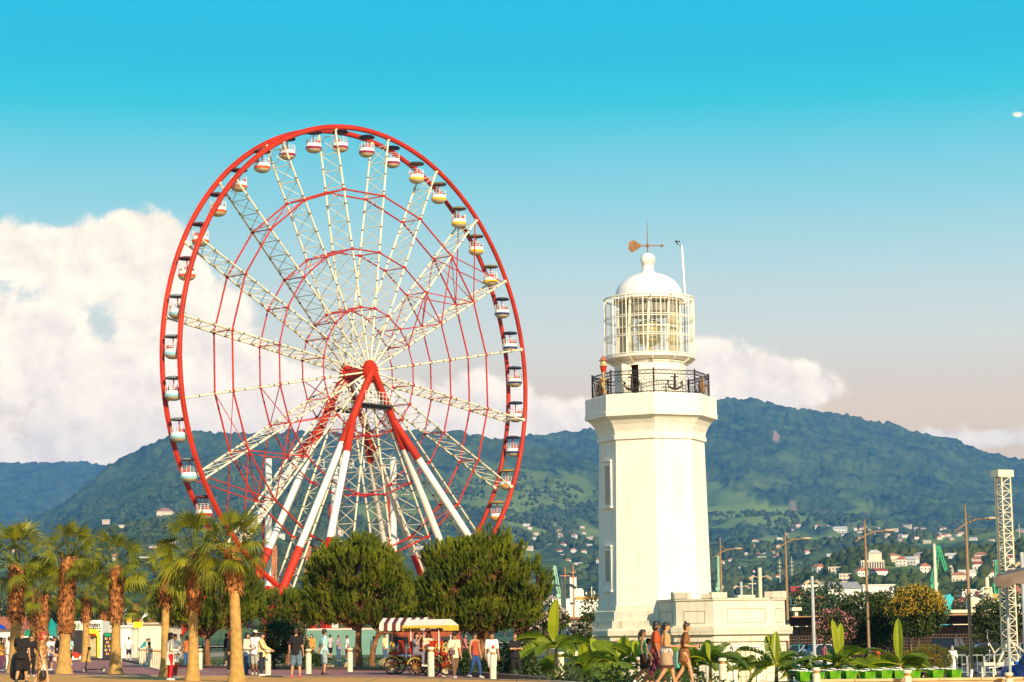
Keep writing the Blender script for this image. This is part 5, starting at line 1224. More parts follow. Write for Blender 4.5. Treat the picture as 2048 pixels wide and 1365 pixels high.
        v, f = remesh(b, .0135 * S, 3); q = MB(); q.add(v, f); q.build('shirt' if not (bottom and bottom[0] == 'dress') else 'dress', tm, t, True)
    if bottom:
        kind, bm, hem = bottom; b = MB()
        if kind in ('shorts', 'trousers'):
            for s in (-1, 1):
                hp, kn, an_ = J['hip', s], J['kn', s], J['an', s]
                zf = (.515 - hem) / (.515 - .28) if not sit else (1 if hem < .2 else .75)
                if kind == 'shorts': e = hp.lerp(kn, min(1, zf)); capsule(b, hp, e, .064 * S * w, .052 * S * w)
                else: capsule(b, hp, kn, .062 * S * w, .043 * S * (.5 + .5 * w)); e = kn.lerp(an_, .90 if hem < .1 else .5); capsule(b, kn, e, .042 * S, .033 * S)
            for s in (-1, 1): b.ball(Vector((s * .034 * w, .004, .53)) * S, (.056 * S * w, .074 * S * w, .055 * S), 12, 8)
        else:
            z1 = .60 if kind == 'skirt' else .66; fr = .105 * w if hem > .3 else .10 * w
            pr = [(.062 * w * S, (z1 + .012) * S), (.078 * w * S, .57 * S), (.094 * w * S, .50 * S), (fr * S, (hem + .02) * S), (fr * S, hem * S), (.03 * S, hem * S + .02)]
            b.lathe(pr[::-1], 18); b.v = [(x, y * .92 + (J['kn', 1].y + J['kn', -1].y) * .2 * max(0, (.5 * S - z) / (.3 * S)), z) for x, y, z in b.v]
        v, f = remesh(b, .0135 * S, 3); q = MB(); q.add(v, f); q.build({'shorts': 'shorts', 'trousers': 'trousers', 'skirt': 'skirt', 'dress': 'dress_skirt'}[kind], bm, t, True)
    if shoes:
        sm2 = mat('shoe_%02x%02x%02x' % tuple(int(c * 255) for c in shoes), shoes, 0.6, 0.1, 6)
        for s in (-1, 1):
            b = MB(); a0 = J['an', s]; capsule(b, a0 + Vector((0, .018, -.020)) * S, a0 + Vector((s * .007, -.085, -.027)) * S, .026 * S, .021 * S, 10); capsule(b, a0 + Vector((0, .008, -.01)) * S, a0 + Vector((0, .002, .01)) * S, .027 * S, .024 * S, 10)
            b.build('shoe', sm2, t, True)
    hm = m_hair.get(hair); b = MB(); 
    if hairstyle == 'shaved':
        b.ball(hc + Vector((0, .010, .014)) * S, (.0445 * S, .0530 * S, .0595 * S), 14, 10)
    elif hairstyle:
        b.ball(hc + hr @ Vector((0, .014, .020)) * S, (.049 * S, .054 * S, .058 * S), 14, 10); b.ball(hc + hr @ Vector((0, -.020, .046)) * S, (.040 * S, .034 * S, .026 * S), 12, 8)
        b.ball(hc + hr @ Vector((0, .030, -.012)) * S, (.042 * S, .034 * S, .040 * S), 12, 8)
        if hairstyle == 'long':
            b.ball(hc + hr @ Vector((0, .038, -.07)) * S, (.050 * S, .032 * S, .085 * S), 12, 8); b.ball(hc + hr @ Vector((0, .044, -.15)) * S, (.046 * S, .026 * S, .085 * S), 12, 8)
            for s in (-1, 1): b.ball(hc + hr @ Vector((s * .044, .008, -.05)) * S, (.016 * S, .030 * S, .07 * S), 8, 8)
        if hairstyle == 'ponytail': b.ball(hc + hr @ Vector((0, .066, -.0)) * S, (.02 * S, .024 * S, .024 * S), 8, 6); b.ball(hc + hr @ Vector((0, .076, -.065)) * S, (.022 * S, .024 * S, .075 * S), 8, 8)
        if hairstyle == 'bun': b.ball(hc + hr @ Vector((0, .022, .082)) * S, (.023 * S, .023 * S, .026 * S), 8, 6); b.ball(hc + hr @ Vector((0, .022, .062)) * S, (.015 * S, .015 * S, .02 * S), 8, 6)
        if hairstyle == 'bob': b.ball(hc + hr @ Vector((0, .022, -.03)) * S, (.054 * S, .048 * S, .056 * S), 12, 8)
    if hairstyle: 
        v, f = remesh(b, .009 * S, 2); q = MB(); q.add(v, f); q.build('hair', hm, t, True)
    ctx = dict(t=t, S=S, J=J, hc=hc, hr=hr, up=up)
    if extra: extra(ctx)
    return t
def cap(col, name='cap'):
    def f(c):
        S, hc, hr = c['S'], c['hc'], c['hr']; b = MB(); b.lathe([(.054 * S, 0), (.055 * S, .02 * S), (.048 * S, .045 * S), (.028 * S, .060 * S), (.002, .064 * S)], 16, hc + Vector((0, .008, .022)) * S)
        b.box(hc + hr @ Vector((0, -.068, .024)) * S, (.07 * S, .06 * S, .008 * S), hr); b.build(name, cloth('cap_' + '%02x%02x%02x' % tuple(int(q * 255) for q in col), col), c['t'], 'auto')
    return f
def shades(c):
    S, hc, hr = c['S'], c['hc'], c['hr']; b = MB()
    for s in (-1, 1): b.box(hc + hr @ Vector((s * .02, -.054, .008)) * S, (.030 * S, .008 * S, .018 * S), hr); b.box(hc + hr @ Vector((s * .042, -.025, .010)) * S, (.004 * S, .06 * S, .006 * S), hr)
    b.build('sunglasses', m_eye, c['t'])
def sling(col, side=1, z=.60, size=(.09, .05, .10), y=-.07):
    def f(c):
        S, up = c['S'], c['up']; m_ = mat('bag_%02x%02x%02x' % tuple(int(q * 255) for q in col), col, 0.6, 0.15, 5); b = MB()
        b.box(up(Vector((side * .085, y, z)) * S), tuple(q * S for q in size), mi=0)
        for yy in (-.078, .078): b.beam(up(Vector((-side * .05, yy * .6, .825)) * S), up(Vector((side * .085, yy, z + .03)) * S), .016 * S, .008 * S, up=(0, 1, 0))
        b.build('sling_bag', m_, c['t'])
    return f
def handbag(s, col, name='handbag', size=(.16, .07, .17), drop=.12, handle=None):
    def f(c):
        S = c['S']; w = c['J']['wr', s] + (c['J']['wr', s] - c['J']['el', s]).normalized() * .06 * S; m_ = mat('bag_%02x%02x%02x' % tuple(int(q * 255) for q in col), col, 0.6, 0.15, 5)
        o = thing(name, handle[1] if handle else 'soft bag held low in a hand', 'bag', c['t'].matrix_basis @ w if False else (Matrix.Translation(c['t'].location) @ Matrix.Rotation(c['t'].rotation_euler.z, 4, 'Z')) @ w, c['t'].rotation_euler.z)
        b = MB(); sx, sy, sz = (q * S for q in size); top = -drop * S
        b.lathe([(.6, 0), (.95, .12), (1.0, .45), (.85, .85), (.7, 1)], 14, (0, 0, 0)); b.v = [(x * sx / 2, y * sy / 2 * 1.2, top - sz + z * sz) for x, y, z in b.v]; b.build('bag_body', m_, o, True)
        b = MB()
        for yy in (-1, 1): b.tube([(-sx * .3, yy * sy * .3, top - .01), (-sx * .22, yy * .01, top + drop * S * .7), (0, 0, .01), (sx * .22, yy * .01, top + drop * S * .7), (sx * .3, yy * sy * .3, top - .01)], .008 * S, 5)
        b.build('bag_handle', mat('handle_%s' % name, handle[0], 0.6, 0.1) if handle else m_, o)
    return f
def phone(s=1):
    def f(c):
        S = c['S']; w = c['J']['wr', s] + (c['J']['wr', s] - c['J']['el', s]).normalized() * .07 * S
        o = thing('mobile_phone', 'dark phone held in the hand of ' + c['t']['label'].split(' ', 1)[0].lower() + ' ' + ' '.join(c['t']['label'].split(' ')[1:7]), 'phone', (Matrix.Translation(c['t'].location) @ Matrix.Rotation(c['t'].rotation_euler.z, 4, 'Z')) @ (w + Vector((0, -.01, .02))), c['t'].rotation_euler.z)
        b = MB(); b.box((0, 0, 0), (.075, .012, .15)); b.build('phone_case', m_eye, o); b = MB(); b.box((0, .009, 0), (.066, .004, .135)); b.build('phone_screen', mat('phone_glass', (.03, .035, .05), .1, .1), o)
    return f
def many(*fs):
    def f(c):
        for q in fs: q(c)
    return f
BLK = cloth('black', (0.012, 0.010, 0.011)); WHT = cloth('white', (0.78, 0.75, 0.70)); JEAN = cloth('jeans_blue', (0.045, 0.085, 0.17), .3); DENIM = cloth('denim_shorts', (0.10, 0.16, 0.22), .35)
FLOR = cloth('brown_floral', (0.10, 0.03, 0.02), .5, (0.45, 0.24, 0.08), 14); 
person(43, 72, 1.80, 175, 'broad man in black tee and shorts seen from behind at the left', (BLK, 1, .47), ('shorts', BLK, .29), 'shaved', 'shaved', 'tan', ('down', 'out'), 'walk', (0.03, 0.03, 0.04), 1.28, extra=handbag(1, (.012, .012, .014), 'black_sack', (.34, .22, .46), .04, ((.012, .012, .014), 'large black sack carried beside the man in black')))
person(84, 67, 1.68, 95, 'woman with red hair in a brown floral dress walking right', (FLOR, 1, .5), ('dress', FLOR, .10), 'red', 'bob', 'fair', ('down', 'out'), 'walk', (0.2, 0.1, 0.05), 1.0, extra=handbag(-1, (.02, .015, .012), 'handbag', (.17, .10, .16), .12, ((.75, .70, .60), 'black handbag with white handles held by the red haired woman')))
person(62, 88, 1.70, 20, 'dark haired person in black looking down behind the broad man', (BLK, 2, .48), ('trousers', BLK, .05), 'black', 'short', 'tan', ('hold', 'hold'))
person(101, 108, 1.66, 170, 'person in a white cap and white shirt seen from behind', (cloth('pale_white', (.72, .70, .72)), 1, .42), ('shorts', cloth('mauve', (.30, .19, .20)), .30), 'black', 'short', 'tan', ('down', 'down'), extra=cap((.75, .73, .72)))
person(111, 107, 1.65, -80, 'woman in a pale pink dress beside the person in a white cap', (cloth('pale_pink', (.70, .46, .40), .15), 0, .45), ('dress', cloth('pale_pink', (.70, .46, .40)), .28), 'brown', 'ponytail', 'tan', ('hold', 'down'), 'walk')
person(121, 98, 1.72, 185, 'person in dark clothes leaning behind the kiosk palm', (cloth('charcoal', (.04, .033, .035)), 2, .46), ('trousers', cloth('mottled_brown', (.16, .085, .03), .5), .05), 'black', 'short', 'dark', ('fwd', 'down'), build=1.15)
person(1, 106, 1.66, 60, 'person in an amber shirt at the very left edge', (cloth('amber', (.62, .30, .04)), 1, .46), ('trousers', cloth('plum', (.12, .04, .08)), .05), 'brown', 'short', 'tan', ('hold', 'down'))
person(8, 114, 1.66, 10, 'woman with curly dark hair in rose behind the amber shirt', (cloth('rose', (.45, .12, .13), .2), 1, .5), ('trousers', cloth('plum', (.12, .04, .08)), .05), 'brown', 'bob', 'tan')
person(17, 112, 1.70, 150, 'man in white standing beside the thick left palm', (WHT, 1, .46), ('trousers', WHT, .05), 'brown', 'short', 'tan')
person(257, 160, 1.74, 180, 'man in white tee and dark shorts walking towards the white wall', (WHT, 1, .47), ('shorts', cloth('navy', (.02, .022, .05)), .28), 'brown', 'short', 'tan', ('side', 'side'), 'walk')
person(280, 166, 1.60, 120, 'person in teal bending over behind the white posts', (cloth('teal', (.02, .28, .34)), 2, .48), ('trousers', BLK, .05), 'black', 'short', 'tan', ('out', 'out'), lean=.8)
person(298, 164, 1.62, 80, 'boy in black behind the white posts', (BLK, 1, .47), ('shorts', BLK, .3), 'brown', 'short', 'tan')
RED = cloth('scarlet', (.55, .012, .02))
person(340, 76, 1.66, 115, 'woman with long dark hair in a white tunic over scarlet trousers', (cloth('cream_tunic', (.78, .70, .56)), 2, .32), ('trousers', RED, .05), 'black', 'long', 'fair', ('hold', 'rest'), 'stand', (0.75, 0.7, 0.62))
person(349, 80, 1.62, 60, 'woman in white raising a phone beside the white tunic', (WHT, 2, .36), ('trousers', cloth('rust_red', (.35, .05, .02)), .05), 'black', 'short', 'fair', ('rest', 'photo'), 'stand', extra=phone(1))
person(373, 112, 1.62, -30, 'person in an orange top and blue trousers behind a palm trunk', (cloth('orange_top', (.55, .17, .05)), 1, .48), ('trousers', cloth('bright_blue', (.04, .12, .32)), .05), 'brown', 'long', 'tan')
def hijab(col):
    def f(c):
        S, hc = c['S'], c['hc']; b = MB(); b.ball(hc + Vector((0, .012, .012)) * S, (.056 * S, .058 * S, .064 * S), 14, 10); b.lathe([(.115 * S, -.24 * S), (.11 * S, -.15 * S), (.072 * S, -.06 * S), (.05 * S, -.0 * S)], 16, hc + Vector((0, .012, 0)) * S)
        v, f_ = remesh(b, .011 * S, 3); q = MB(); q.add(v, f_); q.build('headscarf', cloth('scarf_%d' % int(col[0] * 255), col), c['t'], True)
    return f
BRN = cloth('dark_brown_dress', (.11, .035, .022))
person(412, 119, 1.60, 160, 'woman in a long pale headscarf and dark brown dress', (BRN, 2, .5), ('dress', BRN, .06), None, None, 'fair', ('rest', 'rest'), extra=hijab((.74, .66, .62)))
person(452, 116, 1.74, 110, 'man in a black shirt and khaki trousers behind the bare palm trunk', (BLK, 2, .47), ('trousers', cloth('khaki', (.34, .24, .12)), .05), 'black', 'short', 'tan', ('hold', 'down'))
person(461, 97, 1.62, 60, 'woman in a full black abaya beside the bare palm trunk', (BLK, 2, .5), ('dress', BLK, .03), None, None, 'tan', ('rest', 'rest'), extra=hijab((.012, .011, .012)))
person(493, 85, 1.66, 75, 'woman with long black hair, pale top and jeans right of a palm', (cloth('pale_top', (.66, .57, .44)), 2, .50), ('trousers', JEAN, .05), 'black', 'long', 'tan', ('hold', 'hold'), 'stand', (.05, .04, .04))
person(510, 85, 1.74, 150, 'man in a white cap and white tee with a strap across his back', (cloth('lilac_white', (.76, .68, .70)), 1, .46), ('shorts', cloth('grey_shorts', (.42, .40, .36)), .24), 'black', 'short', 'dark', ('down', 'hold'), 'stand', (.45, .35, .25), 1.1, extra=many(cap((.62, .58, .52)), sling((.05, .04, .04), -1, .56)))
person(523, 83, 1.64, 85, 'young person in a pale yellow hooded top and dark trousers', (cloth('straw_yellow', (.72, .55, .24)), 2, .44), ('trousers', cloth('ink', (.02, .026, .04)), .05), 'black', 'short', 'tan', ('out', 'out'), 'stand', (.75, .7, .6), 1.1)
person(592, 78, 1.77, 172, 'man in black tee and denim shorts seen from behind, red trainers', (BLK, 1, .47), ('shorts', DENIM, .27), 'brown', 'short', 'tan', ('down', 'down'), 'apart', (.55, .10, .14), 1.12)
person(613, 128, 1.62, 30, 'woman in a black crop top beyond the man in denim shorts', (BLK, 0, .60), ('trousers', cloth('tan_trousers', (.36, .17, .06)), .05), 'brown', 'ponytail', 'tan', ('down', 'down'))
person(623, 130, 1.68, -20, 'person in amber between the black tee and the mint tee', (cloth('amber', (.62, .30, .04)), 2, .46), ('trousers', cloth('tan_trousers', (.36, .17, .06)), .05), 'brown', 'long', 'fair')
person(648, 83, 1.75, 110, 'man in a mint tee holding his hands behind his back', (cloth('mint', (.36, .66, .60)), 1, .45), ('shorts', cloth('washed_denim', (.26, .32, .33), .3), .24), 'black', 'short', 'tan', ('behind', 'behind'), 'stand', (.04, .03, .03), 1.1, headturn=20, extra=many(sling((.03, .025, .03), 1, .58), shades))
person(677, 135, 1.60, 60, 'woman standing by a parked bike with an orange crate', (cloth('dusty_violet', (.30, .22, .30), .3), 1, .47), ('trousers', JEAN, .05), 'brown', 'short', 'tan', ('hold', 'down'))
person(694, 140, 1.60, 120, 'person in white far behind the lit pine trunk', (WHT, 1, .46), ('shorts', cloth('rust_red', (.35, .05, .02)), .28), 'black', 'short', 'tan')
person(747, 150, 1.55, 180, 'child in white beyond the leaning dark pine', (WHT, 1, .46), ('shorts', cloth('rust_red', (.35, .05, .02)), .28), 'black', 'short', 'tan')
person(909, 77.6, 1.64, 25, 'man in a cream shirt and brown trousers with a waist bag', (cloth('cream_shirt', (.74, .62, .40)), 1, .45), ('trousers', cloth('brown_trousers', (.16, .085, .045)), .05), 'black', 'short', 'tan', ('down', 'down'), 'walk', (.72, .66, .56), extra=many(cap((.02, .018, .02)), sling((.11, .055, .045), -1, .585, (.13, .06, .10))))
person(950, 82, 1.72, 40, 'man in a rust red vest and blue jeans with dark glasses', (cloth('rust_vest', (.36, .065, .025)), 0, .49), ('trousers', cloth('strong_blue_jeans', (.02, .06, .19), .2), .05), 'black', 'short', 'tan', ('down', 'down'), 'walk2', (.72, .66, .56), 1.05, extra=shades)
def disc(c):
    S, up = c['S'], c['up']; b = MB(); b.cyl(up(Vector((.0, -.082, .70)) * S), up(Vector((.0, -.090, .70)) * S), .034 * S, .034 * S, 16); b.build('chest_print', cloth('print_red', (.40, .05, .02)), c['t'])
person(984, 79, 1.76, 20, 'young man in a loose white tee with a round red print', (WHT, 1, .40), ('shorts', cloth('white_shorts', (.74, .70, .64)), .30), 'black', 'short', 'tan', ('down', 'down'), 'walk', (.74, .7, .6), 1.1, extra=disc)
person(1030, 83, 1.75, 35, 'man in black with folded arms and white trainers', (BLK, 1, .46), ('trousers', BLK, .05), 'shaved', 'shaved', 'tan', ('crossed', 'crossed'), 'walk2', (.76, .72, .66), 1.2)
person(1286, 59.2, 1.52, 85, 'girl in a green top and black shorts with a ponytail', (cloth('emerald', (.02, .36, .13)), 0, .60), ('shorts', BLK, .33), 'black', 'ponytail', 'dark', ('down', 'fwd'), 'walk', (.7, .6, .58), .9)
person(1297, 59.7, 1.28, 95, 'small boy in a white shirt beside the girl in green', (WHT, 1, .46), ('shorts', cloth('navy', (.02, .022, .05)), .28), 'black', 'short', 'tan', ('down', 'down'), 'walk2', (.3, .15, .06), .95)
person(1313, 59.4, 1.74, 90, 'woman in a rust tee and maroon leggings wearing sunglasses', (cloth('rust_tee', (.45, .075, .02)), 1, .50), ('trousers', cloth('magenta_maroon', (.22, .025, .10), .3, (.10, .03, .04)), .2), 'black', 'bob', 'dark', ('down', 'hold'), 'walk', (.5, .25, .1), 1.05, extra=shades)
NAVY = cloth('navy_white_print', (.02, .025, .06), .2, (.70, .66, .60), 22)
person(1333, 58, 1.70, 88, 'woman with bare shoulders, patterned sash and beige skirt', (cloth('apricot_top', (.62, .30, .10)), 0, .62), ('skirt', cloth('beige_skirt', (.36, .26, .16)), .30), 'black', 'ponytail', 'tan', ('hold', 'hold'), 'walk2', (.4, .2, .1), 1.1,
       extra=many(lambda c: (lambda b: (b.lathe([(.088 * c['S'] * 1.1, .53 * c['S']), (.090 * c['S'] * 1.1, .57 * c['S']), (.078 * c['S'] * 1.1, .62 * c['S'])], 18, closed=False), b.build('patterned_sash', NAVY, c['t'], True)))(MB()),
                  lambda c: (lambda b: (b.lathe([(.118 * c['S'], .30 * c['S']), (.119 * c['S'], .335 * c['S'])], 18, closed=False), b.build('dark_hem_band', cloth('dark_hem', (.06, .022, .02)), c['t'], True)))(MB()),
                  sling((.66, .50, .20), 1, .515, (.12, .17, .09), -.02)))
COP = cloth('copper_brown', (.15, .055, .02), .35, (.22, .09, .03))
person(1369, 58.5, 1.68, 90, 'woman in a short copper brown dress looking at her phone', (COP, 1, .5), ('dress', COP, .37), 'brown', 'bun', 'tan', ('hold', 'hold'), 'walk', (.3, .12, .05), 1.05, lean=.10,
       extra=many(phone(-1), lambda c: (lambda o: None)(None)))
tb = thing('tote_bag', 'turquoise tote bag hanging behind the woman in copper brown', 'bag', G(1357, 58.6) + Vector((0, 0, .98)), 1.5); b = MB(); b.prism([(-.10, -.03), (.10, -.03), (.10, .03), (-.10, .03)], [-.50, -.46, -.46, -.50], [-.12] * 4); b.build('bag_body', mat('turquoise_cloth', (.03, .42, .32), .8, .1), tb)
b = MB()
for s in (-1, 1): b.tube([(-.07, s * .02, -.13), (-.02, 0, .12), (.0, 0, .22), (.03, 0, .12), (.07, s * .02, -.13)], .008, 5)
b.build('bag_handle', mat('turquoise_cloth', (.03, .42, .32)), tb)
person(1906, 108, 1.60, 170, 'elderly person in a long white robe with grey hair', (WHT, 2, .46), ('dress', WHT, .05), 'grey', 'bob', 'tan', ('rest', 'rest'), 'stand')
person(1614, 128, 1.68, 175, 'person in a blue and white top beside the silver car', (cloth('blue_white', (.10, .30, .52), .5, (.66, .64, .62), 2), 1, .46), ('trousers', BLK, .05), 'black', 'long', 'tan')
person(1650, 132, 1.66, 120, 'person in a rose shirt below the salmon oleander', (cloth('rose', (.45, .12, .13)), 1, .47), ('trousers', BLK, .05), 'black', 'short', 'tan')
person(1758, 126, 1.62, 60, 'person in rust orange in the shade under the dark tree', (cloth('rust_tee', (.45, .075, .02)), 2, .46), ('trousers', cloth('brown_trousers', (.16, .085, .045)), .05), 'brown', 'short', 'tan')
person(26, 125, 1.68, 200, 'person in navy walking away behind the thick left palm', (cloth('navy', (.02, .022, .05)), 1, .46), ('trousers', BLK, .05), 'black', 'short', 'tan', ('fwd', 'back'), 'walk')
person(92, 128, 1.62, 30, 'woman in scarlet beyond the red haired woman', (RED, 1, .48), ('trousers', JEAN, .05), 'black', 'long', 'tan')
person(140, 132, 1.70, -40, 'man in mint by the dark kiosk opening', (cloth('mint', (.36, .66, .60)), 1, .46), ('shorts', BLK, .28), 'black', 'short', 'tan')
person(560, 132, 1.66, 20, 'person in white beyond the dark rounded bush', (WHT, 1, .46), ('trousers', JEAN, .05), 'black', 'short', 'tan')
person(770, 128, 1.66, 60, 'woman in straw yellow beyond the dark leaning pine', (cloth('straw_yellow', (.72, .55, .24)), 1, .46), ('trousers', JEAN, .05), 'brown', 'long', 'tan')
person(660, 150, 1.70, 190, 'man in grey walking beyond the man in mint', (cloth('grey_shorts', (.42, .40, .36)), 1, .46), ('shorts', BLK, .28), 'black', 'short', 'tan', ('fwd', 'back'), 'walk')
person(930, 110, 1.64, 80, 'woman in rose walking behind the shrubs by the carts', (cloth('rose', (.45, .12, .13)), 1, .47), ('trousers', BLK, .05), 'black', 'long', 'tan', ('fwd', 'back'), 'walk')
# riders in the gondolas
for (px, py), lab, col in (((572, 303), 'rider in black in the crowded maroon gondola', (.02, .02, .04)), ((578, 303), 'rider in navy at the rail of the crowded maroon gondola', (.03, .04, .12)), ((733, 300), 'rider in dark red sitting in the maroon gondola right of the top', (.12, .03, .03)), ((833, 355), 'rider in grey at the rail of the uppermost yellow gondola', (.15, .12, .10)),
                           ((1024, 692), 'rider in orange in the second navy gondola', (.55, .22, .05)), ((347, 629), 'rider in black in the uppermost pale blue gondola', (.03, .03, .04)), ((341, 792), 'rider in black in the pale blue gondola below the hub', (.03, .03, .03)), ((400, 484), 'rider in red behind the left rim', (.30, .04, .03))):
    k = min(range(40), key=lambda k: (to_px(slot[k] + Vector((0, 0, -2.4)))[0] - px) ** 2 + (to_px(slot[k] + Vector((0, 0, -2.4)))[1] - py) ** 2)
    if k in GONDOLA_AT:
        a = px * 1.3; d_ = Vector((math.cos(a), math.sin(a), 0)) * .72
        person(0, 0, 1.7, math.degrees(a) - 90, lab, (cloth('rider_%d' % px, col), 2, .5), ('trousers', BLK, .05), 'black', 'short', 'tan', ('hold', 'rest'), 'sit', loc=slot[k] + d_ + Vector((0, 0, -2.0 - .515 * 1.7 + .10)))
# ------------------------------------------------------------------ street furniture and small things
m_boll = mat('bollard_cream', (0.74, 0.64, 0.45), 0.6, 0.08, 4); m_bolt = mat('bollard_bronze', (0.34, 0.17, 0.04), 0.5, 0.2, 4); m_gry = mat('bollard_grey_cap', (0.16, 0.14, 0.15), 0.6, 0.1)
def bollard(lab, loc, h=1.0):
    t = thing('bollard', lab, 'bollard', loc, 0, 'pale bollards along the promenade'); b = MB(); b.lathe([(.115, -.02), (.115, .80 * h), (.10, .81 * h)], 16); b.build('post', m_boll, t, 'auto')
    b = MB(); b.lathe([(.10, .81 * h), (.085, .82 * h), (.085, .90 * h), (.12, .91 * h), (.12, .985 * h), (.05, h)], 16); b.build('light_head', m_boll, t, 'auto'); b = MB(); b.lathe([(.088, .83 * h), (.088, .895 * h)], 16, closed=False); b.build('light_slot', m_bolt, t)
    return t
bp = None
BT = {1122: 1304, 1280: 1314, 1445: 1316, 1632: 1335, 1814: 1340, 2017: 1345, 862: 1294, 986: 1300}
for px, d, lab in ((400, 103, 'pale bollard between the flared palm and the woman in a headscarf'), (536, 84, 'pale bollard touched by the young person in yellow'), (617, 86, 'pale bollard between the black tee and the mint tee'), (700, 90, 'pale bollard just left of the lit pine trunk'), (708, 96, 'pale bollard hidden against the lit pine trunk'), (786, 82, 'pale bollard left of the red pedal carts'), (862, 75.5, 'pale bollard in front of the pair of pedal carts'), (889, 80, 'pale bollard between the yellow wheels and the cream shirt'), (986, 75, 'pale bollard in front of the young man with the red print'), (1122, 79, 'pale bollard under the tall bright banana leaf'), (1280, 66, 'pale bollard behind the girl in green'), (1445, 61.8, 'pale bollard with bronze head before the house window'), (1632, 62.6, 'bronze headed bollard among the green bike baskets'), (1814, 62.6, 'cream bollard before the clipped hedge'), (2017, 62.6, 'cream bollard at the foot of the lattice tower'), (240, 140, 'pale bollard far back beside the cycle lane curve')):
    g = G(px, d)
    if px in BT: g.z = W(px, BT[px], d).z - 1.0
    if bp is None: bp = bollard(lab, g); bk = children(bp)
    else: copy_tree(bp, g, 0, lab, kids=bk)
for i in range(12):
    px = 282 + i * 4.4; d = 128 - i * 2.6; copy_tree(bp, G(px, d), 0, 'close set white posts screening the lawn left of the woman in a tunic', 'row of close set white posts', kids=bk)
# street lamps
m_lampp = mat('lamp_bronze_paint', (0.25, 0.15, 0.075), 0.5, 0.1); m_lampw = mat('lamp_head_grey', (0.42, 0.33, 0.22), 0.5, 0.1)
def lamp(px, ytop, yarm, armlen_px, d, lab):
    p = W(px, ytop, d); base = ground(p.x, d) - .05; t = thing('street_lamp', lab, 'street lamp', (p.x, d, base), 0, 'curved arm street lamps on the right'); H = p.z - base; s = d / F_PX; za = W(px, yarm, d).z - base; L = armlen_px * s
    b = MB(); b.tube([(0, 0, 0), (0, 0, .8), (0, 0, .85), (0, 0, H * .8), (0, 0, H)], [.14, .13, .10, .075, .035], 10); b.build('pole', m_lampp, t, True)
    b = MB(); b.tube([(-.5 * L, 0, za - .55), (0, 0, za - .2), (.5 * L, 0, za + .02), (L, 0, za + .04)], [.03, .05, .045, .04], 7); b.tube([(0, 0, za + .3), (.35 * L, 0, za + .02), (.9 * L, 0, za + .05)], .022, 5); b.build('arm', m_lampp, t, True)
    b = MB(); b.ball((L + .18, 0, za + .06), (.34, .15, .085), 12, 8); b.build('lamp_head', m_lampw, t, True)
lamp(1440, 1076, 1100, 30, 150, 'shortest curved arm lamp just right of the white tower')
lamp(1570, 1062, 1080, 36, 128, 'curved arm lamp behind the right end of the cream house')
lamp(1729, 1038, 1064, 42, 118, 'curved arm lamp above the broad dark tree')
lamp(1930, 1010, 1040, 44, 108, 'tallest curved arm lamp left of the lattice tower')
# camera poles
m_gal = mat('galvanised_grey', (0.40, 0.42, 0.42), 0.5, 0.1); m_campole = mat('cream_pole', (0.66, 0.57, 0.40), 0.5, 0.08)
def campole(px, ytop, ycam, d, lab, m, r=.11, span=9):
    p = W(px, ytop, d); base = ground(p.x, d) - .1; t = thing('camera_pole', lab, 'camera pole', (p.x, d, base), 0, 'poles carrying surveillance cameras'); H = p.z - base; zc = W(px, ycam, d).z - base; s = d / F_PX * span
    b = MB(); b.cyl((0, 0, 0), (0, 0, H), r * 1.15, r, 10); b.build('pole', m, t, True)
    for q in (-1, 1):
        b = MB(); b.tube([(0, 0, zc), (q * s * .6, 0, zc + .05), (q * s, 0, zc + .12)], .035, 5); e = Vector((q * s, -.05, zc + .10)); b.beam(e, e + Vector((q * .28, -.16, -.18)), .14, .14); b.build('camera', m_lampw, t)
campole(1126, 1158, 1174, 118, 'cream camera pole beside the tall bright banana leaf', m_campole, .14, 14); campole(1519, 1136, 1156, 125, 'cream camera pole rising behind the keeper house roof', m_campole, .12, 13); campole(1482, 1164, 1175, 160, 'slim grey camera pole behind the keeper house roof', m_gal, .11, 9)
campole(1624, 1153, 1166, 112, 'grey camera pole right of the keeper house', m_gal, .085, 7); campole(2043, 1105, 1130, 104, 'grey camera pole beside the sagging canopy', m_gal, .10, 6)
# kiosk with the Georgian shop sign
def at(px, py, d): return W(px, py, d)
kd = 172; K0 = G(135, kd); s_ = kd / F_PX
k = thing('kiosk', 'white kiosk with Georgian sign and bright yellow arch', 'kiosk', (K0.x, kd, 0))
X = lambda px: (px - 135) * s_; Z = lambda py: W(160, py, kd).z
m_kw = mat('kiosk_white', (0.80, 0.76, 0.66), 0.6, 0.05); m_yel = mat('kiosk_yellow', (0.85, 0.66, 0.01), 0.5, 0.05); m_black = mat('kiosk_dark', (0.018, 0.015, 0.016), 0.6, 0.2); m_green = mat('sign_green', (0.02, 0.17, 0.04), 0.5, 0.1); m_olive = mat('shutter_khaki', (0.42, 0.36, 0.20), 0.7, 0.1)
b = MB(); b.box((X(168), 1.8, Z(1282)), (X(202) - X(134), 3.2, 3.1)); b.box((X(137), -.2, 1.3), (.16, .5, 2.6)); b.box((X(168), .15, Z(1254)), (X(201) - X(136), .5, .62)); b.build('kiosk_body', m_kw, k)
b = MB(); b.box((X(186), -.22, Z(1249)), (X(201) - X(166), .18, .62)); b.build('sign_board', m_kw, k); b = MB(); b.box((X(149), -.12, Z(1250)), (X(164) - X(136), .16, .50)); b.build('sign_board', m_kw, k)
o = letters('ორბ', None, None, .46, 0, m_green, k, name='sign_lettering', thick=.03, bold=.02); o.location = (X(148), -.24, Z(1253)); o = letters('ბუფი', None, None, .46, 0, mat('sign_dark', (.02, .03, .02), .5), k, name='sign_lettering', thick=.03, bold=.012); o.location = (X(185), -.36, Z(1251))
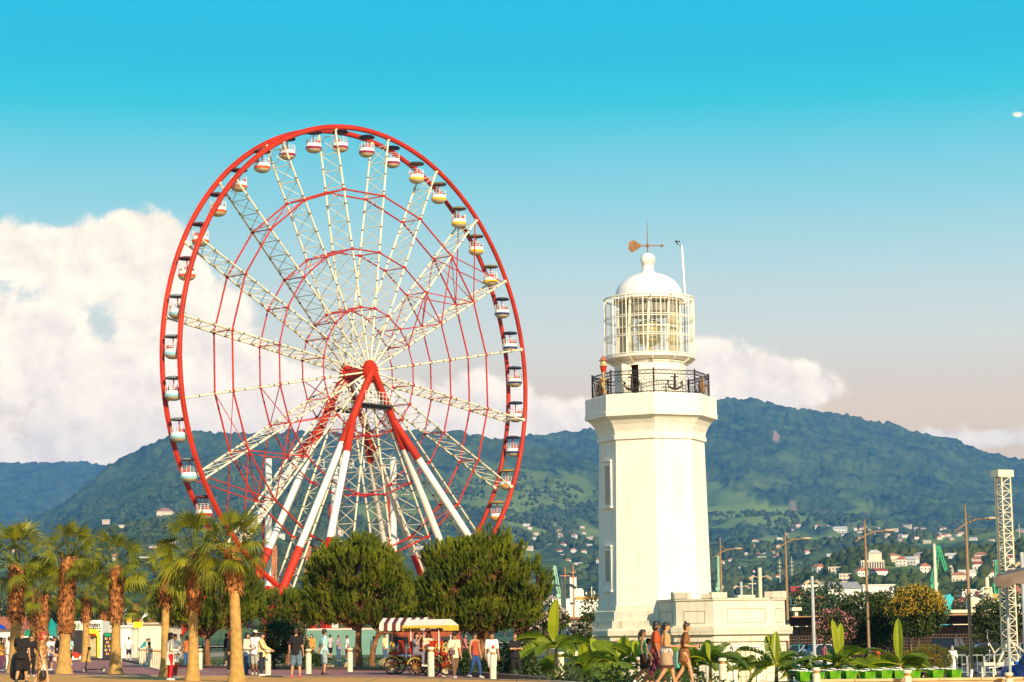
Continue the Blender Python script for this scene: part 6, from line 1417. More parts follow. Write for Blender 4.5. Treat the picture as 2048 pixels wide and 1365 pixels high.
b = MB(); b.box((X(152), .02, Z(1286)), (X(163) - X(141), .5, 2.0)); b.build('dark_opening', m_black, k)
b = MB(); b.box((X(183), .10, Z(1288)), (X(193) - X(170), .4, 2.0)); b.build('shutter', m_olive, k)
b = MB(); pts = [(X(172), Z(1268)), (X(174), Z(1262)), (X(180), Z(1259)), (X(190), Z(1259)), (X(196), Z(1262)), (X(199), Z(1270)), (X(200), Z(1316)), (X(196), Z(1316)), (X(195), Z(1274)), (X(190), Z(1268))]
b.add([(x, -.45, z) for x, z in pts] + [(x, -.2, z) for x, z in pts], [tuple(range(len(pts))), tuple(range(2 * len(pts) - 1, len(pts) - 1, -1))] + [(i, (i + 1) % len(pts), len(pts) + (i + 1) % len(pts), len(pts) + i) for i in range(len(pts))]); b.build('yellow_arch', m_yel, k)
b = MB(); b.ball((X(188), -.5, Z(1271)), (.20, .12, .13), 10, 8); b.build('red_ornament', m_red, k, True)
fr = thing('drinks_fridge', 'dark drinks fridge with green top panel right of the kiosk', 'fridge', (K0.x + X(213), kd + .2, 0)); b = MB(); b.box((0, .3, 1.05), (.62, .7, 2.1)); b.build('cabinet', m_black, fr); b = MB(); b.box((0, -.06, 1.93), (.5, .03, .22)); b.build('top_panel', mat('fridge_green', (.0, .28, .12), .4, .1), fr)
b = MB()
for r_ in range(5):
    for c_ in range(4): b.cyl((-.18 + .12 * c_, -.07, .35 + r_ * .3), (-.18 + .12 * c_, -.07, .55 + r_ * .3), .035, .02, 6, mi=(r_ + c_) % 3)
b.build('bottle_row', [m_red, m_rail, m_yel], fr)
toy = thing('toy_car', 'small red toy ride car parked in front of the kiosk', 'toy car', G(152, 168) + Vector((0, 0, 0)), .3)
b = MB(); b.prism([(-.55, -.28), (.55, -.28), (.62, 0), (.55, .28), (-.55, .28)], .18, .48); b.prism([(-.3, -.22), (.1, -.22), (.1, .22), (-.3, .22)], .48, .62); b.build('body', m_red, toy)
for sx in (-.36, .36):
    for sy in (-.28, .28): b = MB(); b.cyl((sx, sy - .05, .17), (sx, sy + .05, .17), .17, .17, 14); b.build('wheel', m_rail, toy)
# white walls, roofs, tents behind the palms
def shed(name, lab, cat, x0, x1, ytop, ybot, d, depth, mw, mroof, roof='flat', over=.25, rh=.0, extra=None):
    p0, p1 = W(x0, ytop, d), W(x1, ytop, d); zb = W((x0 + x1) / 2, ybot, d).z; zb = min(zb, -.1) if ybot >= 1280 else zb
    t = thing(name, lab, cat, ((p0.x + p1.x) / 2, d, zb)); w = p1.x - p0.x; h = p0.z - zb
    b = MB(); b.box((0, depth / 2, h / 2), (w, depth, h)); b.build('wall', mw, t)
    b = MB()
    if roof == 'flat': b.box((0, depth / 2, h + .09), (w + over * 2, depth + over * 2, .16))
    elif roof == 'gable': b.add([(-w / 2 - over, -over, h), (w / 2 + over, -over, h), (w / 2 + over, depth + over, h), (-w / 2 - over, depth + over, h), (-w / 2 - over, depth / 2, h + rh), (w / 2 + over, depth / 2, h + rh)], [(0, 1, 5, 4), (3, 4, 5, 2), (0, 4, 3), (1, 2, 5), (3, 2, 1, 0)])
    else: b.add([(-w / 2 - over, -over, h), (w / 2 + over, -over, h), (w / 2 + over, depth + over, h), (-w / 2 - over, depth + over, h), (-w / 4, depth / 2, h + rh), (w / 4, depth / 2, h + rh)], [(0, 1, 5, 4), (1, 2, 5), (2, 3, 4, 5), (3, 0, 4), (3, 2, 1, 0)])
    b.build('roof', mroof, t)
    if extra: extra(t, w, h, depth)
    return t
m_wall = mat('cream_plaster', (0.76, 0.66, 0.46), 0.85, 0.06, .5); m_terr = mat('terracotta_roof', (0.42, 0.13, 0.06), 0.85, 0.2, 1); m_tin = mat('tin_roof_grey', (0.42, 0.36, 0.30), 0.6, 0.15, 1); m_wp = mat('white_panel', (0.80, 0.75, 0.66), 0.6, 0.05, .5)  # m_wall: the cream base colour of the plaster itself
def seams(t, w, h, dp):
    b = MB()
    for i in range(1, int(w / 1.6)): b.box((-w / 2 + i * 1.6, -.012, h / 2), (.05, .03, h))
    b.build('panel_seam', m_olive, t)
shed('white_pavilion', 'long white pavilion wall behind the walking man', 'building', 205, 262, 1256, 1312, 185, 6, m_wp, m_wp, 'flat', .2, extra=seams)
shed('cream_pavilion', 'cream pavilion with flat roof behind the white posts', 'building', 262, 335, 1250, 1312, 188, 8, m_wall, m_tin, 'flat', .3, extra=seams)
shed('snack_stall', 'white stall with reddish roof behind the left palm', 'stall', -20, 62, 1259, 1300, 190, 5, m_wp, m_terr, 'gable', .6, 1.1)
shed('container', 'yellow shipping container stacked behind the cream pavilion', 'container', 252, 288, 1234, 1246, 330, 3, mat('container_yellow', (.72, .42, .03), .6, .1), mat('container_yellow', (.72, .42, .03)), 'flat', .0, extra=seams); shed('container', 'orange shipping container beside the yellow one', 'container', 270, 306, 1242, 1250, 325, 3, mat('container_orange', (.70, .18, .03), .6, .1), mat('container_orange', (.7, .18, .03)), 'flat', .0, extra=seams)
shed('apartment_block', 'pale tower block showing at the far left edge', 'building', -20, 11, 1205, 1290, 560, 14, mat('pale_concrete', (.50, .42, .38), .85, .1), m_tin); shed('apartment_block', 'cream block glimpsed between the left palms', 'building', 42, 60, 1220, 1290, 520, 14, m_wall, m_tin); shed('apartment_block', 'slim cream block left of the teal parasol', 'building', 90, 102, 1208, 1290, 520, 12, m_wall, m_tin)
def sign_on_post(lab, px, py, d, w, h, m, ybase=None):
    p = W(px, py, d); t = thing('notice_board', lab, 'sign', (p.x, d, 0)); b = MB(); b.box((0, 0, p.z), (w, .06, h)); b.build('board', m, t); b = MB(); b.cyl((0, .06, -.2), (0, .06, p.z + h / 2), .04, .04, 8); b.build('post', m_lampp, t)
sign_on_post('small yellow board on a post before the cream pavilion', 276, 1250, 176, .72, .46, m_yel)
def parasol(lab, px, ytop, yedge, d, rpx, m):
    p = W(px, ytop, d); s = d / F_PX; h = p.z; e = (yedge - ytop) * s; r = rpx * s; t = thing('market_parasol', lab, 'parasol', (p.x, d, 0)); b = MB(); b.cyl((0, 0, 0), (0, 0, h), .05, .05, 8); b.build('pole', m_rail, t)
    b = MB(); b.lathe([(r, h - e * 1.22), (r * 1.0, h - e), (r * .6, h - e * .52), (.03, h)], 8, closed=False); o = b.build('canopy', m, t)
    b = MB()
    for k in range(8): a = 2 * math.pi * k / 8; b.beam((0, 0, h - .06), (r * .97 * math.cos(a), r * .97 * math.sin(a), h - e - .02), .03, .03)
    b.build('ribs', m_rail, t); return t, r, h - e * 1.12
m_teal = mat('parasol_teal', (0.0, 0.22, 0.20), 0.7, 0.12, 1)
t, r, z = parasol('large teal market parasol left of the kiosk palm', 103, 1238, 1266, 165, 22, m_teal); parasol('small green parasol behind the red haired woman', 58, 1259, 1270, 175, 13, mat('parasol_green', (.0, .26, .12), .7, .1))
parasol('deep blue parasol at the far left edge', -4, 1246, 1256, 180, 16, mat('parasol_blue', (.0, .05, .45), .7, .1))
for px, ytop, rx, d, lab in ((292, 1222, 8, 300, 'small white peaked tent behind the orange container'), (252, 1216, 6, 420, 'white peaked tent far behind the white pavilion')):
    p = W(px, ytop, d); s = d / F_PX; t = thing('peaked_tent', lab, 'tent', (p.x, d, -.8)); h = p.z + .8; b = MB(); b.lathe([(rx * s * 1.2, h - 14 * s), (rx * s * .5, h - 7 * s), (.06, h)], 4, closed=False, ph=.78); b.build('canopy', m_wp, t); b = MB()
    for q in range(4): a = .78 + q * 1.5708; b.cyl((rx * s * 1.15 * math.cos(a), rx * s * 1.15 * math.sin(a), 0), (rx * s * 1.15 * math.cos(a), rx * s * 1.15 * math.sin(a), h - 14 * s), .06, .06, 6)
    b.build('tent_pole', m_rail, t)
# parked e-scooter
def wheel_mesh(c, r, w, parent, mt, mr, spokes=0, name='wheel'):
    b = MB(); c = Vector(c); n = 18
    b.tube([c + Vector((r * math.cos(2 * math.pi * i / n), 0, r * math.sin(2 * math.pi * i / n))) for i in range(n)], w, 6, closed=True); wv = b.build(name, mt, parent, True)
    b = MB(); b.cyl(c + Vector((0, -w * .9, 0)), c + Vector((0, w * .9, 0)), r * .22, r * .22, 10)
    if spokes:
        for i in range(spokes): a = 2 * math.pi * i / spokes; b.cyl(c, c + Vector((r * math.cos(a), 0, r * math.sin(a))), r * .02 + .006, r * .02 + .006, 4)
    else: b.cyl(c + Vector((0, -w * .5, 0)), c + Vector((0, w * .5, 0)), r * .85, r * .85, 14)
    b.build('rim', mr, wv); return wv
m_tyre = mat('rubber_tyre', (0.018, 0.017, 0.017), 0.8, 0.2, 8); m_alu = mat('dull_metal', (0.30, 0.29, 0.28), 0.45, 0.1, 4)
sct = thing('electric_scooter', 'black electric scooter parked on the red lane beside a palm', 'scooter', G(188, 96), R_(-4)); sct.location.z = .03
wheel_mesh((-.42, 0, .11), .105, .022, sct, m_tyre, m_alu); wheel_mesh((.44, 0, .11), .105, .022, sct, m_tyre, m_alu)
b = MB(); b.box((.04, 0, .14), (.72, .15, .05)); b.beam((.38, 0, .15), (.50, 0, .24), .10, .02); b.build('deck', m_iron, sct); b = MB(); b.tube([(-.42, 0, .12), (-.36, 0, .3), (-.30, 0, .78), (-.25, 0, 1.08)], .028, 8); b.build('stem', m_iron, sct, True); b = MB(); b.cyl((-.25, -.24, 1.08), (-.25, .24, 1.08), .018, .018, 7); b.box((-.22, 0, 1.06), (.10, .12, .12)); b.build('handlebar', m_iron, sct)
# fence slab beside the dark palm
# teal hoarding and red ticket house behind the pines
shed('green_hoarding', 'pale green hoarding wall seen under the pines', 'wall', 598, 792, 1262, 1300, 190, .3, mat('hoarding_green', (.15, .28, .225), .85, .2, .4), mat('hoarding_cap', (.5, .5, .42), .8, .1), 'flat', .05)
def pickets(t, w, h, dp):
    b = MB()
    for i in range(int(w / .28)): b.box((-w / 2 + .14 + i * .28, -1.2, .55), (.09, .05, 1.1))
    b.box((0, -1.17, .3), (w, .04, .07)); b.box((0, -1.17, .85), (w, .04, .07)); b.build('picket_fence', m_rail, t)
    for i in range(3): b = MB(); b.box((-w / 2 + w * (i + .5) / 3, -.03, h * .55), (w * .2, .06, h * .36)); b.build('window', m_black, t)
shed('ticket_house', 'orange red ticket house with a white picket fence behind the carts', 'building', 778, 920, 1258, 1312, 150, 5, mat('ticket_house_red', (.36, .075, .03), .8, .25, 1), m_wp, 'hip', .5, .9, pickets)
shed('cream_villa', 'low cream building with brown roof left of the lighthouse', 'building', 1128, 1180, 1239, 1300, 165, 8, m_wall, mat('brown_roof', (.30, .13, .07), .8, .15), 'flat', .6)
shed('yellow_villa', 'small yellow building close to the lighthouse foot', 'building', 1160, 1190, 1258, 1300, 140, 5, mat('ochre_wall', (.62, .47, .20), .85, .1), m_tin, 'flat', .2)
aw = thing('shop_awning', 'small navy awning under the pale oleander', 'awning', W(1146, 1264, 128)); b = MB(); b.prism([(-.9, -.8), (.9, -.8), (.9, .8), (-.9, .8)], [-.30, -.30, .0, .0], [-.25, -.25, .28, .28]); b.build('awning_cloth', mat('awning_navy', (.03, .04, .075), .8, .1), aw); b = MB()
for s in (-1, 1): b.cyl((s * .85, -.75, -2.4), (s * .85, -.75, -.3), .03, .03, 6)
b.build('awning_leg', m_gal, aw)
# sandbag like pale stones and bike racks in the park, pram
rk = thing('garden_boulder', 'long pale boulder edging the lawn left of the lit pine trunk', 'boulder', G(690, 98)); b = MB(); b.ball((0, 0, .12), (1.1, .5, .30), 16, 10); b.v = [(x + .1 * math.sin(z * 9 + y * 5), y, z * (1 + .2 * math.sin(x * 4))) for x, y, z in b.v]; b.build('stone', mat('pale_boulder', (.46, .32, .16), .9, .2, 3, bump=.5), rk, True)
rk2 = copy_tree(rk, G(776, 101), 1.9, 'pale boulder between the dark pine and the pedal carts')
# pedal carts
m_yel2 = mat('cart_muted_yellow', (0.58, 0.40, 0.03), 0.6, 0.15, 3)
def cart(px, d, rz, lab, canopy_m, frame_m, edge_m, seat_m, L=2.1, cw=1.25, hcan=2.05, yel=False):
    t = thing('pedal_cart', lab, 'pedal cart', G(px, d) + Vector((0, 0, .03)), rz)
    for sx in (-L / 2 + .35, L / 2 - .35):
        for sy in (-cw / 2, cw / 2): wheel_mesh((sx, sy, .31), .29, .03, t, m_tyre, m_bolt, 10); b = MB(); b.tube([(sx + .34 * math.cos(a), sy, .31 + .34 * math.sin(a)) for a in [R_(q) for q in range(20, 161, 20)]], .028, 6); b.build('mudguard', m_yel2, t)
    b = MB()
    for sy in (-.36, .36): b.tube([(-L / 2 + .1, sy, .42), (L / 2 - .1, sy, .42)], .03, 7)
    for sx in (-L / 2 + .35, 0, L / 2 - .35): b.cyl((sx, -cw / 2, .34), (sx, cw / 2, .34), .022, .022, 6)
    b.box((0, 0, .40), (L - .6, .7, .05)); b.build('frame', frame_m, t)
    for sx in (-L / 2 + .15, L / 2 - .15):
        for sy in (-.48, .48): b = MB(); b.cyl((sx, sy, .42), (sx, sy, hcan), .018, .018, 6); b.build('canopy_post', m_rail, t)
    b = MB(); hw = cw / 2 + .12; hl = L / 2 + .1
    for i in range(12):
        x0, x1 = -hl + 2 * hl * i / 12, -hl + 2 * hl * (i + 1) / 12
        b.add([(x0, -hw, hcan), (x1, -hw, hcan), (x1, 0, hcan + .22), (x0, 0, hcan + .22)], [(0, 1, 2, 3)], i % 2); b.add([(x0, 0, hcan + .22), (x1, 0, hcan + .22), (x1, hw, hcan), (x0, hw, hcan)], [(0, 1, 2, 3)], i % 2)
        for sy in (-1, 1): b.add([(x0, sy * hw, hcan), (x1, sy * hw, hcan), (x1, sy * (hw + .02), hcan - .24), ((x0 + x1) / 2, sy * (hw + .02), hcan - .28), (x0, sy * (hw + .02), hcan - .24)] if not yel else [(x0, sy * hw, hcan), (x1, sy * hw, hcan), (x1, sy * (hw + .02), hcan - .08), ((x0 + x1) / 2, sy * (hw + .02), hcan - .11), (x0, sy * (hw + .02), hcan - .08)], [(0, 1, 2, 3, 4)], 2 if yel else i % 2)
    for sx in (-1, 1): b.add([(sx * hl, -hw, hcan), (sx * hl, hw, hcan), (sx * hl, hw, hcan - .2), (sx * hl, -hw, hcan - .2)], [(0, 1, 2, 3)], 2); b.add([(sx * hl, -hw, hcan), (sx * hl, hw, hcan), (sx * hl, 0, hcan + .22)], [(0, 1, 2)], 0)
    b.build('canopy', canopy_m + [edge_m], t)
    for sx in (-.35, .45): b = MB(); b.box((sx, 0, .78), (.42, 1.0, .08)); b.box((sx - .22, 0, 1.03), (.07, 1.0, .46)); b.cyl((sx, -.3, .42), (sx, -.3, .76), .03, .03, 6); b.cyl((sx, .3, .42), (sx, .3, .76), .03, .03, 6); b.build('seat', seat_m, t)
    for sy in (-.28, .28):
        b = MB(); b.tube([(L / 2 - .30 + .05 * math.sin(a) , sy + .17 * math.cos(a), 1.02 + .17 * math.sin(a)) for a in [2 * math.pi * q / 14 for q in range(14)]], .022, 6, closed=True); b.cyl((L / 2 - .1, sy, .5), (L / 2 - .30, sy, 1.02), .02, .02, 6); b.beam((L / 2 - .3, sy - .16, 1.02), (L / 2 - .3, sy + .16, 1.02), .03, .03); b.build('steering_wheel', m_yel2, t)
    return t
m_cr = mat('canopy_red', (.45, .05, .035), .8, .1); m_cw = mat('canopy_cream', (.78, .68, .52), .8, .08)
cart(816, 82, R_(172), 'pedal cart under a red and cream striped awning', [m_cr, m_cw], m_red, m_cw, m_red, 1.7, 1.15, 1.88)
cart(862, 79.5, R_(-25), 'red pedal cart with a yellow edged canopy and yellow steering wheels', [m_cw, m_cw], m_red, m_yel2, m_red, 1.45, 1.05, 1.82, True)
GREYJ = cloth('slate_jumpsuit', (.19, .165, .20)); base = G(831, 78.6); base.z = -.02
person(831, 78.6, 1.60, 60, 'girl in a slate jumpsuit sitting on the striped pedal cart', (GREYJ, 1, .5), ('trousers', GREYJ, .05), 'black', 'long', 'tan', ('photo', 'hold'), 'sit', (.75, .68, .6), loc=G(832, 79.2) + Vector((0, 0, .80 - .515 * 1.6)))
person(858, 78.5, 1.66, 8, 'woman with long dark hair seated in the red pedal cart', (cloth('rose_print', (.52, .20, .14), .4, (.7, .55, .4), 16), 1, .5), ('trousers', BLK, .05), 'black', 'long', 'tan', ('fwd', 'fwd'), 'sit', loc=G(858, 79.4) + Vector((0, 0, .84 - .515 * 1.66)))
person(844, 80, 1.55, 20, 'dark haired child between the two pedal cart riders', (RED, 1, .5), ('trousers', BLK, .05), 'black', 'short', 'tan', ('fwd', 'fwd'), 'sit', loc=G(844, 80.6) + Vector((0, 0, .82 - .515 * 1.55)))
person(890, 96, 1.30, 120, 'small child in white behind the yellow steering wheels', (WHT, 1, .46), ('shorts', JEAN, .3), 'black', 'short', 'tan')
# shared bicycles with bright green baskets, standing in the lower bed
m_gb = leaf_mat('basket_green_plastic', (0.06, 0.36, 0.01), (0.26, 0.52, 0.02), 0.25, 4.0, 0.35); m_frame = mat('bike_white_frame', (0.70, 0.68, 0.60), 0.4, 0.06); m_dkg = mat('bike_dark_green', (0.01, 0.10, 0.05), 0.4, 0.1)
def bicycle(lab, loc, rz):
    t = thing('bicycle', lab, 'bicycle', loc, rz, 'shared bicycles racked in a row')           # front wheel towards the viewer (-y)
    for y in (-.55, .52):
        b = MB(); n = 24; b.tube([(0, y + .34 * math.cos(2 * math.pi * i / n), .35 + .34 * math.sin(2 * math.pi * i / n)) for i in range(n)], .022, 6, closed=True); w = b.build('wheel', m_tyre, t, True)
        b = MB()
        for i in range(14): a = 2 * math.pi * i / 14; b.cyl((0, y, .35), (0, y + .33 * math.cos(a), .35 + .33 * math.sin(a)), .004, .004, 3)
        b.cyl((-.04, y, .35), (.04, y, .35), .03, .03, 8); b.build('spokes', m_alu, w)
    b = MB(); b.tube([(0, -.42, .82), (0, -.36, .66), (0, .05, .32), (0, .52, .35)], .026, 7); b.tube([(0, .05, .32), (0, .22, .82)], .022, 7); b.tube([(0, -.40, .74), (0, .20, .68)], .02, 7)
    for s in (-1, 1): b.tube([(0, -.42, .78), (s * .05, -.46, .62), (s * .05, -.55, .35)], .014, 6)
    b.build('frame', m_frame, t, True)
    b = MB(); b.tube([(0, -.42, .80), (0, -.39, 1.02)], .018, 6); b.tube([(-.30, -.22, 1.04), (-.24, -.36, 1.05), (0, -.39, 1.03), (.24, -.36, 1.05), (.30, -.22, 1.04)], .014, 6); b.tube([(-.14, -.40, 1.06), (-.05, -.62, 1.10), (.10, -.60, 1.09), (.14, -.40, 1.04)], .010, 5); b.build('handlebar', m_rail, t, True)
    b = MB(); x, y0, y1, zb, zt = .17, -.86, -.50, .72, 1.00; B0 = [(-x * .85, y0 + .04, zb), (x * .85, y0 + .04, zb), (x * .85, y1, zb), (-x * .85, y1, zb)]; T0 = [(-x * 1.05, y0, zt), (x * 1.05, y0, zt), (x * 1.05, y1 + .03, zt), (-x * 1.05, y1 + .03, zt)]
    b.add(B0 + T0, [(3, 2, 1, 0)] + [(i, (i + 1) % 4, 4 + (i + 1) % 4, 4 + i) for i in range(4)])
    for i in range(4):
        p, q = Vector(T0[i]), Vector(T0[(i + 1) % 4]); b.beam(p, q, .02, .025)
        for k in range(1, 6): u = p.lerp(q, k / 6); v = Vector(B0[i]).lerp(Vector(B0[(i + 1) % 4]), k / 6); o_ = (u - Vector((0, -.68, zt))).normalized() * .006; b.beam(u + o_, v + o_, .014, .010)
    b.build('basket', m_gb, t)
    b = MB(); b.ball((0, .26, .90), (.09, .14, .035), 10, 6); b.cyl((0, .22, .80), (0, .25, .88), .016, .016, 6); b.build('saddle', m_black, t, True)
    b = MB(); b.cyl((-.09, .05, .32), (.09, .05, .32), .015, .015, 6); b.beam((.09, .05, .32), (.09, -.05, .20), .02, .02); b.beam((-.09, .05, .32), (-.09, .15, .44), .02, .02); b.cyl((.05, .05, .32), (.06, .05, .32), .09, .09, 14); b.build('pedal_crank', m_alu, t)
    b = MB(); b.tube([(.03, .52 + .38 * math.cos(a), .35 + .38 * math.sin(a)) for a in [R_(q) for q in range(20, 170, 15)]], .02, 5); b.build('mudguard', m_dkg, t)
    return t
bikes = [(1592, 'first green basket bicycle of the row, behind dry leaves'), (1616, 'second green basket bicycle of the row'), (1650, 'green basket bicycle just right of the bronze headed bollard'), (1684, 'deeper green basket bicycle below the paired tall leaves'), (1714, 'lowest set green basket bicycle in mid row'), (1748, 'yellowish green basket bicycle left of the folded leaf plant'), (1781, 'green basket bicycle below the folded leaf plant'), (1806, 'green basket bicycle hidden by the cream bollard'), (1852, 'green basket bicycle in front of the clipped hedge'), (1884, 'last green basket bicycle beside the white robe')]
bb = None
for i, (px, lab) in enumerate(bikes):
    g = G(px, 67.0 - .15 * (i % 3)); g.z = -.80 - .03 * (i % 3 == 1)
    if bb is None: bb = bicycle(lab, g, R_(12)); bbk = children(bb)
    else: copy_tree(bb, g, R_(rng.uniform(6, 22)), lab, kids=bbk)
lb = thing('lone_bicycle', 'dark bicycle leaning by the steel barrier at the right', 'bicycle', G(1965, 70), R_(70)); lb.location.z = -.85
for ch in bbk:
    if not ch.name.startswith('basket'):
        c = copy_tree(ch, parent=lb)
        if ch.name.startswith('frame'): c.data = ch.data.copy(); c.data.materials[0] = m_iron
wb = thing('bicycle_post', 'slanting white post beside the last bicycle', 'post', G(1938, 64) + Vector((0, 0, 0)), 0); wb.location.z = -.9; b = MB(); b.cyl((-.08, 0, 0), (.08, 0, 1.15), .05, .045, 10); b.build('post', m_rail, wb, True); b = MB(); b.cyl((-.1, 0, .0), (-.065, 0, .2), .06, .06, 10); b.build('foot', m_black, wb)
# crowd barrier
def barrier(px0, px1, d, lab):
    p0, p1 = G(px0, d), G(px1, d); w = p1.x - p0.x; t = thing('crowd_barrier', lab, 'barrier', ((p0.x + p1.x) / 2, d, p0.z), 0, 'steel barriers before the car park'); b = MB(); b.tube([(-w / 2, 0, 0), (-w / 2, 0, 1.0), (-w / 2 + .08, 0, 1.08), (w / 2 - .08, 0, 1.08), (w / 2, 0, 1.0), (w / 2, 0, 0)], .024, 6); b.cyl((-w / 2, 0, .2), (w / 2, 0, .2), .018, .018, 6); b.build('barrier_frame', m_gal, t, True)
    b = MB()
    for i in range(1, int(w / .24)): b.cyl((-w / 2 + i * .24, 0, .2), (-w / 2 + i * .24, 0, 1.07), .011, .011, 5)
    b.build('barrier_bars', m_gal, t); b = MB()
    for s in (-1, 1): b.beam((s * w * .4, -.3, .02), (s * w * .4, .3, .02), .05, .02)
    b.build('barrier_foot', m_gal, t)
barrier(1906, 1934, 113, 'left steel barrier beside the white robe'); barrier(1936, 1968, 112, 'middle steel barrier under the lamp'); barrier(1970, 2006, 112, 'right steel barrier at the lattice tower')
# parked cars
def car(lab, px, d, rz, L, Wd, H, paint, suv=False, gz=None):
    g = G(px, d); g.z = (gbase(g.x, d) + .03); t = thing('parked_car', lab, 'car', g, rz, 'cars parked behind the hedge'); b = MB(); h1 = H * .56; zb = .22
    prof = [(-L / 2, zb + .1), (-L / 2, h1 * .78), (-L / 2 + .12, h1), (-L * .22, h1 + .02), (L * .18, h1 + .03), (L / 2 - .1, h1 * .86), (L / 2, h1 * .6), (L / 2, zb + .08), (L / 2 - .1, zb), (-L / 2 + .1, zb)]
    if suv: prof[3] = (-L * .22, h1 + .04)
    n = len(prof); vs = []
    for y, ins in ((-Wd / 2, 0), (Wd / 2, 0)): vs += [(x, y * (1 - .04 * (abs(x) > L * .45)), z) for x, z in prof]
    b.add(vs, [tuple(range(n)), tuple(range(2 * n - 1, n - 1, -1))] + [(i, n + i, n + (i + 1) % n, (i + 1) % n) for i in range(n)])
    for s in (-1, 1):
        for x in (-L * .3, L * .31): b.tube([(x + .37 * math.cos(a), s * (Wd / 2 + .005), .33 + .37 * math.sin(a)) for a in [R_(q) for q in range(0, 181, 20)]], .035, 5)
    b.build('body', paint, t)
    r0, r1, f1, f0 = (-L * .46 if suv else -L * .34), (-L * .36 if suv else -L * .18), L * .05, L * .2; b = MB(); ww = Wd / 2 * .94; wt = Wd / 2 * .78
    b.add([(r0, -ww, h1), (f0, -ww, h1 + .02), (f0, ww, h1 + .02), (r0, ww, h1), (r1, -wt, H), (f1, -wt, H), (f1, wt, H), (r1, wt, H)], [(0, 1, 5, 4), (1, 2, 6, 5), (2, 3, 7, 6), (3, 0, 4, 7)]); b.build('windows', glass_mat('car_glass', (.02, .025, .03), .92, .06), t)
    b = MB(); b.box(((r1 + f1) / 2, 0, H + .012), (f1 - r1 + .1, 2 * wt + .06, .04))
    for s in (-1, 1):
        b.beam((f0, s * ww, h1 + .02), (f1, s * wt, H), .06, .06); b.beam((r0, s * ww, h1), (r1, s * wt, H), .07, .07); b.beam(((r0 + f0) / 2, s * ww * 1.005, h1), ((r1 + f1) / 2, s * wt * 1.005, H), .07, .05)
    b.build('roof', paint, t)
    for x in (-L * .3, L * .31):
        for s in (-1, 1): wheel_mesh((x, s * (Wd / 2 - .09), .33), .26, .075, t, m_tyre, m_alu)
    for s in (-1, 1):
        b = MB(); b.box((L / 2 - .02, s * Wd * .36, h1 * .72), (.08, .34, .14)); b.build('headlight', mat('headlight_glass', (.7, .7, .66), .1, .05), t); b = MB(); b.box((-L / 2 + .0, s * Wd * .40, h1 * .82), (.07, .2, .22)); b.build('taillight', mat('taillight_red', (.45, .02, .02), .2, .1), t); b = MB(); b.box((f0 - .1, s * (Wd / 2 + .07), h1 + .08), (.12, .16, .12)); b.build('wing_mirror', paint, t)
    b = MB(); b.box((-L / 2 - .012, 0, h1 * .62), (.03, .5, .12)); b.build('number_plate', m_rail, t)
def paint(n, c): return mat('car_paint_' + n, c, 0.22, 0.03, 1, spec=.7)
car('teal car half hidden behind the keeper house', 1592, 150, R_(170), 4.2, 1.75, 1.48, paint('teal', (.02, .22, .24)))
car('silver car parked right of the keeper house', 1630, 140, R_(205), 4.4, 1.8, 1.55, paint('silver', (.48, .50, .54)))
car('black off road car parked below the long shed', 1905, 152, R_(60), 4.7, 1.9, 1.82, paint('black', (.012, .012, .014)), True)
car('dark blue car roofed in sky light behind the lattice tower', 1965, 142, R_(180), 4.5, 1.8, 1.5, paint('midnight', (.02, .04, .09)))
car('white windscreened grey car right of the lattice tower', 2040, 128, R_(150), 4.4, 1.8, 1.55, paint('grey', (.22, .25, .28)))
car('bright blue car cut by the right edge of the picture', 2092, 92, R_(110), 4.3, 1.8, 1.5, paint('blue', (.01, .09, .42)))
# little orange tractor trolley under the golden tree
tr = thing('luggage_cart', 'orange flat cart parked under the golden tree', 'cart', G(1850, 126), 0); b = MB(); b.box((0, 0, .95), (1.5, .9, .10)); b.box((0, -.46, .80), (1.3, .04, .14)); b.build('platform', mat('cart_orange', (.60, .26, .04), .6, .15), tr)
b = MB(); 
for sx in (-.7, .7): b.cyl((sx, .4, .1), (sx, .4, 1.6), .03, .03, 6)
b.build('cart_post', m_lampp, tr)
for sx in (-.5, .5): wheel_mesh((sx, -.35, .42), .4, .05, tr, m_tyre, m_bolt, 8)
# drop tower of lattice, with its sagging grey canopy
def lattice(b, w, z0, z1, n, r=.045, wd=None):
    wd = wd or w; cs_ = [(-w / 2, -wd / 2), (w / 2, -wd / 2), (w / 2, wd / 2), (-w / 2, wd / 2)]
    for x, y in cs_: b.beam((x, y, z0), (x, y, z1), r * 2, r * 2)
    for k in range(n + 1):
        z = z0 + (z1 - z0) * k / n
        for i in range(4):
            p, q = cs_[i], cs_[(i + 1) % 4]; b.beam((*p, z), (*q, z), r, r)
            if k < n: z2 = z0 + (z1 - z0) * (k + 1) / n; b.beam((*(p if k % 2 else q), z), (*(q if k % 2 else p), z2), r, r)
p = W(1998, 941, 106); base = ground(p.x, 106); lt = thing('lattice_tower', 'tall pale lattice tower with a crosshead and hanging cables', 'tower', (p.x + .15, 106, base), R_(24)); H = p.z - base; m_lat = mat('lattice_cream', (.74, .65, .47), .5, .08)
b = MB(); lattice(b, .52, .8, H - .35, 26, .030); b.build('mast', m_lat, lt)
b = MB(); b.box((0, 0, H - .17), (.92, .62, .34)); b.build('crosshead', m_lat, lt)
b = MB()
for sx in (-.42, .42): b.cyl((sx, -.1, H - .3), (sx * 1.1, -.1, 4.6), .025, .025, 5)
b.build('hoist_cable', m_lampp, lt)
b = MB()
for a in range(4): b.beam((0, 0, 1.9), (1.3 * math.cos(a * 1.57 + .5), 1.3 * math.sin(a * 1.57 + .5), .8), .07, .07)
b.box((-.5, -.1, .72), (2.6, .5, .14)); b.build('brace', m_lat, lt)
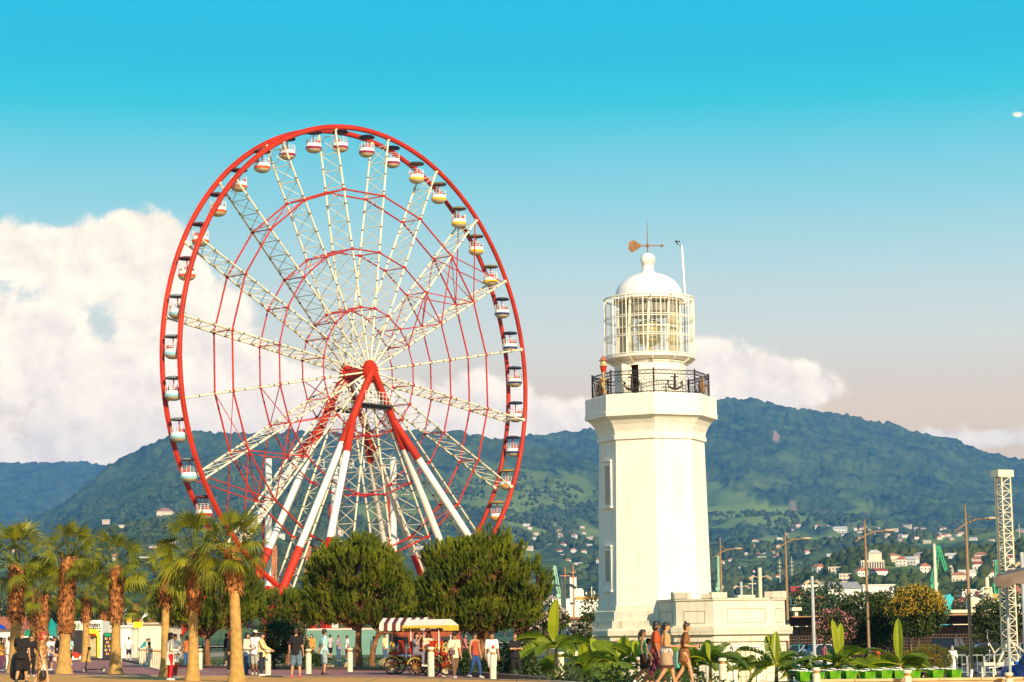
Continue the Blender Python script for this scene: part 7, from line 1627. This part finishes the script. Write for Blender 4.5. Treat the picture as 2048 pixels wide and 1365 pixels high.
for sx in (-1.75, -1.1, .5): b = MB(); b.cyl((sx, -.1, -.05), (sx, -.1, .70), .05, .05, 8); b.build('leg', m_lat, lt)
b = MB(); b.ball((-.62, -.25, 4.75), (.2, .2, .34), 12, 8); b.cyl((-.4, -.2, 4.95), (.2, 0, 4.95), .06, .06, 6); b.build('winch_motor', mat('winch_dark', (.14, .06, .04), .6, .2), lt)
cn = thing('sagging_canopy', 'sagging grey brown canopy at the right edge of the picture', 'canopy', (0, 0, 0)); q = [W(1986, 1156, 74), W(2100, 1128, 74), W(2130, 1120, 80), W(2010, 1142, 80)]; lo = [W(1990, 1172, 74), W(2100, 1160, 74), W(2130, 1140, 80), W(2012, 1158, 80)]
b = MB(); n = 10
def qp(Q, u, v): return Q[0].lerp(Q[1], u).lerp(Q[3].lerp(Q[2], u), v)
for vv in (0, 1):
    o0 = len(b.v); vs = [qp(q if vv == 0 else lo, i / n, j / n) + Vector((0, 0, -.10 * math.sin(math.pi * i / n * 2.5) ** 2 * (vv) - .06 * math.sin(math.pi * j / n))) for j in range(n + 1) for i in range(n + 1)]; b.add(vs, [(j * (n + 1) + i, j * (n + 1) + i + 1, (j + 1) * (n + 1) + i + 1, (j + 1) * (n + 1) + i) for j in range(n) for i in range(n)])
k0 = (n + 1) ** 2
for i in range(n): b.f.append([i, i + 1, k0 + i + 1, k0 + i]); b.mi.append(0); b.f.append([i * (n + 1), (i + 1) * (n + 1), k0 + (i + 1) * (n + 1), k0 + i * (n + 1)]); b.mi.append(0)
b.build('canvas', mat('canopy_canvas', (.17, .125, .10), .9, .3, 1.5, bump=.4, bscale=3), cn, True)
for c in (W(2012, 1160, 79), W(2095, 1150, 75)): b = MB(); b.cyl((c.x, c.y, -1.0), (c.x, c.y, c.z), .06, .06, 8); b.build('canopy_pole', m_gal, cn)
ct = thing('curved_hose_stand', 'thin bent yellow pole left of the lattice tower foot', 'pole', G(1990, 108)); b = MB(); b.tube([(0, 0, 0), (-.03, 0, 1.3), (-.25, 0, 1.7), (-.32, 0, 2.0), (-.28, 0, 2.4)], [.045, .04, .03, .025, .02], 7); b.build('pole', m_campole, ct, True)
# ------------------------------------------------------------------ town, port and woods behind
m_hw = [mat('house_cream', (.74, .62, .46), .85, .1, .3), mat('house_white', (.80, .74, .66), .85, .06, .3), mat('house_pinkish', (.62, .40, .32), .85, .1, .3), mat('house_ochre', (.62, .46, .22), .85, .1, .3)]
m_hr = [mat('roof_terracotta', (.44, .16, .09), .85, .2, .5), mat('roof_pale_tin', (.62, .56, .48), .6, .12, .5), mat('roof_red', (.36, .06, .05), .8, .2, .5), mat('roof_grey', (.30, .29, .28), .8, .2, .5)]
m_win = mat('far_window', (.05, .055, .07), .3, .2, 1)
def house_proto(wall, roof, w, dp, h, kind):
    t = thing('house', 'house', 'house'); b = MB(); b.box((0, dp / 2, h / 2 - 1.5), (w, dp, h + 3)); b.build('wall', wall, t); b = MB(); o = .5
    if kind == 'gable': b.add([(-w / 2 - o, -o, h), (w / 2 + o, -o, h), (w / 2 + o, dp + o, h), (-w / 2 - o, dp + o, h), (-w / 2 - o, dp / 2, h + w * .2), (w / 2 + o, dp / 2, h + w * .2)], [(0, 1, 5, 4), (3, 4, 5, 2), (0, 4, 3), (1, 2, 5), (3, 2, 1, 0)])
    elif kind == 'hip': b.add([(-w / 2 - o, -o, h), (w / 2 + o, -o, h), (w / 2 + o, dp + o, h), (-w / 2 - o, dp + o, h), (-w / 5, dp / 2, h + w * .2), (w / 5, dp / 2, h + w * .2)], [(0, 1, 5, 4), (1, 2, 5), (2, 3, 4, 5), (3, 0, 4), (3, 2, 1, 0)])
    elif kind == 'front': b.add([(-w / 2 - o, -o, h), (w / 2 + o, -o, h), (w / 2 + o, dp + o, h), (-w / 2 - o, dp + o, h), (0, -o, h + w * .34), (0, dp + o, h + w * .34)], [(0, 4, 5, 3), (1, 2, 5, 4), (0, 1, 4), (2, 3, 5), (3, 2, 1, 0)])
    else: b.box((0, dp / 2, h + .25), (w + .6, dp + .6, .5))
    b.build('roof', roof, t)
    for f in range(max(1, int(h / 3.1))):
        b = MB()
        for i in range(int(w / 3)): b.box((-w / 2 + 1.5 + i * (w - 3) / max(1, int(w / 3) - 1), -.03, 1.7 + f * 3.1), (1.1, .08, 1.4))
        b.box((0, -.03, 1.0 + f * 3.1), (w - 2.2, .07, .16)); b.build('window_row', m_win, t)
    return t
HP = [(house_proto(m_hw[0], m_hr[0], 13, 9, 6, 'hip'), 'cream house with a terracotta hipped roof'), (house_proto(m_hw[1], m_hr[1], 15, 9, 5, 'gable'), 'white house with a pale gabled roof'), (house_proto(m_hw[1], m_hr[0], 10, 9, 7, 'front'), 'white house with a terracotta front gable'), (house_proto(m_hw[2], m_hr[3], 12, 9, 6, 'hip'), 'pinkish house with a grey hipped roof'),
      (house_proto(m_hw[0], m_hr[1], 16, 9, 6.5, 'flat'), 'cream flat roofed house'), (house_proto(m_hw[1], m_hr[2], 12, 9, 5.5, 'gable'), 'white house with a red gabled roof')]
HK = [children(h[0]) for h in HP]; first = [True] * len(HP)
HOUSES = [(322, 1040, 30), (240, 1062, 14), (205, 1052, 12), (262, 1080, 16), (330, 1100, 26), (300, 1104, 14), (180, 1100, 10), (225, 1125, 12), (285, 1128, 12), (150, 1130, 10), (20, 1110, 12), (60, 1125, 10), (590, 1076, 20), (745, 1090, 14), (672, 1072, 18), (556, 1080, 14), (785, 1088, 16), (830, 1105, 16), (815, 1120, 14), (640, 1105, 12), (700, 1112, 14), (610, 1118, 14),
    (1055, 1064, 10), (1034, 1102, 15), (1052, 1103, 14), (1095, 1098, 12), (1120, 1098, 12), (1142, 1080, 12), (1176, 1084, 12), (1107, 1112, 18), (1142, 1110, 14), (1163, 1113, 14), (1183, 1102, 10), (1176, 1098, 9), (1072, 1118, 10), (1128, 1130, 10), (1150, 1136, 9), (1025, 1128, 12), (1080, 1090, 8), (1190, 1130, 10), (1160, 1062, 9), (1115, 1066, 8),
    (1436, 1133, 12), (1458, 1128, 9), (1478, 1145, 14), (1503, 1100, 12), (1554, 1099, 11), (1510, 1117, 12), (1526, 1116, 10), (1538, 1112, 10), (1552, 1118, 10), (1583, 1066, 8), (1592, 1064, 9), (1634, 1063, 14), (1652, 1063, 8), (1676, 1071, 22), (1690, 1076, 10), (1655, 1087, 9), (1700, 1098, 8), (1708, 1065, 9), (1716, 1072, 10), (1736, 1038, 7), (1752, 1064, 8), (1757, 1077, 9), (1770, 1076, 8), (1788, 1066, 9), (1796, 1078, 9), (1812, 1050, 8), (1830, 1063, 10), (1843, 1069, 8), (1610, 1114, 14), (1625, 1118, 14), (1638, 1113, 14), (1656, 1118, 12), (1550, 1163, 14), (1566, 1160, 11), (1500, 1150, 10), (1600, 1150, 8), (1885, 1078, 9), (1900, 1084, 10), (1916, 1076, 9), (1850, 1090, 12), (1952, 1058, 8), (1960, 1066, 8), (2036, 1072, 18),
    (1636, 1150, 16), (1667, 1150, 20), (1786, 1126, 16), (1796, 1136, 10), (1812, 1132, 14), (1832, 1124, 14), (1845, 1150, 12), (1900, 1124, 16), (1946, 1133, 14), (1955, 1124, 10), (1903, 1150, 12), (1912, 1166, 22), (1948, 1142, 14), (1895, 1148, 9), (1930, 1160, 10), (1758, 1157, 10), (1690, 1165, 12), (1720, 1160, 9), (1985, 1140, 14), (2025, 1130, 16), (2010, 1110, 10), (1870, 1120, 8), (1975, 1160, 14)]
HPOS = []
for _ in range(46):
    hx_ = rng.uniform(1425, 2050); HOUSES.append((hx_, rng.choice((1062, 1070, 1078, 1084) if hx_ > 1590 else (1078, 1090, 1104, 1112, 1118)) + rng.uniform(-5, 5), rng.uniform(7, 12)))
for _ in range(16): HOUSES.append((rng.uniform(1015, 1195), rng.uniform(1058, 1125), rng.uniform(7, 12)))
for px, py, wpx in HOUSES:
    p = on_slope(px, py)
    if p is None: continue
    i = rng.randrange(len(HP)); o, lab = HP[i]; s = wpx * p.y / F_PX / 12.5; s = min(max(s, .6), 3.2)
    side = 'on the hill left of the wheel' if px < 430 else 'behind the wheel legs' if px < 900 else 'on the slope left of the lighthouse' if px < 1210 else 'low on the mountain right of the lighthouse' if py < 1122 else 'on the near wooded hill at the right'
    HPOS.append((px, p.y, wpx)); L = 'small ' + lab + ' ' + side; gname = 'hillside houses'
    if first[i]: first[i] = False; o.location = p; o.rotation_euler = (0, 0, rng.uniform(-.5, .5)); o.scale = (s,) * 3; tag(o, L, 'house', gname); 
    else: copy_tree(o, p, rng.uniform(-.6, .6), L, gname, s, kids=HK[i])
p = on_slope(1740, 1140); mn = thing('villa', 'large pale villa with an arcade and a gabled upper storey on the near hill', 'villa', p); s = p.y / F_PX
b = MB(); b.box((0, 4, 1.5 * s * 4), (46 * s, 8, 22 * s)); b.box((6 * s, 4, 24 * s), (26 * s, 6, 14 * s)); b.build('wall', m_hw[0], mn); b = MB(); b.add([(-8 * s, .5, 31 * s), (20 * s, .5, 31 * s), (20 * s, 7.5, 31 * s), (-8 * s, 7.5, 31 * s), (0, 4, 38 * s), (12 * s, 4, 38 * s)], [(0, 1, 5, 4), (1, 2, 5), (2, 3, 4, 5), (3, 0, 4), (3, 2, 1, 0)]); b.build('roof', m_hr[1], mn)
for k in range(9): b = MB(); b.box(((-20 + k * 5) * s, -.05, 7 * s), (2.6 * s, .2, 13 * s)); b.build('arch', m_win, mn)
# woods on the near slopes: thousands of crowns, one mass
rs = np.random.RandomState(5); phi = (1 + 5 ** .5) / 2
ico = unit(np.array([(-1, phi, 0), (1, phi, 0), (-1, -phi, 0), (1, -phi, 0), (0, -1, phi), (0, 1, phi), (0, -1, -phi), (0, 1, -phi), (phi, 0, -1), (phi, 0, 1), (-phi, 0, -1), (-phi, 0, 1)], float))
icf = np.array([(0, 11, 5), (0, 5, 1), (0, 1, 7), (0, 7, 10), (0, 10, 11), (1, 5, 9), (5, 11, 4), (11, 10, 2), (10, 7, 6), (7, 1, 8), (3, 9, 4), (3, 4, 2), (3, 2, 6), (3, 6, 8), (3, 8, 9), (4, 9, 5), (2, 4, 11), (6, 2, 10), (8, 6, 7), (9, 8, 1)])
def woods(name, lab, n, y0, y1, pxr, m, dens_scale, thr, size, seed, zmin=-50):
    rs = np.random.RandomState(seed); px = rs.uniform(pxr[0], pxr[1], n); y = np.exp(rs.uniform(math.log(y0), math.log(y1), n)); x = (px - 1024) / F_PX * y * .995
    k = fbm(x / dens_scale, y / dens_scale, 3, seed) > thr; px, y, x = px[k], y[k], x[k]; z = terrain_h(px, y)
    k = z > zmin
    for hx, hy, hw in HPOS + [(1740, mn.location.y, 60)]: k &= ~((abs(px - hx) < hw * .62 + 2) & (y > hy - 170) & (y < hy + 14))
    x, y, z = x[k], y[k], z[k]
    r = size * (.6 + .8 * rs.rand(len(x))); st = .8 + .7 * rs.rand(len(x))
    V = ico[None] * (1 + .38 * rs.normal(size=(len(x), 12, 1))) * r[:, None, None] * np.stack([np.ones_like(st), np.ones_like(st), st], 1)[:, None, :] + np.stack([x, y, z + r * st * .7], 1)[:, None, :]
    F = (icf[None] + (np.arange(len(x)) * 12)[:, None, None]).reshape(-1, 3)
    o = cloud_mesh(name, V, F, m, None); o['kind'] = 'stuff'; o['label'] = lab
m_wd1 = leaf_mat('near_wood_leaf', (.020, .042, .010), (.085, .108, .02), .05, .05, .8, (.12, .125, .024)); m_wd2 = leaf_mat('slope_wood_leaf', (.02, .042, .016), (.085, .115, .03), .05, .02, .8)
woods('near_wood', 'dense dark woods covering the near right hill', 15000, 900, 1900, (1380, 2500), m_wd1, 70, .36, 2.3, 3, 1)
woods('left_wood', 'woods covering the hill left of the wheel', 15000, 1100, 2700, (-500, 900), m_wd1, 110, .40, 2.9, 4, 2)
woods('slope_wood', 'scattered woods on the lower mountain slope', 34000, 1900, 4600, (-200, 2450), m_wd2, 190, .45, 3.9, 6, 3)
# flat land trees between park and hills, each a thing of its own
tp = [leafy('park_tree', 'tree', 'tree', 1500, 400, [(1500, 1215, 34, 30, 0), (1480, 1228, 26, 22, 0), (1524, 1226, 24, 24, 0)], 900, .75, m_leafm, 'trees between the park and the harbour', 50, None, True, .4, .33),
      leafy('park_tree', 'tree', 'tree', 1560, 420, [(1560, 1210, 26, 36, 0), (1552, 1232, 30, 22, 0)], 800, .75, m_leafd, 'trees between the park and the harbour', 51, None, True, .4, .33)]
tk = [children(q) for q in tp]; used_ = [False, False]
for px, d, s, i in [(1592, 330, .8, 0), (1612, 420, 1.0, 1), (1650, 400, 1.1, 0), (1672, 470, 1.2, 1), (1690, 380, .9, 0), (1600, 520, 1.3, 0), (1640, 560, 1.3, 1), (1450, 480, 1.0, 1), (1480, 520, 1.1, 0), (1510, 500, 1.0, 1), (1540, 460, 1.0, 0), (1900, 430, .9, 0), (1930, 520, 1.2, 1), (1960, 480, 1.1, 0), (2030, 420, 1.2, 1), (1770, 420, 1.0, 0), (1800, 520, 1.2, 1),
                    (30, 330, .8, 1), (60, 420, 1.0, 0), (105, 360, 1.0, 1), (122, 420, 1.1, 0), (150, 460, 1.0, 1), (185, 380, .9, 0), (215, 440, 1.1, 1), (245, 500, 1.2, 0), (300, 520, 1.0, 1), (330, 480, 1.0, 0), (-20, 380, 1.0, 0), (540, 420, .8, 1), (620, 470, .8, 0), (820, 450, .7, 1), (1060, 420, .6, 0), (1185, 300, .7, 1)]:
    g = G(px, d); g.z = gbase(g.x, d)
    lab = ('leafy tree in the dark belt right of the keeper house' if px < 1850 and px > 1400 else 'leafy tree behind the car park at the right' if px >= 1850 else 'leafy tree behind the palms at the left' if px < 400 else 'leafy tree half hidden behind the pines')
    if not used_[i]: used_[i] = True; tp[i].location = g; tp[i].scale = (s,) * 3; tp[i]['label'] = lab
    else: copy_tree(tp[i], g, rng.random() * 6, lab, scale=s, kids=tk[i])
# the long dark shed behind the car park
d = 172; p0, p1 = W(1575, 1234, d), W(2110, 1228, d); z0 = gbase(p0.x, d); ls = thing('long_shed', 'long low dark roofed shed with lattice panels behind the cars', 'shed', (p0.x, d, z0)); w = p1.x - p0.x; h = 3.55
b = MB(); b.box((w / 2, 2.5, h - .32), (w, 5.4, .62)); b.build('roof', mat('shed_dark_roof', (.035, .026, .024), .8, .2, .6), ls); b = MB(); b.box((w / 2, .1, h + .06), (w, 5.9, .09)); b.build('roof_edge', mat('shed_rust_edge', (.34, .17, .08), .8, .2, 1), ls)
b = MB(); b.box((w / 2, 4.6, 1.4), (w, .2, 2.9)); b.build('back_wall', mat('shed_back', (.20, .15, .125), .9, .2, .6), ls)
for i in range(12): b = MB(); b.box((w * (i + .5) / 12, .1, 1.35), (.16, .16, 2.95)); b.build('shed_post', m_black, ls)
b = MB()
for i in range(90): b.beam((w * i / 90, .12, .05), (w * i / 90, .12, 2.6), .025, .025)
for k in range(11): b.beam((0, .12, .1 + k * .25), (w, .12, .1 + k * .25), .03, .03)
b.build('lattice_panel', mat('lattice_brown', (.16, .10, .075), .8, .2), ls)
# factory, silo, red works and other roofs
def block(name, lab, cat, x0, x1, yt, d, m, mr, dp=14, roof='flat', rh=2, wins=0, yb=None):
    p0, p1 = W(x0, yt, d), W(x1, yt, d); zb = -3 if yb is None else W(x0, yb, d).z; t = thing(name, lab, cat, ((p0.x + p1.x) / 2, d, zb)); w = p1.x - p0.x; h = p0.z - zb; b = MB(); b.box((0, dp / 2, h / 2), (w, dp, h)); b.build('wall', m, t); b = MB(); o = .4
    if roof == 'flat': b.box((0, dp / 2, h + .2), (w + .8, dp + .8, .4))
    elif roof == 'shed': b.add([(-w / 2 - o, -o, h - rh), (w / 2 + o, -o, h + .1), (w / 2 + o, dp, h + .1), (-w / 2 - o, dp, h - rh), (-w / 2 - o, -o, h - rh - .4), (w / 2 + o, -o, h - .3), (w / 2 + o, dp, h - .3), (-w / 2 - o, dp, h - rh - .4)], [(0, 1, 2, 3), (7, 6, 5, 4), (0, 4, 5, 1), (1, 5, 6, 2), (2, 6, 7, 3), (3, 7, 4, 0)])
    else: b.add([(-w / 2 - o, -o, h), (w / 2 + o, -o, h), (w / 2 + o, dp + o, h), (-w / 2 - o, dp + o, h), (-w / 2 - o, dp / 2, h + rh), (w / 2 + o, dp / 2, h + rh)], [(0, 1, 5, 4), (3, 4, 5, 2), (0, 4, 3), (1, 2, 5), (3, 2, 1, 0)])
    b.build('roof', mr, t)
    for k in range(wins): b = MB(); b.box((-w / 2 + w * (k + .5) / wins, -.04, h * .62), (w / wins * .45, .1, h * .2)); b.build('window', m_win, t)
    return t
block('factory_hall', 'long white factory hall right of the lamp above the dark tree', 'factory', 1726, 1788, 1172, 760, m_wp, m_wp, 20, 'flat', 0, 4); block('factory_hall', 'white factory hall with a stubby chimney block', 'factory', 1655, 1722, 1178, 740, m_wp, m_tin, 20, 'gable', 2.5, 5); block('chimney_block', 'short cream stack with a blue top above the white halls', 'chimney', 1684, 1694, 1162, 752, m_wall, mat('blue_cap', (.03, .05, .14), .6, .1), 3)
block('sloped_works', 'white building with a sloping roof beside the grey camera pole', 'factory', 1604, 1644, 1170, 600, m_wp, m_wp, 10, 'shed', 3.0, 2); block('orange_works', 'orange red loading works below the sloping white roof', 'factory', 1622, 1648, 1206, 420, mat('works_orange', (.60, .14, .05), .7, .15, .5), mat('works_orange', (.6, .14, .05)), 6, 'gable', 1.4, 2)
block('red_roofed_house', 'dark red roof in the trees right of the keeper house', 'house', 1588, 1602, 1190, 480, m_wall, m_hr[2], 8, 'gable', 2); block('gate_pillar_house', 'tiny cream block standing on the shed roof line', 'house', 1590, 1596, 1222, 260, m_wall, m_wall, 1.5)
block('office_block', 'white office block left of the cream tank', 'building', 1924, 1950, 1182, 620, m_wp, m_wp, 10, 'flat', 0, 3); block('magenta_hall', 'hall with a deep magenta wall beside the white office', 'building', 1950, 1976, 1184, 640, mat('magenta_wall', (.34, .03, .09), .8, .1), m_tin, 10); block('red_roofed_house', 'red brown roofed hall below the white office', 'building', 1906, 1936, 1206, 520, mat('brown_red_wall', (.30, .10, .08), .8, .15), m_hr[0], 8, 'gable', 1.5, 3); block('yellow_hall', 'yellow roofed hall behind the lattice tower', 'building', 1972, 2010, 1200, 560, m_wall, mat('yellow_roof', (.66, .42, .08), .7, .1), 9, 'gable', 1.6, 3); block('pale_house', 'pale block house below the sagging canopy', 'house', 2022, 2060, 1188, 480, m_wp, m_hr[0], 8, 'gable', 2, 2); block('low_depot', 'long cream depot along the shed roof line', 'building', 1905, 1990, 1226, 300, m_wall, m_wall, 6)
tkp = W(1947, 1200, 470); tk_ = thing('storage_tank', 'round cream storage tank behind the lamp post', 'tank', (tkp.x, 470, -3)); hh = tkp.z + 3; b = MB(); b.lathe([(1.7, 0), (1.7, hh), (1.2, hh + .4), (.05, hh + .7)], 24); b.build('tank_shell', m_wall, tk_, 'auto'); b = MB()
for k in range(12): b.beam((-1.75, -.3, .5 + k * hh / 12.5), (-1.75, .1, .5 + k * hh / 12.5), .06, .06)
b.build('tank_ladder', m_gal, tk_)
sp = W(1972, 1155, 430); st_ = thing('pale_silo_tower', 'tall pale latticed tower beside the cream tank', 'tower', (sp.x, 430, -3)); hh = sp.z + 3; b = MB(); lattice(b, 1.6, 0, hh - 2, 16, .13); b.box((-.3, 0, hh - 3.2), (2.6, 2.0, .3)); b.build('frame', m_lat, st_); b = MB(); b.cyl((.15, 0, 0), (.15, 0, hh), .5, .4, 10); b.build('pipe', m_lat, st_, True)
tq = thing('turquoise_slide', 'turquoise slanting slide at the right of the golden tree', 'slide', W(1888, 1235, 300)); m_tq = mat('turquoise_paint', (.01, .42, .47), .45, .1, .4); b = MB(); b.beam((-1.2, 0, -2), (1.0, 0, 2.9), 1.0, .5, up=(0, 1, 0)); b.beam((-1.0, 1.2, 2.3), (1.3, 1.2, 2.7), .9, 1.0); b.beam((-.2, .6, -2), (.9, .6, .8), .7, .5, up=(0, 1, 0)); b.build('chute', m_tq, tq); b = MB()
for x in (-1.3, .2, 1.1): b.cyl((x, .8, -2), (x, .8, 2.2), .09, .09, 6)
b.build('slide_post', m_tq, tq)
# port cranes and masts
m_cg = mat('crane_green', (.02, .36, .15), .5, .12, .2); m_cg2 = mat('crane_pale_green', (.30, .52, .36), .5, .12, .2); m_cor = mat('crane_orange', (.52, .19, .07), .6, .15, .2)
def truss(b, a, c, w, n, r=.16):
    a, c = Vector(a), Vector(c); d_ = (c - a).normalized(); s1 = d_.cross(Vector((0, 1, 0))).normalized() * w / 2; s2 = Vector((0, 1, 0)) * w / 2
    cs_ = [s1 + s2, s1 - s2, -s1 - s2, -s1 + s2]
    for q in cs_: b.beam(a + q, c + q, r * 1.5, r * 1.5)
    for k in range(n):
        u, v = a.lerp(c, k / n), a.lerp(c, (k + 1) / n)
        for i in range(4): b.beam(u + cs_[i], v + cs_[(i + 1) % 4], r, r)
def crane(lab, d, pts_px, m, wpx=4.5, foot=True):
    """pts_px: (tower foot, tower top / pivot, jib knee, jib tip) in the photograph"""
    P = [W(x, y, d) for x, y in pts_px]; zb = -3; t = thing('harbour_crane', lab, 'crane', (P[0].x, d, zb), 0, 'harbour cranes'); q = [p - Vector((P[0].x, d, zb)) for p in P]; s = d / F_PX
    b = MB(); truss(b, (q[0].x, 0, 0), (q[0].x, 0, q[0].z), wpx * s * 1.5, 5, .3); b.box((q[0].x, 0, q[0].z), (14 * s, 10 * s, 7 * s)); b.build('portal', m, t)
    b = MB(); truss(b, q[0], q[2], wpx * s, 9, .22); b.build('jib', m, t); b = MB(); truss(b, q[2], q[3], wpx * s * .8, 6, .22); b.build('jib_tip', m, t); b = MB(); b.beam(q[0] + Vector((-4 * s, 0, 6 * s)), q[1], .5, .5); b.beam(q[1], q[2], .4, .4); b.build('back_stay', m, t)
    b = MB(); b.box(q[0] + Vector((5 * s, -2 * s, 3 * s)), (6 * s, 5 * s, 6 * s)); b.build('cabin', m_wp, t)
crane('bright green harbour crane right of the golden tree', 760, [(1868, 1172), (1862, 1160), (1876, 1092), (1892, 1142)], m_cg, 6); crane('pale green harbour crane left of the lighthouse beside the cream camera pole', 820, [(1120, 1192), (1112, 1172), (1109, 1132), (1103, 1178)], m_cg2, 4); crane('slim green crane standing against the lighthouse right edge', 820, [(1438, 1178), (1436, 1160), (1437, 1112), (1440, 1180)], m_cg2, 4); crane('green crane behind the lattice tower', 780, [(1992, 1170), (1990, 1155), (1993, 1122), (2003, 1160)], m_cg, 5); crane('orange harbour crane seen between the wheel legs', 700, [(615, 1180), (612, 1150), (618, 1092), (613, 1150)], m_cor, 7); crane('orange harbour crane behind the leftmost wheel leg', 700, [(548, 1180), (546, 1150), (550, 1092), (545, 1150)], m_cor, 7)
def pole_mast(lab, px, yt, d, m, r=.25, arms=()):
    p = W(px, yt, d); t = thing('radio_mast', lab, 'mast', (p.x, d, -3), 0, 'thin masts over the port'); h = p.z + 3; s = d / F_PX; b = MB(); b.tube([(0, 0, 0), (0, 0, h)], [r, r * .5], 6); b.build('pole', m, t); b = MB()
    for y, wd in arms: z = W(px, y, d).z + 3; b.beam((-wd * s, 0, z), (wd * s, 0, z), .25, .25)
    if arms: b.build('crossarm', m, t)
pole_mast('rusty mast before the white ship', 1146, 1130, 560, m_cor, .3, ((1145, 6), (1155, 5))); pole_mast('slim mast left of the rusty one', 1130, 1134, 600, m_cor, .25, ((1152, 10),)); pole_mast('white mast before the leftmost wheel leg', 1868, 1088, 640, m_lat, .75); pole_mast('left power pylon on the slope', 1559, 1118, 1500, m_lat, .35, ((1126, 4), (1134, 4), (1142, 4))); pole_mast('right power pylon on the slope', 1583, 1114, 1500, m_lat, .35, ((1124, 4), (1132, 4), (1140, 4))); pole_mast('pale mast in the town left of the cream camera pole', 1504, 1152, 700, m_lat, .3, ((1168, 8),)); pole_mast('thin mast at the upper right behind the lattice tower', 2038, 1048, 1600, m_lat, .4)
# white ship at the quay
d = 640; s = d / F_PX; o0 = W(1160, 1232, d); shp = thing('ship', 'white ship with an orange top band lying behind the brown roof', 'ship', (o0.x, d, -1.3)); X = lambda px: (px - 1160) * s; Zs = lambda py: W(1160, py, d).z + 1.3
b = MB(); hull = [(X(1090), 0), (X(1100), -5), (X(1200), -5), (X(1240), -4), (X(1248), 0), (X(1240), 4), (X(1200), 5), (X(1100), 5)]; b.prism(hull, 0, Zs(1210)); b.build('hull', m_wp, shp); b = MB(); b.box(((X(1150) + X(1214)) / 2, 0, (Zs(1210) + Zs(1199)) / 2), (X(1214) - X(1150), 8, Zs(1199) - Zs(1210))); b.box((X(1147), 0, Zs(1180)), (13 * s, 6, 50 * s)); b.box((X(1158), 0, Zs(1190)), (14 * s, 5, 24 * s)); b.box((X(1120), 0, Zs(1204)), (40 * s, 7, 12 * s)); b.build('superstructure', m_wp, shp)
b = MB(); b.box((X(1182), 0, Zs(1197)), (62 * s, 8.6, 4.5 * s)); b.build('orange_band', mat('ship_orange', (.72, .33, .02), .5, .1), shp)
for k in range(9): b = MB(); b.box((X(1154 + k * 7), -4.06, Zs(1204)), (3 * s, .12, 2 * s)); b.build('window', m_win, shp)
for px, yt, w_ in ((1166, 1180, 5), (1184, 1174, 2), (1189, 1183, 4), (1173, 1185, 4)): b = MB(); b.cyl((X(px), 0, Zs(1200)), (X(px), 0, Zs(yt)), w_ * s * .5, w_ * s * .35, 8); b.build('funnel', m_wp, shp)
# ------------------------------------------------------------------ the air between the camera and the mountains
HAZE = 9.0e-5
b = MB(); b.box((0, 5200, 470), (9400, 10800, 980))
haze = b.build('haze', [])
m = bpy.data.materials.new('blue_air'); m.use_nodes = True; t = m.node_tree; t.nodes.clear()
pv = t.nodes.new('ShaderNodeVolumePrincipled'); pv.inputs['Color'].default_value = (0.13, 0.41, 0.95, 1)
pv.inputs['Density'].default_value = HAZE; pv.inputs['Anisotropy'].default_value = 0.0
ou = t.nodes.new('ShaderNodeOutputMaterial'); t.links.new(pv.outputs[0], ou.inputs['Volume'])
haze.data.materials.append(m); haze['kind'] = 'stuff'; haze['label'] = 'thin blue air lying over the town and the mountains'
